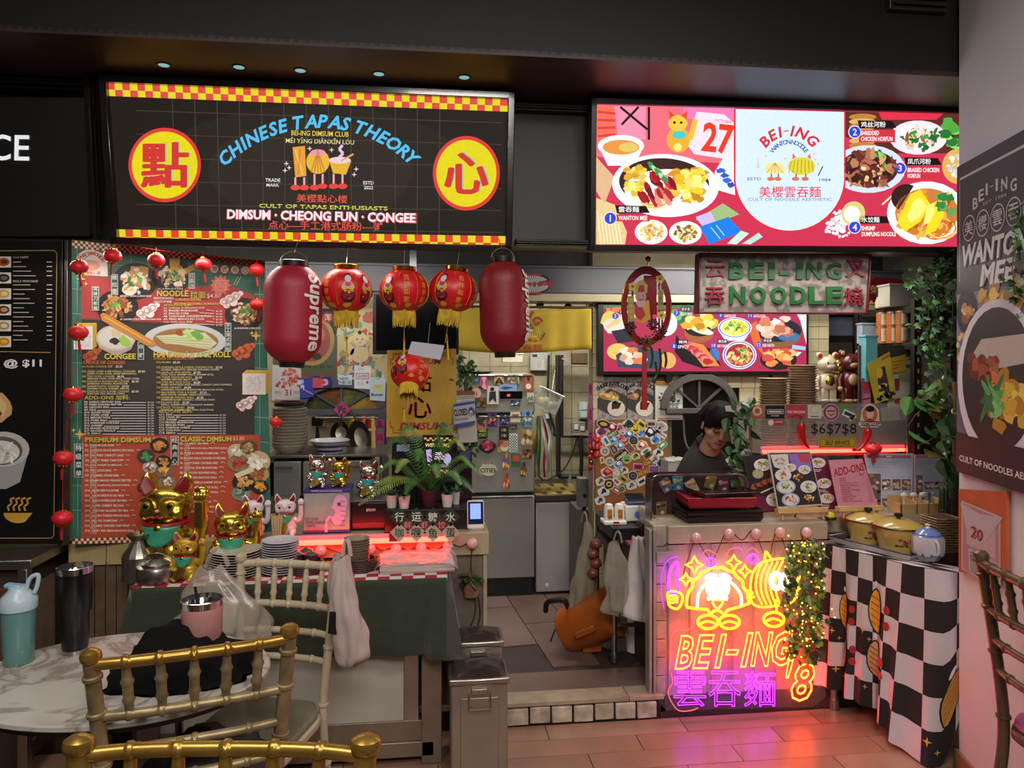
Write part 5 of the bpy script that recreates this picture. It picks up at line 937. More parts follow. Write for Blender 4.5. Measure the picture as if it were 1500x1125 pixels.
# CLOTH-COVERED TABLE BEFORE THE LEFT COUNTER
tx0,tx1,ty0,ty1=G(190,862,TZ).x,G(655,842,TZ).x,2.895,3.178
t=thing('work_table','steel kitchen table under the dark green cloth','table',((tx0+tx1)/2,(ty0+ty1)/2,0)); hw,hd_=(tx1-tx0)/2,(ty1-ty0)/2
mb=MB(); mb.bx(-hw,hw,-hd_,hd_,TZ-.04,TZ-.006); mb.build('tabletop',STEEL,t,bevel=.003)
mb=MB(); mb.bx(-hw,hw-.17,-hd_+.06,-hd_+.08,.09,TZ-.04); mb.build('front_panel',STEELW,t); mb=MB(); mb.bx(-hw,hw-.05,-hd_+.04,hd_-.02,.03,.09); mb.build('lower_frame',mat('tan_steel','8c7c6a',.4,.5),t,bevel=.004)
mb=MB(); mb.bx(-hw,hw-.05,-hd_+.05,-hd_+.06,.09,.17); mb.build('kick_rail',mat('tan_steel'),t,bevel=.002)
for x,y in((hw-.05,-hd_+.06),(hw-.05,hd_-.03),(-hw+.05,-hd_+.06),(-hw+.05,hd_-.03)):mb=MB(); mb.bx(x-.05,x+.03,y-.02,y+.02,0,TZ-.04); mb.build('leg',mat('tan_steel'),t,bevel=.003)
mb=MB(); mb.bx(hw-.17,hw-.11,-hd_+.055,-hd_+.08,.09,TZ-.04); mb.build('stile',STEEL,t,bevel=.003)
# green cloth: top sheet and hanging skirt
GC=mat('dark_green_cloth','2c3420',.85,var=.12,scale=20,bump=.4,bs=220,sheen=.3)
def skirt(mb,pts,z0,hem,flare,freq=9,amp=.012,nz=10,seed=1):
 """pts: outline walked along the table edge; hem(u) gives the lower height, flare the outward drift"""
 P=pts; Ls=[0]
 for a,b in zip(P,P[1:]):Ls.append(Ls[-1]+(Vector(b)-Vector(a)).length)
 n=60
 def at(u):
  s_=u*Ls[-1]
  for i in range(len(P)-1):
   if s_<=Ls[i+1]+1e-9:k=(s_-Ls[i])/max(1e-9,Ls[i+1]-Ls[i]); a,b=Vector(P[i]),Vector(P[i+1]); d_=(b-a).normalized(); return a.lerp(b,k),Vector((d_.y,-d_.x,0))
  return Vector(P[-1]),Vector((0,-1,0))
 def fn(u,v):
  p_,n_=at(u); z=z0+(hem(u)-z0)*v; w1=math.sin(u*freq*2*PI+seed)+.5*math.sin(u*freq*4.3*PI+seed*2); return Vector((p_.x,p_.y,z))+n_*(.004+flare(u)*v+amp*w1*v)
 mb.sheet(fn,n,nz)
mb=MB(); top=.004
mb.sheet(lambda u,v:(tx0-.006+(tx1-tx0+.012)*u,ty0-.005+(ty1-ty0)*v,TZ-.004),8,3)
e0=(tx0-.006,ty1-.01,0); e1=(tx0-.006,ty0-.006,0); e2=(tx1+.006,ty0-.006,0); e3=(tx1+.006,ty1-.01,0)
hemf=lambda u:.52 if u<.12 else(.50-.06*(u-.12)/.76 if u<.84 else(.44-.2*math.sin((u-.84)/.12*PI/2)if u<.92 else .26+(u-.92)*2))
skirt(mb,[e0,e1,e2,e3],TZ-.004,hemf,lambda u:.05 if u<.16 else(.0 if u<.8 else .05),7,.006)
o=mb.build('table_cloth',GC,solid=.003); tag(o,'dark green cloth draped over the work table of the left stall','tablecloth')
# red and white gingham runner on top
mb=MB(); mb.sheet(lambda u,v:(tx0+(tx1-tx0)*u,ty0-.009+(ty1-ty0-.01)*v,TZ+.0005),2,2); mb.sheet(lambda u,v:(tx0+(tx1-tx0)*u,ty0-.0095,TZ+.0005-.012*v*(1+.4*math.sin(u*40))),60,1)
m=mat('gingham_cloth','c8b8b0',.8); nt=m.node_tree; ck=nt.nodes.new('ShaderNodeTexChecker'); ck.inputs['Scale'].default_value=22; ck.inputs[1].default_value=(*hx('9c1c28'),1); ck.inputs[2].default_value=(*hx('c8bcb4'),1); tc=nt.nodes.new('ShaderNodeTexCoord'); nt.links.new(tc.outputs['Object'],ck.inputs[0]); nt.links.new(ck.outputs[0],nt.nodes['Principled BSDF'].inputs['Base Color'])
tag(mb.build('gingham_runner',m,solid=.001),'red and white gingham runner lying on the green cloth','tablecloth')
TT=TZ+.0015
# jug, kettle
x,y,z=onz(202,850,2.98,TT); t=thing('metal_jug','tall conical metal jug at the left end of the cloth-covered table','jug',(x,y,z)); mb=MB(); mb.lathe([(.055,0),(.056,.09),(.05,.105),(.024,.14),(.022,.15),(.046,.175),(.043,.175),(.019,.15),(.02,.14)],14); mb.build('body',mat('polished_steel','b8afa4',.32,1,var=.1),t,ang=20)
mb=MB(); mb.tube(smooth_pts([(.052,0,.1),(.085,0,.1),(.08,0,.04),(.055,0,.03)],5),.005,8); mb.build('handle',mat('polished_steel'),t)
x,y,z=onz(229,858,2.95,TT); t=thing('kettle','squat aluminium kettle with lid beside the small yellow cat','kettle',(x,y,z)); AL=mat('aluminium','b4aeac',.28,1,var=.06)
mb=MB(); mb.lathe([(.066,0),(.07,.006),(.071,.045),(.066,.058),(.05,.066)],28); mb.build('body',AL,t); mb=MB(); mb.lathe([(.052,.066),(.054,.071),(.03,.085),(.001,.09)],26); mb.build('lid',AL,t); mb=MB(); mb.lathe([(.004,.088),(.009,.098),(.001,.102)],12); mb.build('knob',BLKM,t)
mb=MB(); mb.tube(smooth_pts([(-.066,0,.03),(-.085,-.004,.05),(-.093,-.006,.066)],4),[.011,.011,.01,.01,.009,.008,.008,.007,.007],8); mb.build('spout',AL,t); mb=MB(); mb.tube([(.055*math.cos(a),0,.06+.045*math.sin(a))for a in[PI*i/14 for i in range(15)]],.0035,6); mb.build('handle',AL,t)
# plates and bowls, each its own
PP=lambda r:[(r*.55,0),(r*.6,.003),(r*.9,.009),(r,.013),(r*.98,.0145),(r*.85,.0105),(r*.5,.005)]
x,y,z=onz(346,846,3.0,TT); bowl_stack('plate','cream plate','stack before the medium gold cat',(x,y,z),.098,10,.0098,mat('cream_melamine','b8aea0',.35),'cream plates on the cloth-covered table',PP(.098))
x,y,z=onz(411,846,3.0,TT); bowl_stack('plate','blue-white plate','stack behind the ivory chair',(x,y,z),.072,14,.0092,PLW,'blue-white plates behind the ivory chair',PP(.072))
WK=mat('brown_wicker','3a2014',.6,var=.3,scale=60,bump=.8,bs=120)
def basket(label,px,py,v_,r,h,r2=None):
 x,y,z=onz(px,py,v_,TT); t=thing('wicker_basket',label,'basket',(x,y,z)); mb=MB(); mb.lathe([(r*.92,0),(r*.92,h),(r*.86,h),(r*.86,.004)],26); mb.build('lining',WK,t)
 for k in range(int(h/.008)):mb=MB(); mb.tube([((r*.95+.002*((i+k)%2))*math.cos(2*PI*i/32),(r*.95+.002*((i+k)%2))*math.sin(2*PI*i/32),.005+k*.008)for i in range(32)],.0042,5,closed=True); mb.build('woven_strand',WK,t)
 return(x,y,z)
b1=basket('round brown wicker basket holding small sauce pots, behind the white chair',446,848,3.02,.075,.045); b2=basket('brown wicker basket holding the bowl stack, right of the hung white bag',527,846,3.02,.068,.045)
bowl_stack('bowl','brown-rimmed bowl','stack in the wicker basket',(b2[0]-.012,b2[1],b2[2]+.006),.052,10,.01,mat('brown_rim_bowl','8c7c6c',.35),'bowls in the wicker basket')
for i,(dx,dy,lb)in enumerate(((-.03,-.02,'sauce pot with a steel lid at the front left of the wicker basket'),(.028,-.02,'sauce pot with a steel lid at the front right of the wicker basket'),(0,.035,'sauce pot with a steel lid at the back of the wicker basket'))):
 t=thing('sauce_pot',lb,'pot',(b1[0]+dx,b1[1]+dy,b1[2]+.01+.006),group='sauce pots in the wicker basket'); mb=MB(); mb.lathe([(.022,0),(.027,.03),(.026,.055)],16); mb.build('body',mat('plum_glaze','4c2430',.3),t); mb=MB(); mb.lathe([(.03,.055),(.031,.058),(.012,.066),(.004,.068),(.006,.074),(.001,.076)],18); mb.build('lid',AL,t)
 # wrapped pile of papers, lit red
a=G(560,846,TZ); t=thing('paper_pile','flat pile of papers in clear plastic at the right end of the cloth-covered table','papers',(G(610,835,TZ).x,3.03,TT))
for k in range(5):mb=MB(); mb.box((rnd.uniform(-.004,.004),rnd.uniform(-.004,.004),.004+k*.007),(.29,.19,.006),(0,0,rnd.uniform(-2,2)+3)); mb.build('paper_layer',mat('pile_paper','c8b8b0',.6),t)
mb=MB(); nz_=lambda u,v:.042+.012*noise.noise(Vector((u*5,v*5,3)))-.03*max(0,abs(u-.5)*2-.85)*6; mb.sheet(lambda u,v:(-.165+.33*u,-.11+.22*v,max(.002,nz_(u,v))),22,14); mb.build('plastic_wrap',mat('clear_wrap','f0d8dc',.12,var=0,bump=.3,bs=30,alpha=.5,spec=1,coat=1),t)
# chopsticks
x,y,z=onz(406,806,3.13,TT); t=thing('chopstick_holder','round tin of wooden chopsticks between the two white cats','holder',(x,y,z)); mb=MB(); mb.lathe([(.03,0),(.032,.1),(.029,.1),(.028,.004)],20); mb.build('tin',mat('patterned_tin','6c5c5c',.4,var=.8,scale=60),t); rr=random.Random(8)
CH=mat('bamboo','c4a474',.5)
for i in range(16):a,q=rr.uniform(0,6.28),rr.uniform(.003,.022); x0,y0=q*math.cos(a),q*math.sin(a)*.8; mb=MB(); mb.rod((x0*.5,y0*.5,.006),(x0*1.4,y0*1.3,.2+rr.uniform(-.008,.008)),.0028,4); mb.build('chopstick',CH,t)
# STEEL BINS
def bin_(label,px,v_,w_,d_,h,grp='steel bins with lids'):
 t=thing('steel_bin',label,'bin',(px,v_,0),group=grp); S=mat('scratched_steel','9c9284',.38,.7,var=.15,scale=4,bump=.2); mb=MB(); mb.bx(-w_/2,w_/2,0,d_,0,h); mb.build('body',S,t,bevel=.006)
 mb=MB(); mb.bx(-w_/2+.035,w_/2-.035,-.004,.0,.05,h-.05); mb.build('pressed_panel',S,t,bevel=.003); mb=MB(); mb.bx(-w_/2-.008,w_/2+.008,-.01,d_+.005,h,h+.022); mb.build('lid_rim',STEEL,t,bevel=.006)
 mb=MB(); mb.sheet(lambda u,v:(-w_/2+w_*u,d_*v,h+.02+.028*math.sin(PI*u)**.5*math.sin(PI*v)**.5),14,10); mb.build('domed_lid',mat('dark_glass_lid','5c5048',.2,.7),t)
 mb=MB(); mb.bx(-.03,.03,-.012,0,h-.035,h-.015); mb.build('latch',STEEL,t,bevel=.002); mb=MB(); mb.tube([(-.04,-.012,h-.03),(-.04,-.016,h-.09),(.04,-.016,h-.09),(.04,-.012,h-.03)],.003,6); mb.build('wire_handle',STEEL,t)
bin_('nearer steel bin with latch at the corner of the green cloth table',D(702,1000,2.74).x,2.72,.21,.17,.40); bin_('rear steel bin standing against the left counter end',D(700,950,2.95).x,2.93,.19,.15,.455)
# MIDDLE: FRIDGE, FREEZER AND BACK OF THE KITCHEN
VF=4.64
a,b=V(686,876,VF),V(783,548,VF); FR=mat('fridge_grey','9c9a92',.32,.35,var=.05,scale=3)
t=thing('fridge','tall grey fridge covered with magnets, behind the doorway','fridge',(a.x,VF,.1)); w_=b.x-a.x; H_=b.z-.1; zs=[V(700,y,VF).z-.1 for y in(848,727,722,609,605,549)]
mb=MB(); mb.bx(0,w_,.03,.56,.12,H_); mb.build('cabinet',FR,t,bevel=.01)
for nm,z0,z1 in(('lower_door',zs[0],zs[1]),('middle_door',zs[2],zs[3]),('freezer_door',zs[4],zs[5])):mb=MB(); mb.bx(0,w_,-.01,.03,z0,z1); o=mb.build(nm,FR,t,bevel=.008); mb=MB(); mb.bx(.02,w_-.02,-.016,-.008,z1-.012,z1-.004); mb.build('handle_strip',mat('dark_trim','3a3936',.4),o,bevel=.001)
for z0,z1,nm in((zs[1],zs[2],'gasket'),(zs[3],zs[4],'gasket'),(0,.12,'plinth')):mb=MB(); mb.bx(.01,w_-.01,.01,.3,z0,z1); mb.build(nm,BLKM,t)
q=[V(732,584,VF-.011),V(765,573,VF-.011)]; mb=MB(); mb.bx(q[0].x-a.x,q[1].x-a.x,-.014,-.008,q[0].z-.1,q[1].z-.1); o=mb.build('control_panel',mat('black_glass','0c0b0c',.15),t); mb=MB(); c=V(745,579,VF-.015); mb.box((c.x-a.x,-.0145,c.z-.1),(.018,.002,.014)); mb.build('digit_display',mat('red_digits','ff3a2a',.4,emit=2,ecol='ff4030'),o)
MG='magnets and pictures on the grey fridge'
def mg(label,x,y,w_,h_,col,draw=None,shp=None):
 v_=VF-.013; W2,H2=w_/2,h_/2
 c4=rect4(x-W2,y-H2,x+W2,y+H2)if shp is None else[(x+W2*math.cos(k*PI/6*(1 if 1 else 0))*(shp[k%len(shp)]),y+H2*math.sin(k*PI/6)*shp[k%len(shp)])for k in range(12)]
 pl=Plane(V(x,y,v_)); t=board('fridge_magnet',label,'magnet',pl,MG); mb=MB(); mb.prism([pl.px(*c)for c in c4][::-1],-.0015,.0015); mb.build('plate',mat('magnet_'+col,col,.45,var=.1),t)
 p=pxprint(pl,-.002)
 if draw:draw(p)
 p.build('print',INK,t,False)
rb=lambda cs,n=8:(lambda p,x,y,w_,h_:[p.blob(x+p.rnd.uniform(-.36,.36)*w_,y+p.rnd.uniform(-.36,.36)*h_,w_*.16,h_*.14,cs[i%len(cs)],1+i*.1,7,.4)for i in range(n)])
def mr(label,x,y,w_,h_,col,cs,n=8,shp=None):mg(label,x,y,w_,h_,col,lambda p:rb(cs,n)(p,x,y,w_,h_),shp)
mr('tiny blue sticker at the top left corner of the fridge',696,556,9,6,'3c78c8',('a0c8f0',),2)
mg('pink hourglass card at the top left of the fridge',709,561,11,20,'b8507c',lambda p:(p.poly([(705,552),(713,552),(710,561),(714,570),(704,570),(708,561)],'e89cb4',1)))
mg('orange card with a black mountain on the fridge top door',731,556,14,14,'d0a060',lambda p:([p.line([(725+i,562),(731,553+i*3),(737-i,562)],1.2,'201c1c',2)for i in range(3)],p.ell(731,553,3,2,'f0d0a0',1)))
mr('cream card with small sprigs on the fridge top door',752,555,17,13,'c8c4a4',('8c5040','6c7450'),6)
mg('terracotta sun card at the top right of the fridge',774,561,16,26,'b06850',lambda p:(p.ell(774,566,4,4,'e8dcc8'),p.ell(774,555,2,3,'3c2420'),p.frame(768,550,780,572,1,'8c4838')))
mg('round pale pink magnet at the left of the top door',698,576,14,15,'d8a894',lambda p:p.ell(698,577,1,4,'a06850'),(1,)); mg('white card with a black-clad figure on the top door',722,579,17,26,'d0ccc4',lambda p:(p.ell(721,570,3,3,'282424'),p.poly([(717,574),(726,573),(727,590),(722,584),(716,590)],'282424')))
mr('brown snapshot beside the white figure card',704,590,17,15,'70402c',('3a2418','a06848'),6); mg('pale blue label above the display of the fridge',744,568,26,10,'88a8cc',lambda p:(p.poly([(733,568),(740,566),(752,567),(740,570)],'384c78')))
mr('dark starry photo under the fridge display',755,590,14,9,'28344c',('d0d4dc','5870a0'),6); mr('cream sketch card at the right of the top door',777,582,10,14,'c0c0ac',('6c7458',),5)
mg('pink bodice-shaped magnet at the upper left of the middle door',706,621,12,17,'d05c6c',lambda p:p.poly([(700,613),(706,619),(712,613)],'301820')); mr('purple night card right of the pink bodice magnet',721,615,14,20,'54307c',('c04458','d89858','20143c'),9)
mr('dark poster magnet with a red pin on the middle door',739,615,14,15,'221e2c',('4848a0','a0a0b0'),7); mg('cream card with a red couch on the middle door',755,611,15,15,'d0c8ac',lambda p:p.poly([(750,607),(760,607),(759,612),(751,612)],'a82430')); mr('blue card with a green figure at the upper right of the middle door',772,614,16,23,'6c90bc',('3c7448','e8d8c8','304858'),8)
mg('lime and black START magnet',707,635,14,15,'1c1c18',lambda p:(p.text('START',707,637,5.5,'a8cc3c',w_=12,a=5),p.blob(707,631,5,2,'8cb02c')))
mg('big red rose-shaped magnet',714,654,27,21,'1e1c20',lambda p:[p.blob(714+7*math.cos(i*1.1)*(i/12),652+6*math.sin(i*1.1)*(i/12),6.5-i*.3,5-i*.25,('b83048','d86478','8c1c34')[i%3],1+i*.1,9,.25)for i in range(14)],(1,.85,.95))
mg('dark framed bookshelf magnet',738,634,14,20,'201c24',lambda p:[p.rect(734+i*2,628,735.6+i*2,632,c)or p.rect(734+i*2,636,735.6+i*2,640,c)for i,c in enumerate(('c84848','5878b8','d8b058','60a078'))])
mr('small dark magnet left of the gold portrait',752,625,11,8,'3c3430',('807468',),4); mg('black and white chequered magnet',752,649,12,27,'d8d8d8',lambda p:strip(p,rect4(747,637,757,661),6,12,'141414','e8e8e8',1)); mr('gold portrait magnet on the right of the middle door',772,641,18,24,'a8842c',('d8c88c','784c20','e0dccc'),10)
mg('red, white and yellow circle magnet',737,654,16,16,'b89c38',lambda p:(p.rect(729,646,737,654,'b03038'),p.ell(739,655,6,6,'dcd8cc',2),p.ell(739,652,5,3,'c88078',3)))
mg('cream name plate magnet reading CITIES',715,688,26,19,'cdc8a8',lambda p:(p.text('CITIES',715,689,6.5,'20201c',w_=23,bold=.02),[p.ell(x,679,1.4,1.2,'a05068')for x in(711,715,720)]),(1,.95,1.05))
mr('bright pin-up figure magnet left of the green and red card',741,676,11,25,'b03c40',('e8c8a8','3878b8','e0b838'),9,(1,.8)); mg('green card with a red square',756,674,14,19,'2c6c40',lambda p:(p.rect(751,667,761,676,'c84830'),p.star(755,683,2,'c03030'))); mr('small brown photo under the gold portrait',772,665,14,15,'784c2c',('c08858','3c2418'),6)
mr('green and yellow figure magnet at the lower right of the middle door',767,688,10,24,'50603c',('c8a840','a83c34','28342c'),8,(1,.75)); mr('orange figure magnet lowest on the middle door',742,705,11,25,'b8683c',('e8a068','c04428'),7,(1,.7))
# metal pan lid lying on the fridge top
c=V(702,541,4.75); mb=MB(); mb.lathe([(.06,0),(.1,.012),(.11,.014),(.1,.018),(.05,.012)],22); tag(mb.build('pan_lid',STEEL,loc=(c.x,4.8,H_+.1+.001)),'metal pan lid lying on the fridge top','pan')
# chest freezer
a,b=V(785,872,4.64),V(845,735,4.64); t=thing('chest_freezer','white chest freezer right of the grey fridge','freezer',(a.x,4.64,.1)); w_=b.x-a.x; H_=b.z-.1
mb=MB(); mb.bx(0,w_+.03,0,.6,.015,H_); mb.build('cabinet',mat('freezer_white','a3a09c',.35,var=.03),t,bevel=.008); mb=MB(); mb.bx(-.005,w_+.035,-.01,.6,H_+.006,H_+.05); mb.build('lid',mat('brown_lid','3c322c',.4),t,bevel=.006); mb=MB(); mb.sheet(lambda u,v:(-.005+(w_+.04)*u,-.008+.4*v,H_+.052+.006*math.sin(u*20)*math.sin(v*9)),16,8); mb.build('mat',mat('yellow_mat','8c742c',.8),t)
mb=MB(); mb.lathe([(.001,0),(.011,0),(.011,.006),(.001,.006)],16,M=Matrix.Rotation(R(90),4,'X'),c=(w_*.27,-.001,.06)); mb.build('drain_plug',WHITE,t)
a,b=V(848,872,4.3),V(864,748,4.3); mb=MB(); mb.bx(0,b.x-a.x+.06,0,.3,0,b.z-.1); t=mb.build('side_cabinet',mat('dark_grey_cabinet','4c4a48',.5),loc=(a.x,4.3,.1),bevel=.004); tag(t,'dark grey cabinet between the chest freezer and the couplet','cabinet')
a=V(847,743,4.28); b=V(861,700,4.28); t=thing('wall_box','grey metal control box above the dark cabinet','box',(a.x,4.26,b.z-.19)); mb=MB(); mb.bx(0,b.x-a.x,0,.08,.02,.19); mb.build('casing',mat('dull_grey_box','63615d',.5),t,bevel=.004); mb=MB(); mb.bx(.03,.05,.03,.06,-.02,.02); mb.build('leg',BLKM,t); mb=MB(); mb.lathe([(.001,0),(.012,0),(.01,.014),(.001,.014)],12,M=Matrix.Rotation(R(90),4,'X'),c=(.035,0,.09)); mb.build('knob',BLKM,t)
# pipes on the back wall
def pipe(label,pts,v_,r_,m='black_pipe',c='1f1d1c',name='wall_pipe'):
 mb=MB(); P=[V(x,y,v_)for x,y in pts]; mb.tube(smooth_pts(P,6)if len(P)>2 else P,r_,8); return tag(mb.build(name,mat(m,c,.5)),label,'pipe')
pipe('thick black pipe running down the back wall right of the hanging basket',[(817,520),(817,600),(818,640),(818,690),(819,696),(825,698),(850,698)],5.2,.017); pipe('second black pipe beside the thick one',[(823,520),(823,560),(823,640)],5.22,.012)
pipe('thin black conduit left of the thick pipe',[(804,520),(803,590),(812,628),(815,638),(862,640)],5.24,.009); pipe('short black riser with a round gauge',[(851,640),(852,670),(850,712)],5.2,.014); pipe('steel rod standing behind the chest freezer',[(835,696),(835,722)],5.1,.012,'steel_pipe','8c8880')
pipe('loose black cable curving to the plug box',[(845,642),(838,665),(825,688),(800,704),(790,698)],5.18,.005,name='wall_cable'); pipe('white cable hooked beside the framed notice',[(823,525),(832,532),(836,542)],5.2,.005,'white_cable','9c988c','wall_cable')
def wallbox(name,label,x0,y0,x1,y1,v_,col,parts=()):
 a,b=V(x0,y1,v_),V(x1,y0,v_); t=thing(name,label,'wall fixture',(a.x,v_,a.z)); mb=MB(); mb.bx(0,b.x-a.x,0,.05,0,b.z-a.z); mb.build('casing',mat('fixture_'+col,col,.45),t,bevel=.004)
 for nm,u0,u1,w0,w1,c in parts:mb=MB(); W_,Hh=b.x-a.x,b.z-a.z; mb.bx(W_*u0,W_*u1,-.006,0,Hh*w0,Hh*w1); mb.build(nm,mat('fixture_'+c,c,.4),t,bevel=.001)
 return t
wallbox('socket','pale double wall socket left of the magenta couplet',849,589,861,614,5.26,'a8b4b0',(('switch',.1,.9,.55,.9,'bcc8c4'),('switch',.1,.9,.1,.45,'bcc8c4')))
wallbox('plug_box','grey plug box under the double socket',838,618,858,634,5.2,'7c7a70',(('plug',.15,.45,.3,.8,'c8c8c0'),('plug',.6,.9,.2,.6,'c8c8c0')))
wallbox('switch','small pale switch under the hanging basket',799,607,808,614,5.26,'a8c0c4',(('rocker',.3,.7,.2,.8,'c8d8d8'),))
wallbox('wall_lamp','round-bottomed white fitting under the yellow curtain',736,515,766,531,5.05,'b0aa94',(('rim',-.04,1.04,.75,1,'c4c0ac'),)); wallbox('cardboard_box','brown box high on the back wall under the curtain end',838,517,861,534,5.1,'4c3c2c',(('front',.05,.95,.1,.9,'5c4a34'),))
t,pl,p=flat_thing('framed_notice','white framed notice under the yellow curtain','notice',rect4(777,517,803,543),5.28,mat('notice_white','a8a8a4',.4),.02,part='frame',bevel=.003); p.rect(780,519,787,523,'283038'); p.rect(784,527,797,541,'b8b4ac'); p.lines(786,529,796,2.2,5,'6c6860',.5); p.build('print',INK,t,False)
# clear hanging basket of packets
O=V(803,586,4.68); t=thing('hanging_basket','tilted clear hanging basket of packets beside the fridge','basket',O); t.rotation_euler=(0,R(24),0)
mb=MB(); mb.bx(-.075,.075,-.05,-.048,-.07,.06); mb.bx(-.075,-.073,-.05,.05,-.07,.06); mb.bx(.073,.075,-.05,.05,-.07,.06); mb.bx(-.075,.075,-.05,.05,-.072,-.07); mb.build('clear_walls',mat('clear_plastic','b8bcb0',.2,var=.1,alpha=.35),t); mb=MB(); mb.tube([(-.078,-.053,.06),(.078,-.053,.06),(.078,.053,.06),(-.078,.053,.06)],.004,6,closed=True); mb.build('rim',WHITE,t)
for i,c in enumerate(('b0ac30','8c8468','6c7848','4c3a24')):mb=MB(); mb.sph((-.045+.03*i,0,-.03+.012*(i%2)),.026,.03,.035,8,6,(20*i,10,30)); mb.build('packet',mat('packet_'+c,c,.5,bump=.4),t)
mb=MB(); mb.tube([(0,0,.06),(-.02,.1,.2)],.002,5); mb.build('hook_wire',STEEL,t)
# bundle of folded bags and umbrellas beside the fridge
O=V(798,655,4.68); t=thing('bag_bundle','bundle of folded coloured plastic bags hanging beside the fridge','bags',O)
for i,(c,dx,tw)in enumerate((('8c8c78',-.07,.2),('9c2c3c',.01,-.15),('c8c8c0',.04,-.3),('4c6c3c',-.05,.05),('a8a498',-.01,.3),('6c5c28',-.085,.1))):mb=MB(); mb.tube(smooth_pts([(dx*.3-.02,0,.2),(dx*.8,-.01*i,.06),(dx+tw*.1,-.02,-.1),(dx*.8+tw*.06,0,-.19)],5),[.008+.0016*min(k,15-k)for k in range(16)],8,flat=.5); mb.build('folded_bag',mat('bag_'+c,c,.35,bump=.5,bs=30),t)
# ---- yellow curtain
x0,x1=V(672,480,3.93).x,V(866,480,3.93).x; z0,z1=V(760,516,3.93).z,V(760,453,3.93).z; t=thing('door_curtain','yellow cloth curtain with red lettering across the doorway top','curtain',(0,3.93,0))
fold=lambda x:.006*math.sin((x-x0)*24)+.004*math.sin((x-x0)*61)
mb=MB(); mb.sheet(lambda u,v:(x0+(x1-x0)*u,fold(x0+(x1-x0)*u)*(.3+v),z1+.012*abs(2*u-1)**2-(z1-z0)*v-.006*math.sin(u*5)),70,8); mb.build('cloth',mat('yellow_cotton','b89a22',.7,var=.06,bump=.3,bs=150),t,solid=.002)
p=pxprint(Plane((0,3.93,0))); p.F=lambda a,b,L:Vector((a,fold(a)-.006-L*.0005,b))
p.arc('BEI-ING',757,498,41,-58,58,13,'9c2c24',2,.03,.1); p.arc('WANTON NOODLE',757,497,27,-58,58,6,'2c3038',2); p.text('美櫻雲吞麵',757,509,10,'a8341c',w_=74); p.text('CULT OF NOODLE AESTHETIC',757,515,2.4,'5c5020',w_=90)
p.ell(781,487,12,8,'c8ac38',1); [p.line([(772+3*i,482),(771+3.5*i,493)],.6,'6c5818',2)for i in range(7)]; p.ell(777,484,3,2,'d8d0c0',3); p.line([(791,499),(798,488)],1.4,'24242c',2); p.ell(776,498,3,1.6,'a83820',3); p.ell(784,499,3,1.6,'a83820',3); p.ell(735,488,10,7,'c8ac48',1); p.build('printed_logo',INK,t,False)
mb=MB(); mb.rod((x0-.03,0,z1+.012),(x1+.01,0,z1+.012),.007); [mb.rod((x,0,z1+.012),(x,.05,z1+.05),.003)for x in(x0+.02,x1-.02)]; mb.build('rod',DARKW,t)
# oval paper sign and glass floats behind it
t,pl,p=flat_thing('ray_sign','black oval sign with white sun rays and red lettering behind the dark red lantern','sign',[(740,401),(792,401),(803,406),(808,415),(803,425),(792,431),(740,431)],3.97,mat('sign_black','121010',.5),.006,part='board')
for i in range(44):a=2*PI*i/44; p.poly([(780,416),(780+25*math.cos(a-.05),416+12.5*math.sin(a-.05)*(1 if abs(math.cos(a))<.9 else .8)),(780+25*math.cos(a+.05),416+12.5*math.sin(a+.05))],'b8bcb8',1)
for y in(402.5,429.5):p.line([(742,y),(793,y)],2.6,'a83040',3)
[p.blob(775+8*k,416,3.6,3.6,'a83048',3,9,.4)for k in range(4)]; p.ell(806,416,5,5,'8c1c2c',3); p.build('print',INK,t,False)
for i,(x,y)in enumerate(((791,447),(832,450))):
 c=V(x,y,4.15); t=thing('glass_ball',('round red glass ball on the lintel behind the curtain','red spiral rosette ball at the right over the curtain')[i],'ornament',c); mb=MB(); mb.sph((0,0,0),.022); mb.build('ball',mat('wine_glass','4c0c1c',.15,coat=.5),t); mb=MB(); mb.tube([(.014*math.cos(a)*(a/12),-.022,.014*math.sin(a)*(a/12))for a in[k*.5 for k in range(24)]],.0018,5); mb.build('swirl',mat('pink_line','b87880',.4),t)
# RIGHT KITCHEN WALL
 # couplet, bells and tassels on the tiled pier
couplet('tall narrow magenta couplet beside the tiled pier',rect4(862,561,868,706),4.09,'恭喜发财万事如意','8c2c48')
t=thing('bell_garland','garland of three red bells and long red tassel on the tiled pier','ornament',V(874,630,4.065))
for i in range(3):mb=MB(); mb.lathe([(.022,-.018),(.02,-.004),(.013,.012),(.004,.018)],16,c=(0,0,-.045-.042*i)); mb.build('bell',mat('shiny_red','b81820',.25),t)
mb=MB(); mb.rod((0,0,.03),(0,0,-.16),.0015,5); mb.build('cord',RT,t)
mb=MB(); [mb.tube([(.004*(k-1.5),0,-.17),(.0045*(k-1.5),0,-.42)],[.004,.0045],6)for k in range(4)]; mb.build('tassel',RT,t)
t=thing('chilli_ornament','small red and gold hanging charm left of the bell garland','ornament',V(865,655,4.075))
for i in range(5):mb=MB(); mb.sph((.006*(i%2),0,-.028*i),.012,.01,.014,10,7); mb.build('charm_bead',(RED,GLD)[i%2],t)
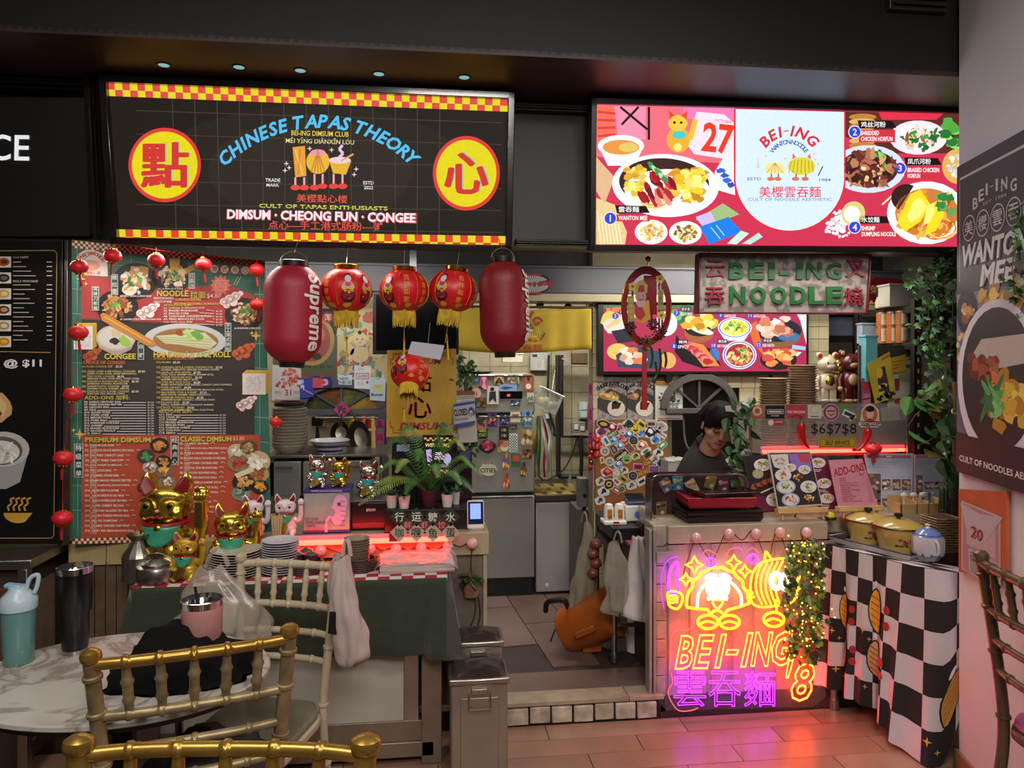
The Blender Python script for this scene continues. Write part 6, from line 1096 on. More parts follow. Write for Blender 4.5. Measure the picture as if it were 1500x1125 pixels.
# television with the menu
c4=rect4(876,441,1184,549); t,pl,p=flat_thing('menu_screen','wide lit menu screen with ten numbered dishes on the right kitchen wall','screen',c4,4.04,BLKM,.045,part='casing',bevel=.003)
p=pxprint(pl,-.001); p.rect(884,447,1181,544,'b02c50',1); p.rect(884,447,1181,452,'5c7858',2)
for i in range(12):p.blob(p.rnd.uniform(886,925),p.rnd.uniform(450,470),8,4,('b84838','d87850','e8a880')[i%3],2+i*.05)
p.blob(905,478,22,14,'e8e4d8',3); p.blob(893,470,14,12,'e8c868',3); p.poly([(895,485),(925,480),(930,500),(905,503)],'2c3038',4)
for i in range(10):p.blob(p.rnd.uniform(985,1010),p.rnd.uniform(452,484),8,7,('3c7848','58a058','7cb868')[i%3],2+i*.05)
p.ell(976,474,16,18,'e8ecf4',2.8)
p.ell(905,515,16,12,'f0c068',3); p.poly([(902,520),(925,505),(985,520),(960,541),(905,538)],'38485c',4); [p.blob(p.rnd.uniform(912,942),p.rnd.uniform(512,530),6,5,('f0b890','d87848','fbe0c8')[i%3],5+i*.05)for i in range(18)]; p.ell(978,528,12,12,'e8a860',4.5)
p.ell(1024,488,22,14,'a86038',3); p.ell(1024,481,21,12,'241c1c',4); p.ell(1028,484,17,5,'e8e8e8',5,a=15); [p.blob(p.rnd.uniform(1004,1044),p.rnd.uniform(463,480),8,6,('f4d848','f8ec90','d8a028')[i%3],6+i*.05)for i in range(18)]
p.poly([(990,490),(1000,505),(1040,510),(1056,535),(1030,540),(1000,530),(988,515)],'1c1818',5); p.poly([(1000,498),(1030,505),(1054,536),(1030,537)],'e08848',6); [p.blob(1008+i*2.6,506+i*2.1,7,5,('d8484c','f0887c','b83038')[i%3],7+i*.05)for i in range(12)]; p.ell(1046,520,8,10,'4878b8',5)
p.dish(1076,480,25,15,'e8ecf8','f4e46c',('e8d040','f8f090','78b050'),14,5,True,.55,'3858c0'); p.poly([(1052,484),(1100,484),(1090,499),(1062,499)],'dce4f4',4.8)
p.dish(1083,520,25,21,'e8ecf8','a82c30',('e8a858','f8d088','d87040'),22,5,True,.62,'3858c0')
p.ell(1142,492,31,17,'8c5c38',4); p.ell(1140,484,34,17,'24242c',4.5); p.ell(1155,493,16,7,'4870a0',4.8); [p.blob(p.rnd.uniform(1116,1156),p.rnd.uniform(466,490),8,6,('f0b8a0','d87858','fbe4d8')[i%3],5+i*.05)for i in range(20)]
p.ell(1140,527,27,15,'2c2020',5); [p.blob(p.rnd.uniform(1122,1160),p.rnd.uniform(514,532),8,5,('f09850','f8d080','d85840')[i%3],6+i*.05)for i in range(20)]; p.poly([(1095,478),(1108,470),(1118,520),(1104,505)],'e06838',4.6)
p.poly([(1160,447),(1181,447),(1181,505),(1172,470)],'d8e0d8',4); p.poly([(1160,505),(1180,508),(1179,513),(1160,511)],'a0c8e8',6); p.poly([(1160,514),(1174,516),(1168,522),(1160,519)],'c0e8e0',6)
for n_,x,y,cn,en in(('5',901,463,'招牌','FRIED'),('7',991,459,'饺子汤','RICE SOUP DUMPLING'),('8',987,507,'辣鸡','SPICY'),('9',1055,462,'云吞汤','WANTON SOUP'),('10',1045,506,'辣云吞','SPICY WANTON'),('11',1098,462,'干捞','KATSU DON'),('12',1111,505,'炸云吞','FRIED WANTON')):
 p.ell(x,y,4.4,4.4,'3848c0',8); p.text(n_,x,y,5,'e0d8f8',9); p.rect(x+6,y-9,x+20,y-3,'1c1418',8); p.text(cn,x+13,y-6,4.5,'f4f4f4',9,w_=12); p.text(en,x+14,y+1,4.5,'fbe8f0',9,w_=17)
p.build('lit_picture',GLOW2,t,False)
mb=MB(); a=pl.px(976,549); mb.bx(a[0],a[0]+.03,.0,.03,a[1]-.04,a[1]); mb.build('bracket',BLKM,t)
# two dish posters and the tear-off calendar
def dishposter(label,c4,title,cn,f):
 t,pl,p=flat_thing('dish_poster',label,'poster',c4,4.09,mat('stone_print','9c948c',.5,var=.3,scale=30),.003); x0,y0,x1,y1=*c4[0],*c4[2]; cx=(x0+x1)/2
 for i in range(40):p.blob(p.rnd.uniform(x0+3,x1-3),p.rnd.uniform(y0+3,y1-3),3,2,('b0a8a0','847c74','a49c98')[i%3],.5+i*.01)
 p.poly([(x0,y0+32),(cx-4,y0+17),(x1,y0+28),(x1,y0+50),(x0+26,y1-4),(x0,y0+46)],'3c3836',2); p.arc(title,cx,y0+44,34,-40,42,6,'2a1c18',3,.02); p.text(cn,cx,y0+14,3.5,'3a2824',3)
 p.blob(cx-4,y0+29,14,6,'b88c58',3,12,.2); [p.blob(cx-4+p.rnd.uniform(-12,12),y0+28+p.rnd.uniform(-4,4),4,3,f[i%len(f)],4+i*.05)for i in range(16)]; p.ell(cx+6,y0+46,13,12,'d8ccbc',5); p.blob(cx+6,y0+42,8,6,'3c1c14',6); p.blob(cx+4,y0+35,6,3,'8cac5c',6)
 p.build('printed_picture',INK,t,False)
dishposter('left dish poster with rice and fried chicken, over the sticker board',rect4(875,552,918,615),'CHICKEN KATSU DON','鸡扒丼',('d8a858','a87838','e8c888')); dishposter('right dish poster behind the red tassels, beside the tear-off calendar',rect4(919,552,957,615),'CHAR SIEW DON','叉烧丼',('4c3028','a86848','c8a078'))
t,pl,p=flat_thing('wall_calendar','white tear-off wall calendar with an orange top bar','calendar',rect4(960,562,1000,615),4.07,mat('calendar_white','ccc8bc',.55),.012,part='page_block'); a,b=pl.px(961,564),pl.px(1000,558); mb=MB(); mb.bx(a[0],b[0],-.004,.014,a[1],b[1]); mb.build('top_bar',mat('orange_bar','b07c30',.35),t,bevel=.002)
p.rect(975,570,989,588,'3c6450'); p.star(982,577,6,'d8d8cc',3,5,.45); [p.blob(p.rnd.uniform(966,996),p.rnd.uniform(570,588),2.4,2,('343834','587058')[i%2],2,6,.4)for i in range(16)]; p.text('1',992,573,6,'383430'); p.line([(964,591),(997,591)],.8,'484440'); p.text('星期日 初五',981,595,4,'484440',w_=24); p.frame(968,592.5,993,597.5,.6,'484440'); p.line([(964,599),(997,599)],.8,'484440'); [p.lines(966+11*k,602,974+11*k,2.4,4,'8c8878',.3)for k in range(3)]; p.line([(964,613),(997,613)],1,'484440'); p.build('print',INK,t,False)
# sticker board: cork-coloured sheet with stickers, each a piece
t,pl,p=flat_thing('sticker_board','orange-brown board covered with dozens of stickers','board',rect4(872,615,978,760),4.06,mat('caramel_board','8c5424',.6,var=.15),.01,part='board')
rr=random.Random(12)
def sticker(x,y,kind,c,r_=7.5,a=0):
 p=pxprint(pl,-.0012); y_=0
 W='cfc8c0'
 if kind=='c':p.ell(x,y,r_,r_,W,0); p.ell(x,y,r_*.85,r_*.85,c[0],1); p.ell(x,y,r_*.5,r_*.5,c[1],2); p.blob(x,y,r_*.25,r_*.25,c[0],3)
 elif kind=='s':p.ell(x,y,r_,r_,W,0); p.ell(x,y,r_*.88,r_*.88,c[0],1); p.ell(x-r_*.3,y-r_*.25,r_*.1,r_*.18,'20201c',2); p.ell(x+r_*.3,y-r_*.25,r_*.1,r_*.18,'20201c',2); p.ell(x,y+r_*.15,r_*.5,r_*.4,'20201c',2,a0=0,a1=180)
 elif kind=='r':p.quad(x,y,r_*2,r_*1.35,a,W,0); p.quad(x,y,r_*1.8,r_*1.12,a,c[0],1); p.quad(x,y,r_*1.1,r_*.5,a,c[1],2)
 elif kind=='t':s_=c[2]; p.quad(x,y,r_*2.2,r_*.95,a,c[0],0); p.text(s_,x,y,r_*.62,c[1],2,w_=r_*1.9,a=-a,bold=.02)
 elif kind=='b':p.blob(x,y,r_*1.05,r_,W,0,11,.18); p.blob(x,y,r_*.85,r_*.8,c[0],1,11,.2); p.blob(x+1,y-1,r_*.4,r_*.4,c[1],2,8,.3); p.blob(x-2,y+2,r_*.25,r_*.2,'202024',3,7,.3)
 elif kind=='o':p.ell(x,y,r_*1.3,r_*.8,W,0,a=a); p.ell(x,y,r_*1.15,r_*.66,c[0],1,a=a); p.ell(x,y,r_*.7,r_*.35,c[1],2,a=a)
 return p.build('sticker',INK,t,False)
for x,y,k,c,r_,a in((884,621,'o',('181818','d0a040'),8,12),(896,626,'b',('b02830','e8e0e0'),8,0),(881,632,'b',('9c3060','6c1c48'),8,0),(908,627,'b',('d8a0a0','8c5058'),8,0),(921,621,'b',('2c5038','181818'),8,0),(931,628,'s',('d8c828',''),7.5,0),(940,622,'r',('d8b428','181818'),8,38),(954,621,'r',('a8a090','383430'),9,0),(968,625,'b',('b0a8a0','807870'),9,0),(952,633,'b',('201c1c','d8d4d0'),9,0),(968,636,'t',('d0ccc8','202020','Jethro'),8,32),(897,636,'t',('48703c','d8e0c8','SHAKE IT'),8,-28),(899,644,'b',('78a8c8','b0d0e0'),7,0),(910,641,'b',('d87c88','a84858'),7,0),(921,636,'b',('4880c8','e8e8e8'),7,0),(888,646,'r',('e0dcc8','3c68a8'),8,60),(928,645,'c',('282824','605c50'),7,0),(939,635,'b',('78a8d8','4868a0'),6,0),(960,644,'b',('4888c8','2858a0'),7,0),(970,652,'r',('3c8c48','d8e0d0'),7,-45),(940,652,'b',('d87838','e8e4e0'),8,0),(908,653,'b',('5898d0','e0e8f0'),6,0),(922,656,'r',('b03828','3c6c28'),8,48),(876,650,'b',('b82020','d84040'),7,0),(886,661,'c',('c0b8a8','786c60'),7,0),(899,658,'r',('4c4038','8c8070'),7,60),(910,667,'t',('141414','e8e4e0','oasis'),9,-38),(918,672,'s',('88b048',''),7,0),(931,668,'b',('b8b048','303028'),6,0),(946,661,'o',('d8d8d0','3c7840'),7,-35),(949,667,'r',('8c4c20','301808'),7,-35),(964,663,'b',('d8d4d0','202020'),7,0),(893,676,'c',('c8b888','3868b8'),7,0),(905,680,'b',('5898d0','c0d8e8'),6,0),(882,674,'r',('d8c8a0','a83028'),5,80),(935,684,'r',('a82848','3c1828'),7.5,3),(949,678,'t',('8c5020','d8b048','OK'),7,-20),(959,673,'b',('c8c0b0','605850'),7,0),(968,678,'b',('2c3c80','182048'),7,0),(889,691,'b',('b82c24','e06848'),8,0),(903,693,'c',('b8b0a8','d8d0c8'),7.5,0),(914,689,'b',('d8d0c8','38302c'),6,0),(927,697,'c',('24201c','6c645c'),7.5,0),(942,692,'t',('8c5424','e0b828','AC/DC'),8,-22),(958,687,'r',('3450a8','b82838'),7.5,2),(880,705,'b',('d8c8b0','585048'),7,0),(892,709,'c',('202020','d8c030'),8,0),(903,705,'r',('d8d0c8','a83830'),7,45),(913,702,'r',('a89c28','302808'),7,40),(925,711,'b',('c8c0b8','585450'),7,0),(940,705,'r',('d0c8c0','282424'),8,-30),(950,712,'r',('d8b020','e8d060'),5,0),(903,718,'r',('b82820','e0d8d0'),6,35),(911,716,'c',('3c8c3c','286028'),5,0),(884,720,'b',('d8d4d0','181818'),8,0),(879,733,'b',('d0c8c0','302c28'),7,0)):sticker(x,y,k,c,r_,a)
# arched frame over the serving hatch
GA=mat('grey_painted_timber','56524e',.5,var=.06)
t,pl,a,b,x0,x1=arch_window('dark grey arched frame over the serving hatch behind the cook',1024,598,46,42,4.06,1078,975,500,0,'none',GA)
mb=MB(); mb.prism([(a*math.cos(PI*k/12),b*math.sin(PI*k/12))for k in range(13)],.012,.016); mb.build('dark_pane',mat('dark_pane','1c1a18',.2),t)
# dim things inside the hatch
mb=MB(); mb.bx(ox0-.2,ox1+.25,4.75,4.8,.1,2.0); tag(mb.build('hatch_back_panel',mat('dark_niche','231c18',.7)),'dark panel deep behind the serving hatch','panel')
mb=MB(); mb.tube(smooth_pts([V(1001,605,4.15),V(1003,640,4.15),V(1008,656,4.15),V(1016,657,4.15),V(1028,640,4.18),V(1031,610,4.2)],6),.006,8); tag(mb.build('hose',mat('hose','8c8474',.5)),'pale hose looping in the serving hatch','hose')
a,b=V(979,692,3.95),V(1012,668,3.95); t=thing('foam_tub','white foam tub of crumpled packing behind the steel tray holder','tub',(a.x,3.95,a.z-.05)); W_,Hh=b.x-a.x,b.z-a.z+.05; mb=MB(); mb.flat([(0,0),(W_,0),(W_*1.05,.14),(-.01,.14)],0,Hh*.8); mb.build('tub',mat('foam_white','aca898',.5),t,bevel=.005); mb=MB(); mb.sheet(lambda u,v:(-.004+(W_+.012)*u,-.004+.145*v,Hh*.82+.018*noise.noise(Vector((u*9,v*6,1)))),20,12); mb.build('crumpled_sheet',mat('foil_sheet','b8b4a8',.35,bump=.6),t)
# ---- cook bending behind the counter
def skin(name,chains,m,par,sub=2):
 bm=bmesh.new(); lay=bm.verts.layers.skin.verify(); root=True; nodes={}
 for ch in chains:
  prev=None
  for co,r_ in ch:
   k=tuple(round(c,4)for c in co); v_=nodes.get(k)
   if not v_:
    v_=bm.verts.new(co); nodes[k]=v_; v_[lay].radius=(r_,r_)if not isinstance(r_,tuple)else r_
    if root:v_[lay].use_root=True; root=False
   if prev and prev is not v_:bm.edges.new((prev,v_))
   prev=v_
 me=bpy.data.meshes.new(name); bm.to_mesh(me); bm.free(); o=bpy.data.objects.new(name,me); COL.objects.link(o); o.parent=par; me.materials.append(m)
 q=o.modifiers.new('k','SKIN'); q.use_smooth_shade=True; q=o.modifiers.new('s','SUBSURF'); q.levels=sub; q.render_levels=sub; return o
B0=V(1030,700,3.86); t=thing('person','cook in a dark grey top bending down behind the tray holder','person',(B0.x,3.9,.1))
SK=mat('skin','b27f66',.5,var=.05,scale=6,bump=.1); TOP=mat('dark_knit','2c2827',.85,bump=.5,bs=160); HAIR=mat('black_hair','100c0a',.7,spec=.15,bump=.6,bs=300)
O=Vector(t.location); L=lambda x,y,v_:tuple(V(x,y,v_)-O)
neck=L(1040,640,3.8); hd=Vector(L(1052,626,3.72))
skin('torso',[[(L(1020,780,3.93),.13),(L(1024,720,3.92),.135),(L(1028,680,3.9),.13),(L(1036,652,3.85),.085),(L(1041,641,3.81),.055)],[(L(1028,680,3.9),.13),(L(1062,690,3.78),.06),(L(1066,730,3.76),.045),(L(1072,748,3.7),.035)],[(L(1028,680,3.9),.13),(L(1004,700,3.86),.062),(L(994,735,3.8),.048),(L(1012,748,3.7),.035)]],TOP,t)
skin('legs',[[((-.02,.01,.72),.13),((-.09,.0,.4),.075),((-.09,.02,.06),.05),((-.09,-.08,.03),.04)],[((-.02,.01,.72),.13),((.09,.0,.4),.075),((.09,.02,.06),.05),((.09,-.08,.03),.04)]],mat('dark_trousers','1c1c20',.8),t)
Mh=Matrix.Translation(hd)@Euler((R(15),R(12),R(-6))).to_matrix().to_4x4()
mb=MB(); mb.M=Mh; mb.sph((0,0,.02),.077,.092,.098,24,16); mb.sph((0,-.022,-.045),.056,.062,.062,20,12); mb.sph((0,-.05,-.085),.026,.028,.024); mb.sph((-.04,-.045,-.02),.03,.035,.03); mb.sph((.04,-.045,-.02),.03,.035,.03); mb.tube([(0,.01,-.06),(0,.04,-.15)],[.05,.055],14); mb.tube([(0,-.085,.015),(0,-.101,-.012),(0,-.104,-.026),(0,-.09,-.034)],[.009,.012,.015,.008],8); mb.build('head',SK,t,remesh=.005)
mb=MB(); mb.M=Mh
for s_ in(-1,1):mb.tube([(s_*.014,-.089,.004),(s_*.03,-.09,-.003),(s_*.047,-.081,.003)],[.003,.005,.003],6); mb.tube([(s_*.012,-.091,.028),(s_*.03,-.091,.034),(s_*.052,-.078,.027)],[.003,.0045,.002],6)
mb.build('lowered_eyes_and_brows',mat('dark_lash','1e1411',.5),t)
mb=MB(); mb.M=Mh; mb.tube([(-.024,-.083,-.058),(-.01,-.09,-.056),(0,-.09,-.058),(.01,-.09,-.056),(.024,-.083,-.058)],[.002,.006,.006,.006,.002],8); mb.build('mouth',mat('lips','98524c',.45),t)
mb=MB(); mb.M=Mh; mb.sph((-.078,.01,-.005),.012,.02,.028); mb.sph((.078,.01,-.005),.012,.02,.028); mb.build('ears',SK,t)
mb=MB(); mb.M=Mh; mb.sph((0,.022,.045),.091,.1,.093,24,14); mb.sph((0,.06,-.01),.075,.07,.09,18,12); rr=random.Random(5)
for i in range(26):a=-1.25+2.5*i/25; mb.tube(smooth_pts([(.075*math.sin(a)*.7,-.05,.12),(.085*math.sin(a),-.085*math.cos(a)-.012,.075),(.088*math.sin(a),-.09*math.cos(a)-.006,.035-.03*abs(math.sin(a))-rr.uniform(0,.012))],3),[.01,.011,.011,.01,.008,.005,.002],6)
for i in range(14):a=rr.uniform(1.2,5.0); mb.tube([(.07*math.sin(a),-.05*math.cos(a)+.03,.1),(.1*math.sin(a),-.09*math.cos(a)+.03,.04),(.085*math.sin(a),-.08*math.cos(a)+.03,-.05)],[.012,.014,.006],6)
mb.build('hair',HAIR,t)
for wx,wy in((1072,748),(1012,748)):
 w0=Vector(L(wx,wy,3.7)); s_=1 if wx>1050 else-1
 ch=[[(tuple(w0),.024),(tuple(w0+Vector((0,-.05,-.02))),.03)]]+[[(tuple(w0+Vector((0,-.05,-.02))),.03),(tuple(w0+Vector((s_*(.024-.016*k),-.09,-.03))),.009),(tuple(w0+Vector((s_*(.028-.018*k),-.115-.006*(k in(1,2)),-.045))),.008),(tuple(w0+Vector((s_*(.028-.018*k),-.125,-.065))),.006)]for k in range(4)]+[[(tuple(w0+Vector((0,-.05,-.02))),.03),(tuple(w0+Vector((-s_*.036,-.06,-.03))),.01),(tuple(w0+Vector((-s_*.045,-.085,-.045))),.008)]]
 skin('hand',ch,SK,t,1)
# SIDE SHELF WITH APPLIANCES, RACK AND BAGS LEFT OF THE RIGHT COUNTER
a,b=V(878,760,3.82),V(950,752,3.82); zs_=V(900,757,3.8).z
t=thing('side_table','black-topped steel side table left of the right counter','table',(a.x,3.55,.1)); W_=b.x-a.x+.02; Hh=zs_-.1
mb=MB(); mb.bx(0,W_,0,.42,Hh-.06,Hh); mb.build('black_tray_top',BLKM,t,bevel=.004); mb=MB(); mb.bx(.05,W_,-.12,0,Hh-.075,Hh-.06); mb.bx(.0,.06,.0,.4,Hh-.13,Hh-.1); mb.build('wire_tray',mat('dark_steel','4c4844',.4,.7),t); mb=MB(); mb.bx(.06,W_,-.12,-.02,Hh-.06,Hh-.057); mb.build('magenta_sheet',mat('magenta_paper'),t)
for x,y in((.0,.0),(W_-.03,.0),(0,.38),(W_-.03,.38)):mb=MB(); mb.rod((x+.015,y+.02,0),(x+.015,y+.02,Hh-.06),.015,12); mb.rod((x+.015,y+.02,.0),(x+.015,y+.02,.05),.019,12); mb.build('leg',STEEL,t)
for y in(.02,.4):mb=MB(); mb.rod((.01,y,.18),(W_-.01,y,.18),.01); mb.build('stretcher',STEEL,t)
for i in range(7):mb=MB(); mb.tube([(.06+i*.03,-.12,Hh-.07),(.06+i*.03,-.125,Hh-.1),(.06+i*.03,-.115,Hh-.12)],.0025,5); mb.build('wire_hook',STEEL,t)
x,z=V(899,745,3.66).x,zs_; t=thing('condiment_dispenser','white twin condiment dispenser with two amber windows','dispenser',(x,3.64,z)); mb=MB(); mb.bx(-.06,.055,-.03,.07,0,.018); mb.build('base',WHITE,t,bevel=.004)
for s_ in(-.026,.028):mb=MB(); mb.tube([(s_,.02,.018),(s_,.02,.075),(s_,.02,.095),(s_,.02,.1)],[.025,.025,.018,.004],14); o=mb.build('canister',WHITE,t); mb=MB(); mb.box((s_,-.006,.05),(.024,.01,.05)); mb.build('amber_window',mat('amber_gel','b07c28',.25),o,bevel=.004); mb=MB(); mb.sph((s_,-.011,.038),.006,.003,.006); mb.build('red_button',mat('shiny_red'),o)
mb=MB(); mb.box((0,-.031,.012),(.03,.002,.01)); mb.build('red_label',mat('shiny_red'),t)
x=V(932,745,3.68).x; t=thing('toaster','white and grey countertop grill with blue knob and slatted top','appliance',(x,3.66,z)); mb=MB(); mb.flat([(-.06,0),(.055,0),(.055,.12),(-.06,.12)],.003,.085); mb.build('body',WHITE,t,bevel=.008); mb=MB(); mb.box((0,.04,.098),(.1,.07,.03),(20,0,0)); mb.build('blue_hood',mat('slate_blue','4c5a80',.3),t,bevel=.004)
for i in range(6):mb=MB(); mb.box((0,.012+i*.011,.1+i*.006),(.094,.004,.012),(20,0,0)); mb.build('slat',mat('dark_slat','24242c',.4),t)
mb=MB(); mb.lathe([(.001,0),(.02,0),(.017,.014),(.001,.016)],20,M=Matrix.Rotation(R(90),4,'X'),c=(.005,0,.04)); mb.build('knob',mat('blue_knob','4c74b8',.3),t)
x=V(940,775,3.6).x; mb=MB(); mb.lathe([(.026,0),(.03,.08),(.028,.08),(.024,.004)],18); tag(mb.build('dark_cup',mat('dark_glass','2c1614',.15,coat=.4),loc=(x,3.5,zs_-.056)),'dark brown cup on the wire tray below the grill','cup')
# hanging clear bags, netted onions
def bagmesh(w_,h,d_,seed,n=26,m=20,pinch=.25):
 rr=random.Random(seed); ph=[rr.uniform(0,6.28)for _ in range(6)]
 def fn(u,v):
  a=2*PI*u; k=(pinch+(1-pinch)*math.sin(min(1,v*1.25)*PI/2))*(1 if v<.9 else math.sqrt(max(0,1-((v-.9)/.1)**2))*.9+.1)
  f=1+.07*math.sin(5*a+ph[0]+v*2)*(1-v*.5)+.04*math.sin(9*a+ph[1]+v*6)+.28*noise.noise(Vector((math.cos(a)*2+seed,math.sin(a)*2,v*5)))
  return(w_/2*k*f*math.cos(a)+.02*math.sin(v*4+ph[2]),d_/2*k*f*math.sin(a),-h*v+.01*math.sin(a*2+ph[3]))
 return fn
def bag(name,label,loc,w_,h,d_,m,seed,handles=True,cat='bag',pinch=.25,extra=None,par=None):
 t=thing(name,label,cat,loc); mb=MB(); mb.sheet(bagmesh(w_,h,d_,seed,pinch=pinch),40,24); mb.build('bag_body',m,t,ang=80)
 if handles:mb=MB(); [mb.tube(smooth_pts([(s_*w_*.12,0,.0),(s_*w_*.07,0,.04),(0,0,.055)],4),[.008]*9,6,flat=.4)for s_ in(-1,1)]; mb.build('handles',m,t)
 if extra:extra(t)
 return t
PB=mat('thin_white_plastic','bfb9b2',.28,var=.04,bump=.35,bs=40,alpha=.88,sheen=.2); PC=mat('clear_crinkled_plastic','a8a094',.2,var=.15,bump=.5,bs=35,alpha=.55); PWH=mat('white_plastic_sheet','c8bfbd',.4,bump=.2)
zb=V(920,795,3.4).z
bag('plastic_bag','crumpled clear plastic bag hanging from the wire tray',V(905,795,3.4),.17,.34,.07,PC,5);
t=thing('plastic_bag','white folded plastic bag hanging beside the right counter pier','bag',V(932,793,3.38)); mb=MB(); mb.sheet(lambda u,v:(-.02-.05*v+(.035+.12*min(1,v*1.6))*u,-.008-.035*abs(math.sin(u*5))*(1-v*.4)+.03*math.sin(v*3)-.02*v,.03-.37*v-.05*u*v),16,20); mb.build('folded_sheet',PWH,t,solid=.004); mb=MB(); mb.sheet(lambda u,v:(.02+.08*u+.03*v,.03*u,.02-.33*v),8,12); mb.build('rear_fold',PWH,t,solid=.003)
bag('plastic_bag','long pale bag of garlic hanging at the doorway edge',V(856,765,3.75),.13,.5,.08,mat('pale_bag','8c8270',.35,bump=.5,bs=30,alpha=.9),9)
t=thing('onion_net','net of red onions hanging beside the side table','onions',V(871,772,3.7)); mb=MB(); mb.tube([(0,0,.08),(0,0,-.05)],.003,6); mb.build('net_string',mat('beige_cord'),t)
for i in range(4):mb=MB(); mb.sph(((-1)**i*.008,0,-.085-.05*i),.03,.03,.027); mb.build('onion',mat('red_onion','7c4038',.35,var=.3,scale=20),t)
# orange barrel lying tipped
O=V(866,922,3.72); t=thing('orange_barrel','orange cooler barrel lying tipped beside the steel side table','barrel',(O.x,3.72,.1)); M=Matrix.Translation((0,0,.155))@Euler((R(18),R(58),R(-18))).to_matrix().to_4x4(); OR=mat('orange_plastic','a4521c',.3,var=.08,coat=.3)
mb=MB(); mb.M=M; mb.lathe([(.09,-.15),(.115,-.145),(.12,.0),(.122,.12),(.126,.135),(.11,.14),(.001,.14)][::1],30); mb.build('barrel_body',OR,t); mb=MB(); mb.M=M; mb.lathe([(.001,-.156),(.1,-.154),(.112,-.15)],28); mb.build('base_disc',OR,t); mb=MB(); mb.M=M; mb.tube(smooth_pts([(-.115,-.03,-.06),(-.165,-.05,-.05),(-.19,-.06,-.13),(-.15,-.05,-.18)],6),.014,8); mb.build('handle',BLKM,t); mb=MB(); mb.M=M; mb.box((.0,-.125,.02),(.03,.04,.12)); mb.build('spout',OR,t,bevel=.006); mb=MB(); mb.M=M; mb.tube([(-.06,-.1,-.15),(-.02,-.12,-.2)],.004,6); mb.build('strap',BLKM,t)
mb=MB(); mb.bx(-.05,.05,-.03,.03,0,.05); mb.build('foot_block',OR,t,bevel=.008)
mb=MB(); mb.lathe([(.045,0),(.045,.16),(.03,.18),(.02,.2)],16); tag(mb.build('jerry_can',WHITE,loc=(V(930,960,3.7).x,3.7,.1)),'white jug standing under the steel side table','jug')
# RIGHT STALL: COUNTER, NEON, WORKTOP THINGS
cx0,cx1=V(979,790,3.19).x,1.83; CT=.852
MARB=mat('worn_cream_marble','a89a84',.3,var=.2,scale=6)
t=thing('counter','cream marble-topped counter with neon front of the right stall','counter',(0,0,0))
mb=MB(); mb.bx(cx0,cx1,3.19,3.72,.772,CT); mb.build('worktop',MARB,t,bevel=.004); mb=MB(); mb.bx(cx1-.01,2.45,3.3,3.75,.775,CT); mb.build('worktop_return',MARB,t,bevel=.004)
mb=MB(); mb.bx(cx0-.06,cx0+.002,3.215,3.36,.755,.85); mb.build('end_block',mat('chipped_stone','9c8f80',.5,var=.35,scale=14),t,bevel=.004)
mb=MB(); mb.bx(cx0-.02,2.4,3.25,3.7,.05,.775); mb.build('carcass',mat('brown_carcass','3c2a22',.7),t)
for k in range(9):mb=MB(); mb.bx(cx0-.052,cx0-.008,3.2,3.3,.02+k*.082,.098+k*.082); mb.build('edge_brick',mat('edge_brick','8c7f70',.5,var=.4,scale=16,bump=.4),t,bevel=.003)
mb=MB(); mb.bx(cx0-.055,cx0+.03,3.185,3.3,.69,.74); mb.build('jutting_brick',mat('edge_brick'),t,bevel=.004)
for i,x in enumerate((-.085,-.065)):mb=MB(); mb.bx(cx0+x,cx0+x+.014,3.2,3.26,.09,.835); mb.build('corner_trim',mat('grey_pvc','8c857e',.35),t,bevel=.003)
mb=MB(); x0,x1=cx0-.01,V(1236,900,3.19).x; mb.sheet(lambda u,v:(x0+(x1-x0)*u,3.215-.012*(abs(math.sin(u*26))>.35),.02+.745*v),150,2); mb.build('ribbed_front_panel',mat('dusty_ribbed_sheet','94807e',.35,var=.15,scale=8),t,ang=30)
# neon sign on a clear plate
NV=3.135; NY=mat('neon_yellow','ffd040',.4,emit=4.6,ecol='ff8c14',bump=0); NO=mat('neon_orange','ffb030',.4,emit=21,ecol='ff4414',bump=0); NP=mat('neon_violet','d040ff',.4,emit=9,ecol='b61eff',bump=0); NW=mat('neon_white','ffffff',.4,emit=4,ecol='fff0d0',bump=0)
t=thing('neon_sign','glowing neon sign of dumpling outlines, BEI-ING and violet characters','neon sign',V(965,1040,NV)); O=Vector(t.location)
Z=lambda x,y:(940+x/3.63,760+y/3.63)
def nt_(nm,pts,m,closed=False,sm=4,r_=.0052,dy=0):P=[V(*Z(*p),NV)-O+Vector((0,dy,0))for p in pts]; mb=MB(); mb.tube(smooth_pts(P,sm,closed)if sm>1 else P,r_,7,closed=closed); return mb.build(nm,m,t)
oval=lambda cx,cy,rx,ry,n=12:[(cx+rx*math.cos(2*PI*i/n),cy+ry*math.sin(2*PI*i/n))for i in range(n)]
star=lambda cx,cy,r_:[(cx,cy-r_),(cx+r_*.35,cy-r_*.3),(cx+r_,cy),(cx+r_*.35,cy+r_*.3),(cx,cy+r_),(cx-r_*.35,cy+r_*.3),(cx-r_,cy),(cx-r_*.35,cy-r_*.3)]
mb=MB(); mb.prism([(a.x,a.z)for a in[V(*Z(*p),NV)-O for p in[(100,990),(140,1030),(930,1010),(990,960),(990,720),(830,640),(830,130),(150,150),(95,300)]]][::-1],.02,.024); mb.build('clear_backing',mat('clear_backing','f0e0e0',.1,var=0,bump=0,alpha=.03),t)
nt_('knife_tube',[(190,385),(145,385),(145,300),(165,250),(190,230),(190,300)],NP,True); nt_('knife_halo_tube',[(120,480),(105,400),(108,290),(135,225),(185,202),(205,215)],mat('neon_violet_dim','a030d0',.4,emit=1.2,ecol='c040e8'),r_=.0025)
nt_('hand_tube',[(140,392),(170,385),(212,400),(215,440),(190,478),(150,465),(140,430)],NY,True)
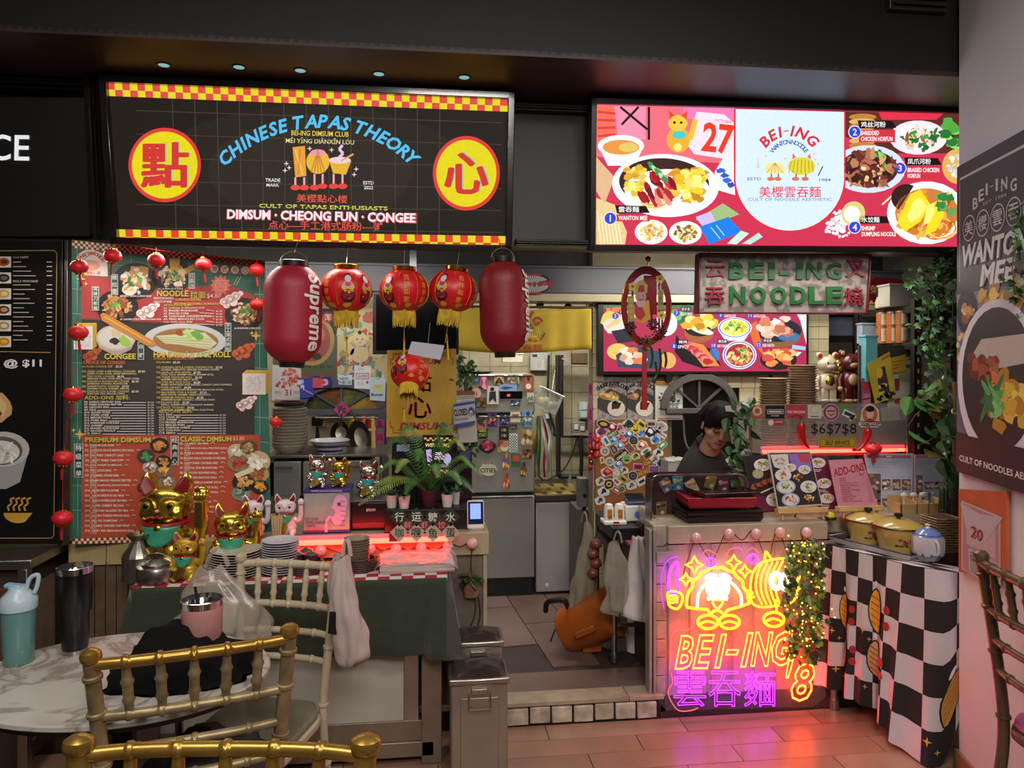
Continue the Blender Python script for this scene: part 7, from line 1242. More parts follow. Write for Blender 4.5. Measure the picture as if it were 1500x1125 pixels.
for k in range(3):nt_('finger_tube',[(142,412+18*k),(175,408+18*k),(192,418+12*k)],NY)
body=[(238,470),(240,425),(252,385),(268,365),(275,330),(300,312),(320,285),(350,275),(375,258),(405,262),(430,258),(460,275),(490,285),(508,310),(535,330),(542,365),(562,395),(572,450)]
nt_('dumpling_outline',body,NY,r_=.0065); nt_('dumpling_base_tube',[(572,450),(520,468),(460,485),(440,505),(408,488),(385,490),(360,510),(352,485),(290,478),(238,470)],NY,r_=.006)
nt_('inner_arc_tube',[(295,472),(302,400),(335,350),(375,322),(405,318),(450,325),(495,355),(526,405),(530,458)],mat('neon_cream','fff0a0',.4,emit=7,ecol='ffe080'),r_=.0058)
for cx in(378,432):nt_('eye_tube',oval(cx,365,26,44),NW,True,2,.009); nt_('eye_tube',oval(cx,370,12,24),NW,True,2,.008)
nt_('brow_tube',[(340,320),(365,298),(395,305)],NW,r_=.008); nt_('brow_tube',[(415,305),(445,298),(472,322)],NW,r_=.008); nt_('mouth_tube',[(375,435),(432,435),(404,478)],NO,True); nt_('wink_tube',[(350,425),(400,415),(455,425)],NW,r_=.008)
for cx in(352,466):nt_('shoe_tube',oval(cx,548,54,36),NY,True,2,.006); nt_('toe_tube',[(cx-50,562),(cx,545),(cx+50,562)],NY)
nt_('mound_outline',[(720,462),(640,470),(590,450),(578,400),(580,330),(600,270),(650,228),(755,212),(800,250),(830,330),(820,420),(760,460)],NY,True)
for k in range(5):nt_('noodle_tube',[(640+28*k,238-4*k),(612+26*k,300),(608+26*k,380),(640+24*k,455)],NY,r_=.0042)
nt_('eye_tube',oval(715,330,26,40),NW,True,2,.011); nt_('eye_tube',oval(760,335,22,40),NW,True,2,.009); nt_('horn_tube',[(655,228),(660,175),(690,215)],NY); nt_('arm_tube',[(560,380),(590,395),(560,420),(600,415)],NY); nt_('leg_tube',[(715,430),(718,500)],NY); nt_('shoe_tube',oval(702,535,54,38),NY,True,2,.006); nt_('toe_tube',[(655,548),(700,530),(748,548)],NY)
for cx,cy,r_ in((280,245,46),(490,232,40),(548,278,34),(235,322,34)):nt_('star_tube',star(cx,cy,r_),NY,True,1)
for cx,cy in((367,232),(592,213)):nt_('ring_tube',oval(cx,cy,22,22),NP,True,2)
for pts in([(320,195),(350,165),(400,190)],[(450,195),(475,160),(520,155),(540,180)],[(550,180),(590,155),(625,185)],[(190,590),(250,590),(272,560),(268,520)],[(150,800),(155,700),(160,620),(200,588)],[(155,820),(165,870),(140,920),(165,985),(200,1020),(260,1020),(300,1005)]):nt_('rim_light_tube',pts,mat('neon_rim','ff6c50',.4,emit=1.3,ecol='ff5a60'),r_=.002)
def neon_text(s_,x0,y0,x1,y1,m,shear,nm='letter_tube',bev=.022,off=.02):
 _cu.body=s_; _cu.offset=off; _cu.shear=shear; _cu.fill_mode='NONE'; _cu.bevel_depth=bev; _cu.bevel_resolution=1; me=bpy.data.meshes.new_from_object(_to); _cu.fill_mode='BOTH'; _cu.bevel_depth=0
 xs=[v.co.x for v in me.vertices]; ys=[v.co.y for v in me.vertices]; ax,bx_,ay,by=min(xs),max(xs),min(ys),max(ys)
 vs=[]
 for v in me.vertices:
  q=V(x0+(v.co.x-ax)/(bx_-ax)*(x1-x0),y1-(v.co.y-ay)/(by-ay)*(y1-y0),NV)-O; vs.append((q.x,v.co.z*.15,q.z))
 mb=MB(); mb.add(vs,[tuple(p_.vertices)for p_ in me.polygons]); return mb.build(nm,m,t)
sl=0
for ch,a,b,yo in(('B',988,1016,0),('E',1014,1047,-1),('I',1046,1065,-2),('-',1062,1083,22),('I',1084,1104,-4),('N',1099,1133,-5),('G',1130,1161,-6)):
 y0,y1=(930+yo,981+yo*.8)if ch!='-' else(951,960)
 neon_text(ch,a,y0,b,y1,NO,.3,bev=.02)
neon_text("'",1150,965,1163,994,NO,.5,bev=.02); neon_text('8',1158,970,1194,1028,NO,.25,bev=.02);
for ch,a,b in(('雲',987,1034),('吞',1038,1085),('麵',1090,1136)):neon_text(ch,a,983,b,1035,NP,0,'character_tube',.007,-.004)
bulb_string('string of round pink bulbs under the right counter worktop',[(1020,788),(1068,782),(1108,782),(1143,780),(1182,780)],3.155,(.105,.03,.12,.15),[((1018,790),(1010,815),(1002,840),(1005,860)),((1182,782),(1190,820),(1187,880),(1183,905))])
# ivy
def ivy(label,stems,n,v_,size,par=None,lights=0,mi=(0,1,2),name='ivy_vine',spread=.03,broad=False,seed=1,z_=None):
 rr=random.Random(seed); P0_=V(*stems[0][0],v_); t=thing(name,label,'plant',P0_); mb=MB(); mbl=[MB()for _ in mi]; mls=MB(); pts=[]
 for st in stems:
  P=smooth_pts([V(x,y,v_+rr.uniform(-.03,.03))-P0_ for x,y in st],6); pts+=P; mb.tube(P,.0022,5)
 mb.build('stem',mat('brown_stem','5c4630',.7),t); shp=[(0,0),(.18,-.42),(.42,-.3),(.62,-.5),(.72,-.18),(1.05,0),(.72,.18),(.62,.5),(.42,.3),(.18,.42)]if not broad else[(0,0),(.1,-.25),(.35,-.38),(.7,-.26),(1.05,0),(.7,.26),(.35,.38),(.1,.25)]
 for i in range(n):
  p=rr.choice(pts)+Vector((rr.gauss(0,spread),rr.gauss(0,spread*.7),rr.gauss(0,spread))); s_=size*rr.uniform(.6,1.25); m=mbl[rr.randrange(len(mi))]
  m.M=Matrix.Translation(p)@Euler((rr.uniform(-.9,.9),rr.uniform(.2,1.3),rr.uniform(-2.6,-.5))).to_matrix().to_4x4(); k=len(shp)
  m.add([(x*s_,y*s_,-.12*s_*abs(y)*3)for x,y in shp]+[(.45*s_,0,.03*s_)],[(j,(j+1)%k,k)for j in range(k)])
  if lights and rr.random()<lights:mls.sph(p+Vector((rr.gauss(0,.015),-.01,rr.gauss(0,.02))),.0032,n=6,m=4)
 for m,j in zip(mbl,mi):stuff(m.build('leaves',LEAFG[j],t,smooth=False))
 if lights:stuff(mls.build('fairy_lights',mat('fairy_light','ffd060',.4,emit=14,ecol='ffb030'),t))
 return t
ivy('ivy curtain with tiny yellow lights hanging beside the neon sign',[[(1160,798),(1156,860),(1160,960)],[(1172,798),(1176,870),(1166,950)],[(1186,798),(1190,880),(1186,960)],[(1196,798),(1198,860),(1196,940)]],330,3.1,.034,lights=.35,mi=(0,2,3),spread=.016,seed=4)
ivy('dense ivy hanging down beside the pillar over the shelving rack',[[(1396,372),(1372,392),(1352,398),(1338,420)],[(1398,375),(1380,420),(1372,470),(1376,560),(1380,640)],[(1402,390),(1396,450),(1392,540),(1396,640),(1390,700)],[(1392,380),(1362,430),(1364,500),(1380,600)],[(1398,400),(1352,460),(1366,520)]],420,3.12,.036,mi=(0,1,2,4),spread=.028,seed=6)
ivy('broad-leaved plant hanging before the posters under the rack',[[(1392,560),(1362,568),(1340,585)],[(1392,590),(1350,600),(1330,625)],[(1390,610),(1368,640),(1346,652)],[(1396,580),(1384,630),(1376,690)]],46,3.1,.085,mi=(0,1,2,3),broad=True,spread=.02,seed=9,name='pothos_vine')
ivy('ivy sprig hanging over the right edge of the pillar poster',[[(1506,290),(1490,330),(1494,400),(1500,470)],[(1508,320),(1484,380),(1488,430)]],70,2.2,.034,mi=(0,2,4),spread=.018,seed=3)
ivy('dark leafy plant hanging before the cook and the white paper',[[(1078,588),(1080,640),(1086,700)],[(1092,590),(1100,625),(1090,665)],[(1074,610),(1082,650),(1080,690)]],60,3.45,.062,mi=(2,0,2),broad=True,spread=.028,seed=13,name='pothos_vine')
ivy('dark bushy plant hanging at the right edge of the dim sum poster',[[(672,520),(684,540),(690,560)],[(668,525),(678,560),(690,590)],[(676,600),(690,640),(686,720)]],90,3.5,.04,mi=(2,0),broad=True,spread=.03,seed=15,name='pothos_vine')
mb=MB(); mb.tube(smooth_pts([V(1398,560,3.06),V(1400,620,3.06),V(1396,690,3.06)],6),.01,8); tag(mb.build('twisted_rope',mat('jute','7c6448',.9,bump=1,bs=200)),'thick jute rope hanging beside the pillar corner','rope')
# tray holder: steel hood with cards, trays
a,b=V(955,768,3.33),V(1092,694,3.33); t=thing('tray_holder','steel-rimmed tray holder decorated with small cards','tray holder',(a.x,3.33,CT)); W_,Hh=b.x-a.x,b.z-CT
pr=[(0,0),(0,Hh-.03),(.01,Hh-.008),(.03,Hh),(W_-.03,Hh),(W_-.01,Hh-.008),(W_,Hh-.03),(W_,0)]; mb=MB(); mb.tube([(x,0,z)for x,z in pr],.006,8); mb.build('steel_rim',CHROME,t); mb=MB(); mb.prism(pr,.1,.105); mb.build('back_plate',mat('dark_plum_plate','3c262a',.25),t); mb=MB(); mb.bx(0,.004,0,.1,0,Hh-.02); mb.build('side_plate',mat('dark_plum_plate'),t)
for i,(x,y,c1,c2,an)in enumerate(((976,711,'5c5878','c89838',-30),(993,708,'2c6c8c','90a050',0),(1014,713,'b0a088','a85838',-28),(1041,706,'706438','a8502c',18),(1060,711,'5c2c3c','a0606c',0),(969,745,'6c5030','382818',0))):
 o_=V(x,y,3.42)-Vector(t.location); mb=MB(); mb.box((o_.x,.094,o_.z),(.052,.003,.066),(0,an,0)); o=mb.build('card',mat('card_'+c1,c1,.4),t); p=Print(y0=.0915); [p.blob(o_.x+p.rnd.uniform(-.016,.016),o_.z+p.rnd.uniform(-.02,.02),.01,.008,(c2,c1,'c8b890')[k%3],1+k*.1,7,.4)for k in range(8)]; p.build('card_print',INK,o,False)
def tray(label,x,y,z,m,w_,rz):
 t=thing('tray',label,'tray',(x,y,z),rz,'serving trays on the right counter'); mb=MB(); mb.flat([(-w_/2,-.12),(w_/2,-.12),(w_/2,.12),(-w_/2,.12)],0,.003); r_=[(-w_/2,-.12,0),(w_/2,-.12,0),(w_/2,.12,0),(-w_/2,.12,0)]
 for i in range(4):a,b=Vector(r_[i]),Vector(r_[(i+1)%4]); a2,b2=a*1.07+Vector((0,0,.02)),b*1.07+Vector((0,0,.02)); mb.add([a,b,b2,a2],[(0,1,2,3)])
 mb.build('tray_body',m,t,solid=.003,smooth=False)
BT,RTY=mat('brown_tray','2c1814',.3),mat('red_tray','a01c34',.3); x=V(1046,765,3.36).x; nth=('lowest','second lowest','third from the bottom','fourth from the bottom','fifth from the bottom','highest')
for i in range(6):tray('dark brown tray, %s of the brown trays on the right counter'%nth[i],x,3.355,CT+.002+i*.0065,BT,.34,R(1.5*math.sin(i*2)))
for i in range(5):tray('red tray, %s of the red trays on the brown ones'%nth[i if i<4 else 5],x-.005,3.36,CT+.066+i*.0065,RTY,.30,R(-3+1.2*math.sin(i*3)))
tray('single dark tray lying on top of the red trays',x+.03,3.37,CT+.112,BT,.26,R(5))
# menu stands
def stand(label,c4,v_,col,draw,easel=True,cat='menu stand',name='menu_stand'):
 pl=Plane(V(c4[3][0],c4[3][1],v_),(1,0,0),(0,.2,1)); t=board(name,label,cat,pl); q=[pl.px(*c)for c in c4]; mb=MB(); mb.prism([q[3],q[2],q[1],q[0]],0,.005); mb.build('card',mat('card_'+col,col,.4,var=.04),t)
 p=pxprint(pl,-.0008); draw(p); p.build('print',INKG,t,False)
 if easel:
  x0,x1,z0=q[3][0],q[2][0],min(q[3][1],q[2][1]); mb=MB(); mb.bx(x0-.012,x1+.012,-.03,.012,z0-.024,z0+.002); mb.build('ledge',WOOD,t,bevel=.003)
  for xx in(x0+.02,x1-.02):mb=MB(); mb.rod((xx,0,z0),(xx+(.01 if xx>x0+.03 else-.01),-.02,z0-.055),.006,6); mb.build('leg',WOOD,t)
  mb=MB(); mb.rod(((x0+x1)/2,.01,z0+.02),((x0+x1)/2,.07,z0-.05),.006,6); mb.build('rear_leg',WOOD,t)
FD=(('c89050','e8c878','8c3c28'),('b0502c','d8a060','f0d890'),('d8c060','e8e0b0','6c8c3c'))
def d1(p):
 p.poly([(1090,669),(1124,667),(1160,745),(1108,749)],'262024',1); p.poly([(1096,722),(1108,749),(1150,746),(1140,732)],'6c2440',1.5)
 p.dish(1117,681,13,9,'d8d8e0',None,FD[0],12,3); p.ell(1110,694,8,7,'a8a880',3); [p.blob(1104+4.2*i,713-1.6*i,4.5,4,('a85838','6c2c1c')[i%2],4+i*.1)for i in range(8)]; p.line([(1114,722),(1136,712)],2,'d8d0c8',4); p.dish(1135,732,13,10,'d8d8e0',None,FD[2],12,3)
def d2(p):
 p.poly([(1127,664),(1186,663),(1203,738),(1140,742)],'2c2426',1); p.poly([(1155,665),(1185,664),(1190,690),(1160,688)],'8c6cb8',1.5); p.poly([(1168,665),(1184,664),(1186,678),(1172,676)],'c04058',2); p.poly([(1128,666),(1154,665),(1156,682),(1146,688),(1134,684)],'d0ccc8',2); p.arc('BEI-ING',1142,680,8,-60,60,3.4,'b04038',3); p.text('雲吞麵',1143,679,3,'b04038',3)
 for x,y,r_,f in((1158,685,8,0),(1178,688,9,2),(1147,696,12,0),(1168,700,11,1),(1151,713,14,2),(1184,713,12,2),(1158,732,13,1),(1184,730,11,1)):p.dish(x,y,r_,r_*.75,('d8d8e0','342824')[f==1 and r_<12],None,FD[f],12,3+r_*.01,f==2,.6,'4860a8' if r_>12 else None)
def d3(p):
 p.poly([(1187,668),(1210,669),(1228,744),(1203,745)],'58203c',1)
 for y,x,f in((678,1198,0),(708,1207,1),(730,1211,2)):p.dish(x,y,11,7.5,'d8d4d8',None,FD[f],12,3); p.lines(x-8,y+10,x+8,2.4,2,'d8d0d0',1)
def d4(p):
 p.text('ADD-ONS',1243,688,12,'b02430',w_=46,a=12,bold=.02,shear=.1); p.line([(1258,693),(1262,696),(1266,693)],1,'b02430',3); p.ell(1258,689,.8,.8,'b02430'); p.ell(1263,688,.8,.8,'b02430')
 for i,s_ in enumerate(('NOODLE','WANTON','DUMPLING (2 PCS)','BRAISED CHICKEN','CHAR SIEW','SHREDDED CHICKEN','MUSHROOM','VEGETABLE','CHICKEN FEET','FRIED EGG','CHILLI OIL WANTON')):y=701+i*3.3; p.text(s_,1229+i*.55,y,2.2,'a03848',al='l',w_=1.7*len(s_)); p.line([(1268+i*.6,y),(1273+i*.6,y)],.9,'b86878',2)
stand('dark menu card with skewers and dumplings, leftmost on the right counter',[(1088,668),(1125,666),(1162,748),(1106,752)],3.345,'3c2630',d1,False); stand('maroon menu card with three plates behind the ADD-ONS card',[(1184,667),(1211,669),(1230,746),(1200,747)],3.335,'4c1c34',d3,False)
stand('pale-framed noodle menu card on a wooden easel',[(1124,662),(1187,661),(1205,740),(1139,745)],3.26,'b8b4a8',d2); stand('pink ADD-ONS price card on a wooden easel',[(1214,674),(1263,672),(1286,740),(1228,742)],3.255,'c88494',d4)
def news(x0,x1,seed):
 def f(p):
  p.rect(x0,667,x1,671,'b06870'); p.line([((x0+x1)/2-4,669),((x0+x1)/2+4,669)],1.2,'f0e0e0',3); p.lines(x0,675,x1,2.4,3,'505868',.3); p.lines(x0,683,x1-20,2,2,'8890a0',.3); p.rnd=random.Random(seed)
  for(a,b,c,d_)in(((x0,694,x0+20,740),(x0+22,702,x0+34,718),(x0+37,702,x0+49,718),(x0+51,702,x1,718),(x0+22,730,x0+34,743),(x0+37,730,x0+49,743),(x0+51,730,x1,743))if seed==1 else((x0+12,706,x0+26,716),(x0+28,706,x1,716),(x0,696,x0+9,740))):
   p.rect(a,b,c,d_,'6c5c58',1.5); [p.blob(p.rnd.uniform(a+2,c-2),p.rnd.uniform(b+2,d_-2),3,2.4,('c8a888','3c3030','a86c50','d8d0c8')[k%4],2+k*.05)for k in range(9)]
  p.lines(x0,746,x1,2,2,'9098a8',.4)
 return f
stand('newspaper clipping in a clear stand right of the ADD-ONS card',[(1266,665),(1338,664),(1336,754),(1284,755)],3.4,'b4b8c8',news(1270,1334,1),False,'clipping','clipping_stand'); stand('second newspaper clipping in a clear stand beside the cactus',[(1340,666),(1388,665),(1386,745),(1338,750)],3.42,'a8acbc',news(1342,1384,2),False,'clipping','clipping_stand')
t=thing('desk_bell','yellow-topped desk bell on a black base between the easels','bell',onz(1216,757,3.24,CT)); mb=MB(); mb.lathe([(.026,0),(.028,.008),(.024,.012)],20); mb.build('base',BLKM,t); mb=MB(); mb.lathe([(.022,.013),(.021,.022),(.013,.032),(.001,.035)],20); mb.build('dome',mat('yellow_dome','c8b41c',.3),t)
# acrylic guard with stickers
VG=3.5; a,b=V(1098,592,VG),V(1332,592,VG); t=thing('acrylic_guard','clear acrylic guard with stickers behind the menu stands','guard',(a.x,VG,V(1100,660,VG).z)); O=Vector(t.location)
mb=MB(); mb.bx(0,b.x-a.x,0,.003,0,a.z-O.z); mb.build('pane',mat('smoky_acrylic','b0a8a0',.08,var=0,bump=0,alpha=.22),t); mb=MB(); mb.bx(0,.012,-.004,.008,-(O.z-CT),a.z-O.z); mb.build('left_bracket',STEEL,t); mb=MB(); mb.bx(b.x-a.x-.012,b.x-a.x,-.004,.008,-(O.z-CT),a.z-O.z); mb.build('right_bracket',STEEL,t)
def gs(nm,draw):p=Print(lambda x,y:((V(x,y,VG)-O).x,(V(x,y,VG)-O).z),-1,-.001); draw(p); return p.build(nm,INK,t,False)
gs('sticker',lambda p:(p.rect(1100,594,1119,612,'b0603c'),p.ell(1109,602,7,7,'d8b8a8',2),p.ell(1109,602,4,4,'b0603c',3))); gs('sticker',lambda p:(p.rect(1121,594,1149,613,'161214'),p.frame(1124,600,1147,606,.8,'d8d0c8',2),p.line([(1126,603),(1145,603)],2.4,'d8d0c8',2),p.line([(1130,609),(1141,609)],1,'d8d0c8',2)))
gs('sticker',lambda p:(p.rect(1152,593,1181,613,'b83848'),p.rect(1153,601,1180,606,'c84858',1.5),p.text('MISS TAM CHIAK',1166.5,603.5,4,'f0d8d8',w_=26),p.line([(1158,611),(1166,608),(1176,611)],1,'281418',2))); gs('sticker',lambda p:(p.rect(1183,593,1203,613,'c8c4b8'),p.ell(1193,600,6.5,6,'b8a868',2),p.ell(1193,600,5.5,5,'d0cca8',3),p.line([(1187,610),(1199,610)],1.2,'383430',2)))
gs('sticker',lambda p:(p.ell(1217,604,12.5,13,'b09898'),p.ell(1217,604,11,11.5,'8c3444',2),p.ell(1217,604,8,8.5,'b8989c',3),p.line([(1211,602),(1223,602)],2,'7c2434',4),p.line([(1214,606),(1217,609),(1222,605)],1.2,'2c1820',4))); gs('sticker',lambda p:(p.ell(1236,598,7,5,'4c8c38'),p.quad(1243,607,18,10,25,'c8c8c8',2),p.quad(1243,607,14,5,25,'2c3450',3),p.quad(1249,612,12,5,-30,'b8b038',2)))
gs('sticker',lambda p:(p.poly([(1260,615),(1262,600),(1268,593),(1274,591),(1280,593),(1287,600),(1288,615),(1290,622),(1286,626),(1262,626),(1257,622)],'c8c0b4'),p.ell(1274,607,11,13,'b8682c',2),p.ell(1274,606,5.5,7.5,'d8b0a8',3),p.ell(1274,599,6.5,4.5,'181414',4),p.poly([(1266,619),(1274,612),(1283,619)],'a82c34',3.5),p.poly([(1259,617),(1289,617),(1287,624),(1262,624)],'4c1c24',5),p.text('FOODAHOLIC',1274,620.5,5,'e8dcd8',6,w_=27)))
gs('price_lettering',lambda p:p.text('$6$7$8',1221,629,17,'181214',5,w_=66,bold=.0)); gs('self_service_label',lambda p:(p.rect(1199,641,1254,656,'a89020'),p.frame(1201,643,1252,654,.8,'4c3c10',2),p.text('SELF SERVICE',1226.5,648.5,6.5,'24200c',3,w_=36,bold=.02))); gs('sticker',lambda p:(p.ell(1137,619,11.5,4.4,'b03040'),p.ell(1129,619,4.4,4.4,'d8c8c4',2),p.line([(1135,618),(1146,618)],1,'d8c8c4',2)))
red_lamp('glowing red tube lamp behind the menu stands on the right counter',V(1116,661,3.53),V(1325,660,3.53),.009)
for i,(pts,lb)in enumerate(((((1174,620),(1174,635),(1178,648),(1186,657)),'red chilli ornament hanging left of the handwritten prices'),(((1271,628),(1270,640),(1264,652),(1254,661)),'red chilli ornament hanging under the portrait sticker'))):
 P=[V(x,y,3.484)for x,y in pts]; t=thing('chilli_ornament',lb,'ornament',P[0]); mb=MB(); mb.tube(smooth_pts([q-P[0]for q in P],5),[.016,.018,.019,.019,.018,.018,.017,.016,.015,.013,.012,.01,.008,.006,.004,.002],10); mb.build('pod',mat('glossy_chilli','a81818',.25),t); mb=MB(); mb.tube([(0,0,0),(.002,0,.018),(-.002,0,.03)],[.012,.004,.003],8); mb.build('stalk',LEAFG[2],t)
o=dup(ml,V(1279,657,3.42),0,'plump red lantern with gold top resting on the red lamp','mini red lanterns'); o.scale=(1.3,1.3,1.0)
# white paper behind the plant
t,pl,p=flat_thing('paper_sheet','white paper sheet hanging between the cook and the leafy plant','paper',[(1062,595),(1100,592),(1102,655),(1072,650)],3.62,mat('bright_paper','c0bcc0',.5),.002); mb=MB(); a=pl.px(1080,592); mb.bx(a[0]-.03,a[0]+.05,-.01,.01,a[1],a[1]+.006); mb.build('clip_rail',STEEL,t)
# bowls stacked behind the guard
WBK=mat('tan_melamine','9c8468',.4,var=.06); BP=lambda r:[(r*.5,0),(r*.7,.012),(r,.03),(r*.97,.031),(r*.68,.016),(r*.45,.006)]
t=thing('rear_shelf','low steel shelf behind the acrylic guard carrying the bowl stacks','shelf',(V(1110,650,3.62).x,3.58,CT)); zsf=V(1130,662,3.65).z-CT; mb=MB(); mb.bx(0,.75,0,.14,zsf-.015,zsf); mb.build('shelf_board',STEEL,t)
for x in(0,.73):mb=MB(); mb.bx(x,x+.02,0,.14,0,zsf-.015); mb.build('end_panel',STEEL,t)
for px,top,r_,lb in((1133,549,.073,'shorter'),(1176,531,.073,'taller')):
 c=V(px,600,3.65); n=int((V(px,top,3.65).z-(zsf+CT)-.03)/.0135)
 bowl_stack('bowl','tan bowl','%s stack behind the acrylic guard'%lb,(c.x,3.652,zsf+CT+.001),r_,n,.0135,WBK,'tan bowls in the %s stack behind the guard'%lb,BP(r_))
 # bear figures on a small shelf
a=V(1195,588,3.8); b=V(1268,588,3.8); t=thing('display_shelf','small dark shelf carrying the bear and monkey figures','shelf',(a.x,3.76,a.z-.035)); mb=MB(); mb.bx(0,b.x-a.x,0,.16,0,.03); mb.build('board',mat('dark_plank','2c221e',.5),t,bevel=.003); mb=MB(); mb.bx(b.x-a.x-.03,b.x-a.x,-.05,-.02,CT-a.z+.036,0); mb.bx(b.x-a.x-.03,b.x-a.x,-.05,.1,-.02,0); mb.build('bracket',BLKM,t)
def toy(label,x,body,face,belly,ear,h,mi=0,y=3.82):
 t=thing('toy_figure',label,'figure',(x,y,a.z-.005),0,None,h); B=lambda nm,m,c,s_,bv=.02:(lambda q:(q.box(c,s_),q.build(nm,m,t,bevel=bv)))(MB())
 for s_ in(-1,1):
  B('leg',body,(s_*.085,0,.14),(.15,.17,.28),.03); B('foot',face,(s_*.085,-.03,.03),(.155,.2,.06),.02); mb=MB(); mb.tube([(s_*.18,0,.52),(s_*.24,-.02,.42),(s_*.25,-.05,.3)],[.055,.05,.045],10); mb.build('arm',body,t); mb=MB(); mb.sph((s_*.25,-.06,.265),.05); mb.build('hand',face,t)
  mb=MB(); mb.sph((s_*.17,.0,.94),.075,.035,.075); o=mb.build('ear',body,t); mb=MB(); mb.sph((s_*.17,-.025,.94),.048,.02,.048); mb.build('inner_ear',ear,o); mb=MB(); mb.sph((s_*.07,-.155,.79),.018,.012,.024,8,6); mb.build('eye',EYE,t)
 mb=MB(); mb.lathe([(.15,.26),(.19,.32),(.18,.48),(.13,.56),(.05,.6)],20,sy=.75); mb.build('torso',body,t); mb=MB(); mb.sph((0,-.1,.42),.11,.06,.13); mb.build('belly',belly,t); mb=MB(); mb.sph((0,0,.76),.2,.17,.17,20,14); mb.build('head',body,t); mb=MB(); mb.sph((0,-.12,.71),.1,.07,.065); mb.build('muzzle',face,t)
cw=mat('cream_vinyl','b8aa90',.3,coat=.3); mo=mat('maroon_vinyl','501414',.3,coat=.3); tn=mat('tan_vinyl','b08c64',.35); toy('cream bear figure with red inner ears holding gold, left on the small shelf',V(1212,588,3.82).x,cw,cw,mat('gold_plastic'),mat('shiny_red'),.27); toy('maroon monkey figure with tan face and belly on the small shelf',V(1246,588,3.8).x,mo,tn,tn,tn,.285,y=3.8); toy('gold-bodied figure half hidden between the bear and the monkey',V(1230,588,3.87).x,GOLD,tn,GOLD,tn,.26,y=3.88)
# shelving rack running into the depth
RK=mat('slotted_steel','38332f',.45,.5); n0,f0=V(1342,500,3.5),V(1262,500,4.0); t=thing('shelving_rack','dark slotted steel shelving rack beside the hanging ivy','shelving',(f0.x,3.5,CT)); dx=n0.x-f0.x
for z in(1.87,1.68,1.18):mb=MB(); zz=z-CT; mb.flat([(0,.5),(dx,0),(dx+.3,0),(.3,.5)],zz-.035,zz); mb.build('shelf_board',RK,t,bevel=.003)
for x,y in((-.02,.5),(dx-.02,-.02),(dx+.28,-.0),(.28,.5)):mb=MB(); mb.bx(x,x+.035,y,y+.004,0,1.9-CT); mb.bx(x,x+.004,y,y+.035,0,1.9-CT); mb.build('upright',RK,t)
for i in range(12):mb=MB(); mb.box((dx-.003,-.022,.3+i*.055),(.006,.003,.02)); mb.build('slot',mat('slot_light','b8a898',.6),t)
def can(label,px,py,v_,col,r_=.026,h=.075,z=None):
 q=V(px,py,v_); t=thing('can',label,'can',(q.x,v_,z if z else q.z)); mb=MB(); mb.lathe([(r_,0),(r_,h)],18); mb.build('body',mat('orange_tin','a85c24',.35),t); mb=MB(); mb.lathe([(r_*1.03,h),(r_*1.03,h+.006),(r_*.9,h+.006)],18); mb.build('rim',STEEL,t); p=SPrint(lambda b:r_,.0006); [p.rect(-40+k*10,h*.12,-30+k*10,h*.95,'c8b8a0',1)for k in range(8)]; p.ell(0,h*.65,16,h*.14,'a83030',2); p.line([(-20,h*.35),(20,h*.35)],.003,'503830',2); p.build('label_print',INK,t,False)
for i,(px,v_,lb)in enumerate(((1292,3.78,'left'),(1307,3.72,'middle'),(1321,3.64,'right'))):can('orange tin with white label, %s one on the rack shelf'%lb,px,500,v_,'',.03,.085,1.682); can('orange tin with white label, %s one of the upper row on the rack'%lb,px,480,v_,'',.03,.07,1.775)
def box_(name,label,cat,x0,y0,x1,y1,v_,d_,col,part='box',lid=None,z=None):
 a,b=V(x0,y1,v_),V(x1,y0,v_); z0=z or a.z; t=thing(name,label,cat,(a.x,v_,z0)); Hh=b.z-z0; mb=MB(); mb.bx(0,b.x-a.x,0,d_,0,Hh); mb.build(part,mat('box_'+col,col,.45),t,bevel=.004)
 mb=MB(); mb.bx(-.004,b.x-a.x+.004,-.004,d_+.004,Hh,Hh+.012); mb.build('lid',mat('box_'+(lid or col),lid or col,.4),t,bevel=.003); return t
box_('storage_box','pale clear storage tub on the rack behind the orange tins','box',1262,476,1284,500,3.95,.05,'a0a8b4',z=1.682); box_('turquoise_box','turquoise box at the left front of the rack','box',1268,494,1286,560,3.56,.06,'5c9ca4',z=None)
box_('white_box','cream white box standing on the top shelf of the rack','box',1303,419,1336,446,3.62,.1,'a8a092',z=1.872); box_('yellow_tub','yellow tub at the far left of the rack top shelf','tub',1272,446,1283,460,3.92,.06,'a89858',z=1.872)
c=V(1291,452,3.75); t=thing('penguin_figure','little black and white figure on the rack top shelf','figure',(c.x,3.75,1.872)); mb=MB(); mb.lathe([(.03,0),(.032,.03),(.022,.06),(.024,.075),(.012,.095),(.001,.1)],14); mb.build('body',mat('cream_vinyl'),t); mb=MB(); mb.lathe([(.025,.062),(.026,.078),(.014,.097),(.001,.103)],14); mb.build('cap',BLKM,t)
t,pl,p=flat_thing('lacquer_plaque','red lacquer plaque with gold characters above the rack','plaque',[(1273,412),(1284,406),(1310,408),(1338,414),(1338,442),(1273,446)],3.98,mat('red_lacquer','6c1018',.25,coat=.4),.015,part='board'); [p.text(ch,1281+13*i,424,13,'b0905c',2)for i,ch in enumerate('榮真發財')]; [p.ell(1276+10*i,442-i*.5,2,2,'c89858',2)for i in range(6)]; p.build('gold_characters',INK,t,False)
a,b=V(1212,492,4.25),V(1262,500,4.25); mb=MB(); mb.bx(a.x-.1,b.x,4.2,4.5,a.z-.035,a.z-.001); tag(mb.build('storage_shelf',RK),'dark shelf under the pale plastic bundle left of the rack','shelf'); box_('fabric_bundle','pale plastic bundle with dark cloth on the shelf under the hanging sign','bundle',1214,464,1250,492,4.25,.1,'848ca4',lid='20202c')
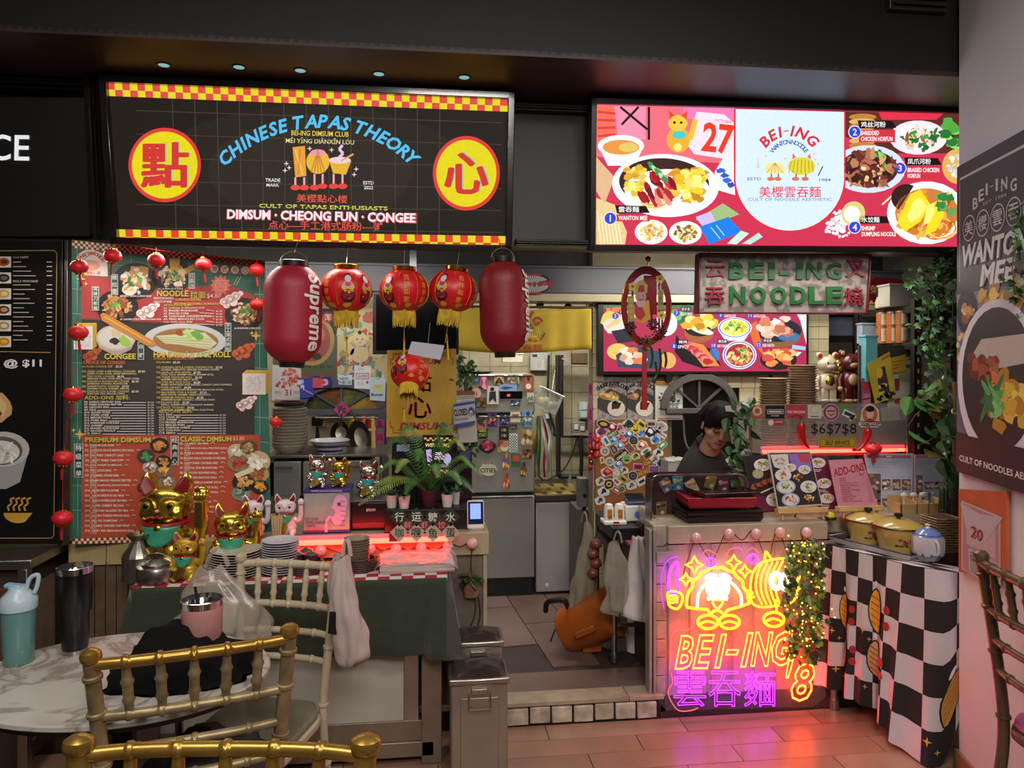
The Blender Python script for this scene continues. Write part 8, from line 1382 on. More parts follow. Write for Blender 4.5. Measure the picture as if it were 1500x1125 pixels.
for lb,c4,v_,c,dr in(('yellow magazine page with a long-haired figure below the rack',[(1270,534),(1303,515),(1313,582),(1282,592)],3.52,'b09c30',lambda p:(p.poly([(1284,540),(1296,536),(1304,575),(1288,580)],'3c2c2c',1),p.ell(1288,546,5,8,'c8a838',2),p.line([(1291,527),(1303,520)],3,'b05040',3),[p.blob(p.rnd.uniform(1284,1308),p.rnd.uniform(560,586),4,3,('282420','b8a848')[k%2],3)for k in range(12)])),('yellow handwritten note pinned below the rack',[(1302,525),(1327,519),(1327,543),(1303,547)],3.54,'b08c2c',lambda p:[p.line([(1306,531+5*k),(1322-3*k,528+5*k)],1,'5c4418')for k in range(3)]),('cream poster with olive lettering behind the hanging leaves',[(1300,530),(1392,508),(1392,596),(1300,600)],3.56,'a8a294',lambda p:(p.text('SY',1335,524,8,'4c5038',bold=.02),p.line([(1318,537),(1351,535)],5,'4c5038',2),p.blob(1338,552,20,8,'7c8c60',1),p.line([(1332,578),(1332,594)],3,'283058',2),p.line([(1338,578),(1338,594)],2,'283058',2),p.ell(1316,588,6,5,'8c2838',2),p.poly([(1310,555),(1318,554),(1317,572),(1311,573)],'6c3040',2))),('purple and pink postcard left of the yellow magazine page',rect4(1262,554,1276,596),3.57,'7c4868',lambda p:(p.ell(1269,566,5,6,'a82430'),p.rect(1264,577,1275,594,'b06880'),p.line([(1264,585),(1275,583)],2,'3c2034',2))),('map-like leaflet hanging behind the acrylic guard',[(1290,597),(1342,594),(1342,614),(1292,617)],3.55,'8c9080',lambda p:(p.lines(1294,600,1316,3,5,'505848',.5),p.line([(1322,596),(1318,606),(1323,614)],3,'3c5890')))):card(lb,c4,v_,c,dr,'hanging_print','print',m=mat('card_'+c,c,.5))
mb=MB(); mb.bx(V(1258,560,3.6).x,V(1410,560,3.6).x,3.6,3.61,CT+.2,V(1300,506,3.6).z); tag(mb.build('backing_board',mat('dim_board','3c342e',.6)),'dim board behind the posters below the rack','board')
# hanging signs: BEI-ING NOODLE and the oval fortune sign
c4=[(1024,372),(1274,374),(1269,459),(1022,458)]; pl=Plane(V(1022,458,3.16)); t=board('hanging_shop_sign','weathered hanging sign with raised green BEI-ING NOODLE letters and red frame','sign',pl); q=[pl.px(*c)for c in c4]; mb=MB(); mb.prism(q[::-1],0,.03)
m=mat('weathered_plate','7c736c',.5,var=.35,scale=26,bump=.5,bs=60); m.node_tree.nodes['Color Ramp'].color_ramp.elements[0].position=.45; m.node_tree.nodes['Color Ramp'].color_ramp.elements[1].position=.55; mb.build('plate',m,t); signbox(t,pl,c4,mat('maroon_frame','5c1424',.35),.004,.05,.014)
def raised(s_,x,y,h_,m,nm,w_=None,d_=.012,bold=.015,k=1):
 vs,fs,x0,x1,y0,y1=glyphs(s_,bold,0); kk=h_/(y1-y0); kx=(w_/(x1-x0))if w_ else kk; q=[pl.px(x+(a-(x0+x1)/2)*kx,y-(b-(y0+y1)/2)*kk)for a,b in vs]; n=len(q); mb=MB(); mb.add([(a,-d_,b)for a,b in q]+[(a,0,b)for a,b in q],list(fs)); ed={}
 for f in fs:
  for i in range(len(f)):e=(f[i],f[(i+1)%len(f)]); ed[e]=ed.get(e,0)+1
 mb.add([],[]); mb.f+=[(a,b,b+n,a+n)for a,b in ed if(b,a)not in ed]; mb.fi+=[0]*(len(mb.f)-len(mb.fi)); mb.fc+=[(1,1,1)]*(len(mb.f)-len(mb.fc)); mb.build(nm,m,t,False)
gm,rm=mat('raised_green','22582e',.35,coat=.3),mat('raised_red','7c1c2c',.4)
for i,(ch,x)in enumerate(zip('BEI-ING',(1078,1107,1129,1148,1170,1191,1220))):raised(ch,x,397 if ch!='-' else 401,25 if ch!='-' else 5,gm,'raised_letter',{'I':9,'-':15}.get(ch,22),bold=.03);
for i,ch in enumerate('NOODLE'):raised(ch,(1079,1109,1139,1168,1195,1221)[i],433,26,gm,'raised_letter',23,bold=.03)
for ch,x,y in(('云',1047,394),('吞',1046,434),('叉',1252,394),('燒',1250,435)):raised(ch,x,y,26,rm,'raised_character',28)
for x in(1040,1258):a=pl.px(x,373); mb=MB(); mb.rod((a[0],.01,a[1]),(a[0],.01,a[1]+.03),.003); mb.build('hook',STEEL,t)
pl=Plane(V(947,505,3.3)); t=board('oval_fortune_sign','red oval hanging ornament with a smiling bearded figure, flowers and pinecones','ornament',pl); O=pl.O; c=pl.px(947,449)
el=lambda rx,ry,n=40:[(c[0]+rx*math.cos(2*PI*i/n)+.1*0,c[1]+ry*math.sin(2*PI*i/n))for i in range(n)]
kx=pl.px(984,449)[0]-c[0]; kz=pl.px(947,391)[1]-c[1]
mb=MB(); mb.tube([(x,0,z)for x,z in el(kx*.97,kz)],.004,8,closed=True); mb.build('gold_rim',GLD,t); mb=MB(); A=el(kx*.96,kz*.99); B_=el(kx*.78,kz*.82)
for i in range(40):j=(i+1)%40; mb.prism([A[i],A[j],B_[j],B_[i]],-.004,.004)
mb.build('red_ring',mat('red_lacquer2','7c0c18',.3),t)
for k,dxx in enumerate((-.55,.2,.5,.62)):mb=MB(); mb.bx(c[0]+kx*dxx-.004,c[0]+kx*dxx+.004,-.003,.003,c[1]-kz*.6,c[1]+kz*.6); mb.build('lattice_bar',mat('red_lacquer2'),t)
mb=MB(); mb.bx(c[0]-kx*.1,c[0]+kx*.4,-.002,.003,c[1]-kz*.2,c[1]+kz*.78); mb.build('red_panel',mat('red_lacquer2'),t)
p=pxprint(pl,-.006); p.poly([(930,442),(950,440),(952,465),(945,474),(931,470)],'b88c20',2); p.poly([(929,446),(938,444),(945,462),(937,470),(930,462)],'a02020',3); p.ell(938,435,8,8,'b08088',4); p.poly([(930,442),(946,442),(942,450),(934,450)],'c09098',4.2); p.poly([(929,430),(932,414),(940,410),(948,418),(947,430)],'a89040',5); p.poly([(933,428),(936,418),(943,418),(944,428)],'8c1420',5.5); p.line([(933,434),(935,433)],1,'301010',6); p.line([(940,433),(942,434)],1,'301010',6); p.line([(934,438),(938,440),(942,438)],1,'581018',6)
p.rect(919,434,928,474,'8c8440',2); [p.text(ch,923.5,440+i*8,6,'c8b048',3)for i,ch in enumerate('招财进宝')]; p.rect(963,424,971,454,'8c8440',2); [p.text(ch,967,430+i*7,6,'801c1c',3)for i,ch in enumerate('迎春福')]
for x,y in((926,420),(966,409),(968,462)):[p.ell(x+4*math.cos(R(72*k)),y+4*math.sin(R(72*k)),3,3,'c0a850',4+k*.1,10)for k in range(5)]; p.ell(x,y,2,2,'8c2028',5)
p.build('painted_figure',INK,t,False)
for x,y,r_ in((922,480,10),(945,502,12),(965,487,12),(955,475,9)):
 a=pl.px(x,y); mb=MB(); rr=random.Random(x)
 for k in range(26):an,q_=k*2.4,.3+.7*(k/26); mb.sph((a[0]+r_*.003*q_*math.cos(an),-.015-.012*(1-q_),a[1]+r_*.003*q_*math.sin(an)),.006,.005,.005,6,4)
 mb.build('pinecone' if y>500 else 'berry_cluster',mat('pinecone','5c4430',.7)if y>500 else mat('maroon_berries','4c0c18',.5),t)
a=pl.px(949,391); mb=MB(); mb.tube([(a[0],0,a[1]),(a[0],0,a[1]+.05)],.003,6); mb.sph((a[0],-.004,a[1]+.035),.014,.005,.014); mb.build('gold_knot',GLD,t)
mb=MB(); a=pl.px(944,508); [mb.tube([(a[0]+.004*(k-1.5),0,a[1]),(a[0]+.005*(k-1.5),0,a[1]-.29)],[.0045,.006],6)for k in range(4)]; mb.build('tassel',mat('bright_tassel','a01018',.5),t)
for i,pts in enumerate((((954,508),(956,525),(952,540)),((966,510),(968,530),(965,548)),((974,515),(976,528),(974,540)),((960,530),(962,548),(955,560)))):P=smooth_pts([V(x,y,3.29)-O for x,y in pts],4); mb=MB(); mb.tube(P,[.006]*(len(P)-2)+[.004,.001],8); mb.build('green_chilli',mat('dark_chilli','20401c',.3),t)
# CHECKED TABLE AT THE RIGHT
A1,B1,C1=G(1203,794,.75),G(1336,828,.75),G(1404,838,.75); u1=(C1-B1).normalized(); C2=B1+u1*.34; D2=A1+u1*.34
t=thing('side_table','steel-legged table under the black and white chequered cloth','table',(0,0,0)); ins=lambda p,k=.02:p+((B1+D2)/2-p).normalized()*k
mb=MB(); mb.flat([(p_.x,p_.y)for p_ in map(ins,(B1,C2,D2,A1))],.72,.744); mb.build('tabletop',STEEL,t,bevel=.002)
for p_ in(A1,B1,C2,D2):q=ins(p_,.06); mb=MB(); mb.rod((q.x,q.y,0),(q.x,q.y,.72),.02,14); mb.rod((q.x,q.y,0),(q.x,q.y,.05),.026,14); mb.build('leg',STEEL,t)
mb=MB(); mb.flat([(p_.x,p_.y)for p_ in[ins(p_,.07)for p_ in(B1,C2,D2,A1)]],.2,.215); mb.build('lower_shelf',mat('dark_red_board','4c141c',.5),t)
CLO=ink('chequered_cotton',rough=.8); zc=.748; L1,L2=(B1-A1).length,(C2-B1).length; n1,n2=Vector(((B1-A1).y,-(B1-A1).x,0)).normalized()*-1,Vector((u1.y,-u1.x,0));
if n1.x>0:n1=-n1
NC,NR=9,6
def cpt(c,r_):
 k=min(1,c/6.6); base=A1.lerp(B1,k)if c<6.6 else B1+u1*(c-6.6)*.115; nn=n1 if c<6.2 else(n1.lerp(n2,min(1,(c-6.2)/.8))).normalized()
 hz=.11 if c<3.5 else(.11-.10*(c-3.5)/3.3 if c<6.8 else(.01 if c<7.7 else .01+(c-7.7)*.45)); v=r_/NR; z=zc-(zc-hz)*v
 d_=.006+v*(.03+.028*math.sin(c*2.6)+.022*math.sin(c*5.3+1))+(.10*v*v*math.exp(-(c-6.9)**2/.8)); q=base+nn*d_; return Vector((q.x,q.y,z))
mb=MB(); S_=5
mb.add([cpt(i/S_,j/S_)for j in range(NR*S_+1)for i in range(NC*S_+1)],[])
for j in range(NR*S_):
 for i in range(NC*S_):mb.f.append((j*(NC*S_+1)+i,j*(NC*S_+1)+i+1,(j+1)*(NC*S_+1)+i+1,(j+1)*(NC*S_+1)+i)); mb.fi.append(0); mb.fc.append(hx('c2b8ba')if(i//S_+j//S_)%2 else hx('1c1416'))
for i in range(4):
 for j in range(4):q=lambda u,v:A1+(B1-A1)*u+(D2-A1)*v+Vector((0,0,-.001)); mb.c=hx('c2b8ba')if(i+j)%2 else hx('1c1416'); mb.add([q(i/4,j/4),q((i+1)/4,j/4),q((i+1)/4,(j+1)/4),q(i/4,(j+1)/4)],[(0,1,2,3)])
t=tag(mb.build('chequered_cloth',CLO),'black and white chequered cloth printed with orange dumpling figures','tablecloth')
p=Print(); p.F=lambda a,b,L:cpt(a,b)+(n1 if a<6.4 else(n1.lerp(n2,min(1,(a-6.2)/.8)))).normalized()*(.003+L*.0012)
for cx,cy,s_,c in((2.0,2.6,1,'d0902c'),(4.3,2.1,1.15,'d89c34'),(2.2,4.2,.95,'d07c4c'),(4.2,4.0,.95,'d09464'),(7.9,4.4,.9,'b8843c')):
 for rx,ry,cc,LL in((.42*s_,.78*s_,'1c1414',1),(.36*s_,.72*s_,c,3)):
  for i in range(8):
   for j in range(8):f=lambda a,b:(cx+rx*math.sin((a/8-.5)*PI),cy+ry*(b/4-1)*math.cos((a/8-.5)*PI)); p.poly([f(i,j),f(i+1,j),f(i+1,j+1),f(i,j+1)],cc,LL)
 [p.line([(cx-.28*s_,cy-.5*s_+k*.22*s_),(cx+.28*s_,cy-.44*s_+k*.22*s_)],.03,'4c2c10',3)for k in range(5)]
 p.ell(cx+.75*s_,cy-.25*s_,.2,.16,'a02420',2,12); p.ell(cx+.75*s_,cy+.25*s_,.2,.16,'a02420',2,12); p.ell(cx,cy-.92*s_,.12,.12,'d8d0d0',3,10); p.star(cx-.7,cy+.9,.16,'c89c3c',2); p.star(cx-.4,cy+1.2,.1,'c89c3c',2)
stuff(p.build('printed_figures',INK,t,False))
# things on it
YE=mat('yellow_enamel','b89a4c',.22,coat=.5,var=.05); q0=G(1262,812,.752)
def otable(px,py):q=G(px,py,.753); return q
t=thing('enamel_tray','white enamel tray with blue rim under the yellow basins','tray',otable(1282,806)); ang=math.atan2((B1-A1).y,(B1-A1).x); t.rotation_euler[2]=ang
mb=MB(); mb.flat([(-.2,-.03),(.17,-.03),(.17,.15),(-.2,.15)],0,.003); r_=[(-.2,-.03,0),(.17,-.03,0),(.17,.15,0),(-.2,.15,0)]
for i in range(4):a,b=Vector(r_[i]),Vector(r_[(i+1)%4]); cc=Vector((-.015,.06,0)); mb.add([a,b,cc+(b-cc)*1.1+Vector((0,0,.025)),cc+(a-cc)*1.1+Vector((0,0,.025))],[(0,1,2,3)])
mb.build('tray_body',mat('white_enamel','bcb4ac',.25,coat=.5),t,smooth=False,solid=.002); cc=Vector((-.015,.06,0)); mb=MB(); mb.tube([cc+(Vector(q)-cc)*1.1+Vector((0,0,.025))for q in r_],.0025,6,closed=True); mb.build('blue_rim',mat('navy_rim','1c1c5c',.3),t)
def basin(label,px,py,v_,r_,h):
 q=V(px,py,v_); t=thing('enamel_basin',label,'basin',(q.x,v_,.758)); mb=MB(); mb.lathe([(r_*.72,0),(r_*.76,.004),(r_,h),(r_*1.05,h+.003),(r_,h+.004),(r_*.7,.01)],34); mb.build('basin_body',YE,t); mb=MB(); mb.tube([(r_*1.05*math.cos(2*PI*i/36),r_*1.05*math.sin(2*PI*i/36),h+.003)for i in range(36)],.0028,6,closed=True); mb.build('dark_rim',mat('dark_enamel_rim','2c1820',.3),t)
 mb=MB(); mb.lathe([(r_*1.0,h+.005),(r_*.95,h+.012),(r_*.5,h+.03),(.001,h+.034)],32); o=mb.build('lid',YE,t); mb=MB(); mb.lathe([(.008,h+.03),(.008,h+.04),(.018,h+.043),(.017,h+.055),(.001,h+.058)],14); mb.build('lid_knob',BLKM,o)
 p=SPrint(lambda b:r_*(.74+.26*b/h),.001); z=h*.45
 for k,(da,dz,rr_)in enumerate(((-10,0,1),(22,.01,1.2),(5,.014,.5),(-22,.012,.5))):[p.blob(da-6+3*math.cos(j),z+dz+.004*math.sin(j),5*rr_,.009*rr_,('8c2424','b04848','6c1418')[j%3],2+j*.1,8,.3)for j in range(5)]; p.blob(da-16,z-.012,6,.006,'3c4c34',1.5,8,.3)
 p.build('rose_print',INK,t,False); mb=MB(); mb.tube([(-r_*1.02,0,h-.01),(-r_*1.2,0,h-.004),(-r_*1.2,0,h+.004),(-r_*1.03,0,h)],.004,6); mb.build('handle',mat('red_enamel','8c1c1c',.3),t)
q1=otable(1272,800); q2=otable(1312,810); basin('yellow enamel basin with red roses and lid, farther from the aisle',1272,795,q1.y+.06,.098,.1); basin('yellow enamel basin with a big rose and black-knobbed lid, beside the jar',1316,800,q2.y+.03,.1,.105)
q=otable(1359,819); t=thing('porcelain_jar','blue and white porcelain jar with domed lid on the chequered cloth','jar',q); PW=mat('porcelain','b9b4b8',.18,coat=.6,var=.04)
mb=MB(); mb.lathe([(.042,0),(.046,.008),(.06,.022),(.064,.04),(.065,.085),(.06,.1),(.045,.108)],8); mb.build('body',PW,t,ang=25); mb=MB(); mb.lathe([(.05,.106),(.05,.11),(.03,.126),(.014,.132)],26); o=mb.build('lid',mat('blue_porcelain','6c80b8',.2,coat=.6),t); mb=MB(); mb.lathe([(.012,.13),(.009,.138),(.012,.146),(.001,.152)],14); mb.build('knob',PW,o)
mb=MB(); mb.lathe([(.0605,.1),(.0465,.1085)],8); mb.build('blue_shoulder',mat('blue_porcelain'),t); mb=MB(); mb.tube(smooth_pts([(-.01,-.055,.09),(-.008,-.075,.08),(-.008,-.076,.04),(-.01,-.058,.03)],4),.006,8); mb.build('handle',PW,t)
p=SPrint(lambda b:.0615,.002); [p.poly([(a,.024),(a+14,.024),(a+7,.036)],'38487c',1)for a in range(-90,90,30)]; p.build('blue_print',INK,t,False)
q=otable(1394,812); t=thing('wicker_box','tall wicker box behind the porcelain jar','basket',(q.x,q.y+.06,.75)); W2=mat('tan_wicker','8c6c48',.7,var=.25,scale=60,bump=.6)
mb=MB(); mb.bx(-.055,.055,-.04,.06,0,.15); mb.build('lining',mat('dark_wicker_gap','3c2a1c',.8),t)
for k in range(14):mb=MB(); mb.tube([(-.058+.002*(k%2),-.045,.008+k*.011),(-.03,-.043-.005*(k%2),.008+k*.011),(0,-.045+.004*(k%2),.008+k*.011),(.03,-.043-.005*(k%2),.008+k*.011),(.058,-.045,.008+k*.011),(.058,.06,.008+k*.011),(-.058,.06,.008+k*.011)],.0045,5,closed=True); mb.build('woven_strand',W2,t)
q=V(1355,790,3.28); t=thing('cutlery_box','pale wooden cutlery box with dividers behind the basins','box',(q.x,3.3,CT))
for x0,x1,y0,y1,z1 in((-.11,.09,0,.006,.05),(-.11,.09,.1,.106,.075),(-.11,-.104,0,.1,.05),(.084,.09,0,.1,.075),(-.03,-.024,0,.1,.06),(.03,.036,0,.1,.06)):mb=MB(); mb.bx(x0,x1,y0,y1,0,z1); mb.build('slat',WOOD,t,bevel=.001)
for i in range(3):mb=MB(); mb.tube([(-.06+.05*i,.05,.01),(-.065+.05*i,.045,.08)],.004,6); mb.sph((-.066+.05*i,.04,.085),.018,.006,.012); o=mb.build('ladle',WHITE,t)
q=V(1362,735,3.33); t=thing('toothpick_box','blue and white packets standing in a small wooden tray','packets',(q.x,3.33,q.z-.03)); mb=MB(); mb.bx(-.045,.04,0,.04,0,.02); mb.build('tray',WOOD,t); mb=MB(); mb.bx(-.04,.035,.005,.035,-(q.z-.03-CT),0); mb.build('riser',DARKW,t)
for i in range(7):mb=MB(); mb.box((-.036+.011*i,.018,.045),(.009,.012,.055),(0,(-1)**i*4,0)); mb.build('packet',mat(('bamboo','blue_packet','white_packet')[i%3],('c4a474','2c68b0','b8bcc8')[i%3],.4),t)
for px,py,h_,r_,lb in((1384,748,.125,.022,'tall ribbed cactus in front of the second newspaper clipping'),(1397,720,.09,.018,'slim ribbed cactus close to the pillar poster'),(1383,756,.035,.016,'small round cactus at the foot of the tall one')):
 q=V(px,py,3.27 if px!=1397 else 3.2); t=thing('cactus',lb,'cactus',q-Vector((0,0,.0))); n=40; mb=MB(); vs=[]; fs=[]; m_=10
 for j in range(m_+1):
  u=j/m_; rad=r_*(min(1,.75+u)if u<.75 else math.sqrt(max(0,1-((u-.75)/.25)**2))+.02)
  vs+=[(rad*(1+.1*math.cos(10*2*PI*i/n))*math.cos(2*PI*i/n),rad*(1+.1*math.cos(10*2*PI*i/n))*math.sin(2*PI*i/n),h_*u)for i in range(n)]
 mb.add(vs,[(j*n+i,j*n+(i+1)%n,(j+1)*n+(i+1)%n,(j+1)*n+i)for j in range(m_)for i in range(n)]); mb.build('stem',mat('cactus_green','2c4428',.5,var=.2),t); mb=MB(); mb.lathe([(r_*.9,-.035),(r_*1.2,0),(r_*1.0,0),(r_*.9,-.004)],18); mb.build('pot',mat('dark_pot','3c2c28',.5),t)
# PILLAR POSTERS
pl=Plane(P0-nr*.016,-d,(0,0,1)); t=board('pillar_poster','large dark wanton noodle poster on the pale pillar','poster',pl)
XR=pl.px(1506,500)[0]; q=[pl.px(1402,691),(XR,pl.px(1500,722)[1]),(XR,pl.px(1500,190)[1]),pl.px(1402,245)]; mb=MB(); mb.prism([(q[0][0],q[3][1]+(q[0][1]-q[3][1])),q[1],q[2],q[3]],0,.014); mb.build('board',mat('charcoal_board','2a2524',.5),t)
# drawn in board units: x 0..1 across, y 0..1 up
x0_,z0_,w_,h_=q[0][0],(q[0][1]+q[1][1])/2,XR-q[0][0],(q[3][1]+q[2][1])/2-(q[0][1]+q[1][1])/2
p=Print(lambda x,y:(x0_+x*w_,z0_+y*h_),1,-.0006); as_=w_/h_
p.rect(0,0,1.02,1,'322c2a',0); p.line([(.05,.62),(.05,.955),(1.02,.955)],.008,'c8c4bc',1)
def el_(x,y,r_,c,L,ky=1,**k):p.ell(x,y,r_,r_*as_*ky,c,L,30,**k)
for ch,x,y,a in(('B',.3,.855,18),('E',.39,.872,14),('I',.47,.882,10),('-',.54,.885,5),('I',.61,.882,0),('N',.71,.875,-8),('G',.83,.86,-14)):p.text(ch,x,y,.036 if ch!='-' else .006,'d0ccc4',2,a=0,w_={'I':.03,'-':.05}.get(ch,.08),bold=.02)
p.text('EST. 1984',.58,.842,.011,'a8a49c',2,w_=.32)
for i,ch in enumerate('美櫻雲吞麵'):el_(.2+.21*i,.785,.098,'c8c4bc',2); el_(.2+.21*i,.785,.088,'322c2a',3); p.text(ch,.2+.21*i,.785,.046,'d0ccc4',4,w_=.13)
for dx,c in((.02,'141110'),(0,'d4d0cc')):p.text('WANTON',.56+dx,.70-dx*.2,.07,c,4+(not dx),w_=.92,shear=.2,bold=.035,cap=True); p.text('MEE',.62+dx,.625-dx*.2,.065,c,4+(not dx),w_=.5,shear=.2,bold=.035)
p.rect(0,.13,1.02,.58,'58586c',1); p.poly([(0,.58),(0,.42),(.2,.44),(.5,.5),(.4,.58)],'74748c',1.5)
el_(.17,.52,.17,'20242c',2); [p.blob(.17+p.rnd.uniform(-.09,.09),.51+p.rnd.uniform(-.025,.03),.035,.012,('b88450','7c4828','d8a870')[k%3],3+k*.02)for k in range(22)]
for k in range(34):p.blob(p.rnd.uniform(.02,.45),p.rnd.uniform(.37,.46),.03,.009,('b09458','d0b478')[k%2],2)
for k in range(40):p.blob(p.rnd.gauss(.72,.13),p.rnd.gauss(.52,.03),.07,.022,('b88c30','d8b048','9c7020')[k%3],4+k*.02)
el_(.6,.30,.58,'d0ccd4',5,1.0); el_(.6,.31,.5,'26201e',6); p.poly([(.2,.36),(.4,.43),(1.02,.44),(1.02,.36),(.6,.34)],'b8a8a0',6.5)
for k in range(40):p.blob(p.rnd.gauss(.78,.14),p.rnd.gauss(.26,.03),.08,.025,('c8a030','e0c050','a87c20')[k%3],7+k*.02)
for k in range(26):p.blob(p.rnd.gauss(.45,.12),p.rnd.gauss(.33,.022),.07,.018,('6c2818','9c4828','b86838','481810')[k%4],8+k*.02)
for k in range(16):p.blob(p.rnd.gauss(.55,.12),p.rnd.gauss(.25,.02),.09,.014,('2c7038','4c9c50','78b868')[k%3],8.6+k*.02,8,.3,p.rnd.uniform(-30,30))
p.rect(0,0,1.02,.125,'281e20',9); p.text('CULT OF NOODLES AESTHETIC',.08,.045,.018,'d8d0c8',10,al='l',w_=1.5,bold=.02)if 0 else p.text('CULT OF NOODLES AES',.06,.048,.02,'d8d0c8',10,al='l',w_=.94,bold=.02)
p.build('printed_artwork',INK,t,False)
pl=Plane(P0-nr*.016,-d,(0,0,1)); t=board('framed_calendar','orange framed pink lunar calendar print under the pillar poster','calendar',pl); q=[pl.px(1404,838),pl.px(1474,843),pl.px(1474,720),pl.px(1404,716)]; mb=MB(); mb.prism(q,0,.012); mb.build('orange_frame',mat('orange_card','b0502c',.5),t,bevel=.001)
x0_,z0_,w_,h_=q[0][0],q[0][1],q[1][0]-q[0][0],(q[2][1]+q[3][1])/2-(q[0][1]+q[1][1])/2; p=Print(lambda x,y:(x0_+x*w_,z0_+y*h_),1,-.0006); p.rect(.08,.07,.9,.93,'b8ac98',1); p.rect(.11,.09,.87,.91,'a87888',2); p.text('BO',.3,.83,.07,'6c1c2c',3,w_=.26); p.rect(.2,.42,.8,.76,'b898a0',2.5); p.text('20',.42,.6,.14,'8c3040',4,w_=.26); p.poly([(.05,.9),(.5,.86),(.95,.93),(.6,.55),(.3,.4)],'b0a4a8',3.5); p.text('20',.45,.62,.12,'8c3848',4,w_=.24); p.rect(.25,.1,.85,.38,'b0b0ac',3); p.text('己卯日',.55,.34,.06,'303030',4); p.lines(.28,.3,.82,-.03,7,'5c6464',.012,4,.2); p.frame(.3,.26,.8,.35,.012,'303030',4); p.build('print',INK,t,False)
# FOREGROUND: CHAIRS, MARBLE TABLE, THINGS ON IT
def bamboo(mb,P,r_,rings,k=1.28):
 P=[Vector(p)for p in P]; P=smooth_pts(P,5)if len(P)>2 else P; n=40; Ls=[0]
 for a,b in zip(P,P[1:]):Ls.append(Ls[-1]+(b-a).length)
 T=Ls[-1]; us=sorted([i/n for i in range(n+1)]+[q+e for q in rings for e in(-.0065/T,-.004/T,0,.004/T,.0065/T)if 0<q+e<1]); pts=[]; rr=[]
 for u in us:
  s_=u*T; i=max(0,min(len(P)-2,next((j for j in range(len(P)-1)if s_<=Ls[j+1]+1e-9),len(P)-2))); pts.append(P[i].lerp(P[i+1],(s_-Ls[i])/max(1e-9,Ls[i+1]-Ls[i])))
  d_=min([abs(u-q)*T for q in rings]+[9]); rr.append(r_*(k if d_<.0045 else 1))
 mb.tube(pts,rr,12)
def chair(label,loc,rz,m,m2,seatm,sc=1,group=None,padc=None):
 t=thing('chiavari_chair',label,'chair',loc,rz,group,sc); yb=lambda z:-.05*((z-.45)/.47)**1.5 if z>.45 else 0; xb=lambda z:.175+.035*max(0,(z-.45)/.47)
 for s_ in(-1,1):
  mb=MB(); bamboo(mb,[(s_*.185,-.07,0),(s_*.178,-.02,.25),(s_*.175,0,.45),(s_*xb(.7),yb(.7),.7),(s_*xb(.9),yb(.9),.905)],.0165,(.1,.3,.52,.72,.86,.96)); mb.build('rear_post',m2,t,ang=60); mb=MB(); mb.lathe([(.0165,0),(.021,.004),(.023,.014),(.021,.024),(.012,.031),(.001,.033)],16,c=(s_*xb(.9),yb(.9),.905)); mb.build('finial',m,t)
  mb=MB(); bamboo(mb,[(s_*.18,.39,0),(s_*.178,.375,.25),(s_*.17,.36,.43)],.0155,(.15,.4,.65,.9)); mb.build('front_leg',m2,t,ang=60)
  mb=MB(); bamboo(mb,[(s_*.178,-.02,.2),(s_*.178,.375,.2)],.009,(.3,.7)); mb.build('side_stretcher',m2,t)
 rail=lambda z,r_,nm,mm,rg:(lambda q:(bamboo(q,[(-xb(z),yb(z),z),(-xb(z)*.5,yb(z)-.018,z+.002),(xb(z)*.5,yb(z)-.018,z+.002),(xb(z),yb(z),z)],r_,rg),q.build(nm,mm,t,ang=60)))(MB())
 R5=[1/12+i/6+1/12 for i in range(5)]; rail(.9,.0135,'top_rail',m,R5); rail(.77,.012,'middle_rail',m2,R5); rail(.685,.011,'lower_rail',m2,(.2,.5,.8)); rail(.6,.011,'lower_rail',m2,(.2,.5,.8))
 for i in range(5):
  u=-1+2*R5[i]; a=Vector((u*xb(.77),yb(.77)-.018*(1-u*u)**.5,.77)); b=Vector((u*xb(.9),yb(.9)-.018*(1-u*u)**.5,.9)); n=14; mb=MB(); rr=[(.0085+.0028*math.sin(PI*j/n))*(1.35 if j in(4,9)else 1)for j in range(n+1)]; mb.tube([a.lerp(b,j/n)for j in range(n+1)],rr,10); mb.build('spindle',m if i>=0 and m2 is m else m2,t,ang=60)
 out=[(.205*math.cos(a)*(abs(math.cos(a))**-.45 if abs(math.cos(a))>.2 else 1)if 0 else max(-.2,min(.2,.235*math.cos(a))),.185+max(-.195,min(.2,.235*math.sin(a))))for a in[2*PI*i/40 for i in range(40)]]
 mb=MB(); mb.flat(out,.425,.455); mb.build('seat_frame',m2,t,bevel=.008); mb=MB(); mb.flat([(x*.97,.185+(y-.185)*.97)for x,y in out],.455,.478); mb.build('seat_pad',seatm,t,bevel=.01)
 mb=MB(); bamboo(mb,[(-.178,.375,.16),(.178,.375,.16)],.009,(.3,.7)); mb.build('front_stretcher',m2,t); return t
GM=mat('gold_chair_paint','a5803a',.32,.75,var=.2,scale=14); GW=mat('worn_gold_paint','8c7a58',.4,.45,var=.35,scale=18,bump=.15); IV=mat('ivory_chair_paint','b3a68a',.35,var=.06); BZ=mat('bronze_chair_paint','6c5640',.38,.6,var=.2)
CW=lambda px,t_:(lambda q:Vector((q.x,q.y,0)))(D(px,525,t_))
def place(pl_,tl,pr_,tr,w=.42,flip=False):
 a,b=CW(pl_,tl),CW(pr_,tr); c=(a+b)/2; d_=b-a; rz=math.atan2(d_.y,d_.x); return c,rz,d_.length/w
c,rz,s_=place(132,1.69,425,1.85); seatg=mat('taupe_seat','6c6254',.6); n_=Vector((-math.sin(rz),math.cos(rz),0))
chair('worn gold chair with its back to the viewer, tucked under the marble table',c+n_*.045,rz,GM,GW,seatg,(s_,1,1)); cA,rA=c+n_*.045,rz
c,rz,s_=place(113,1.3,537,1.3); n_=Vector((-math.sin(rz),math.cos(rz),0)); chair('gold chair whose top rail alone shows at the bottom of the view',c-n_*.045,rz+PI,GM,GM,seatg,(s_,1,1))
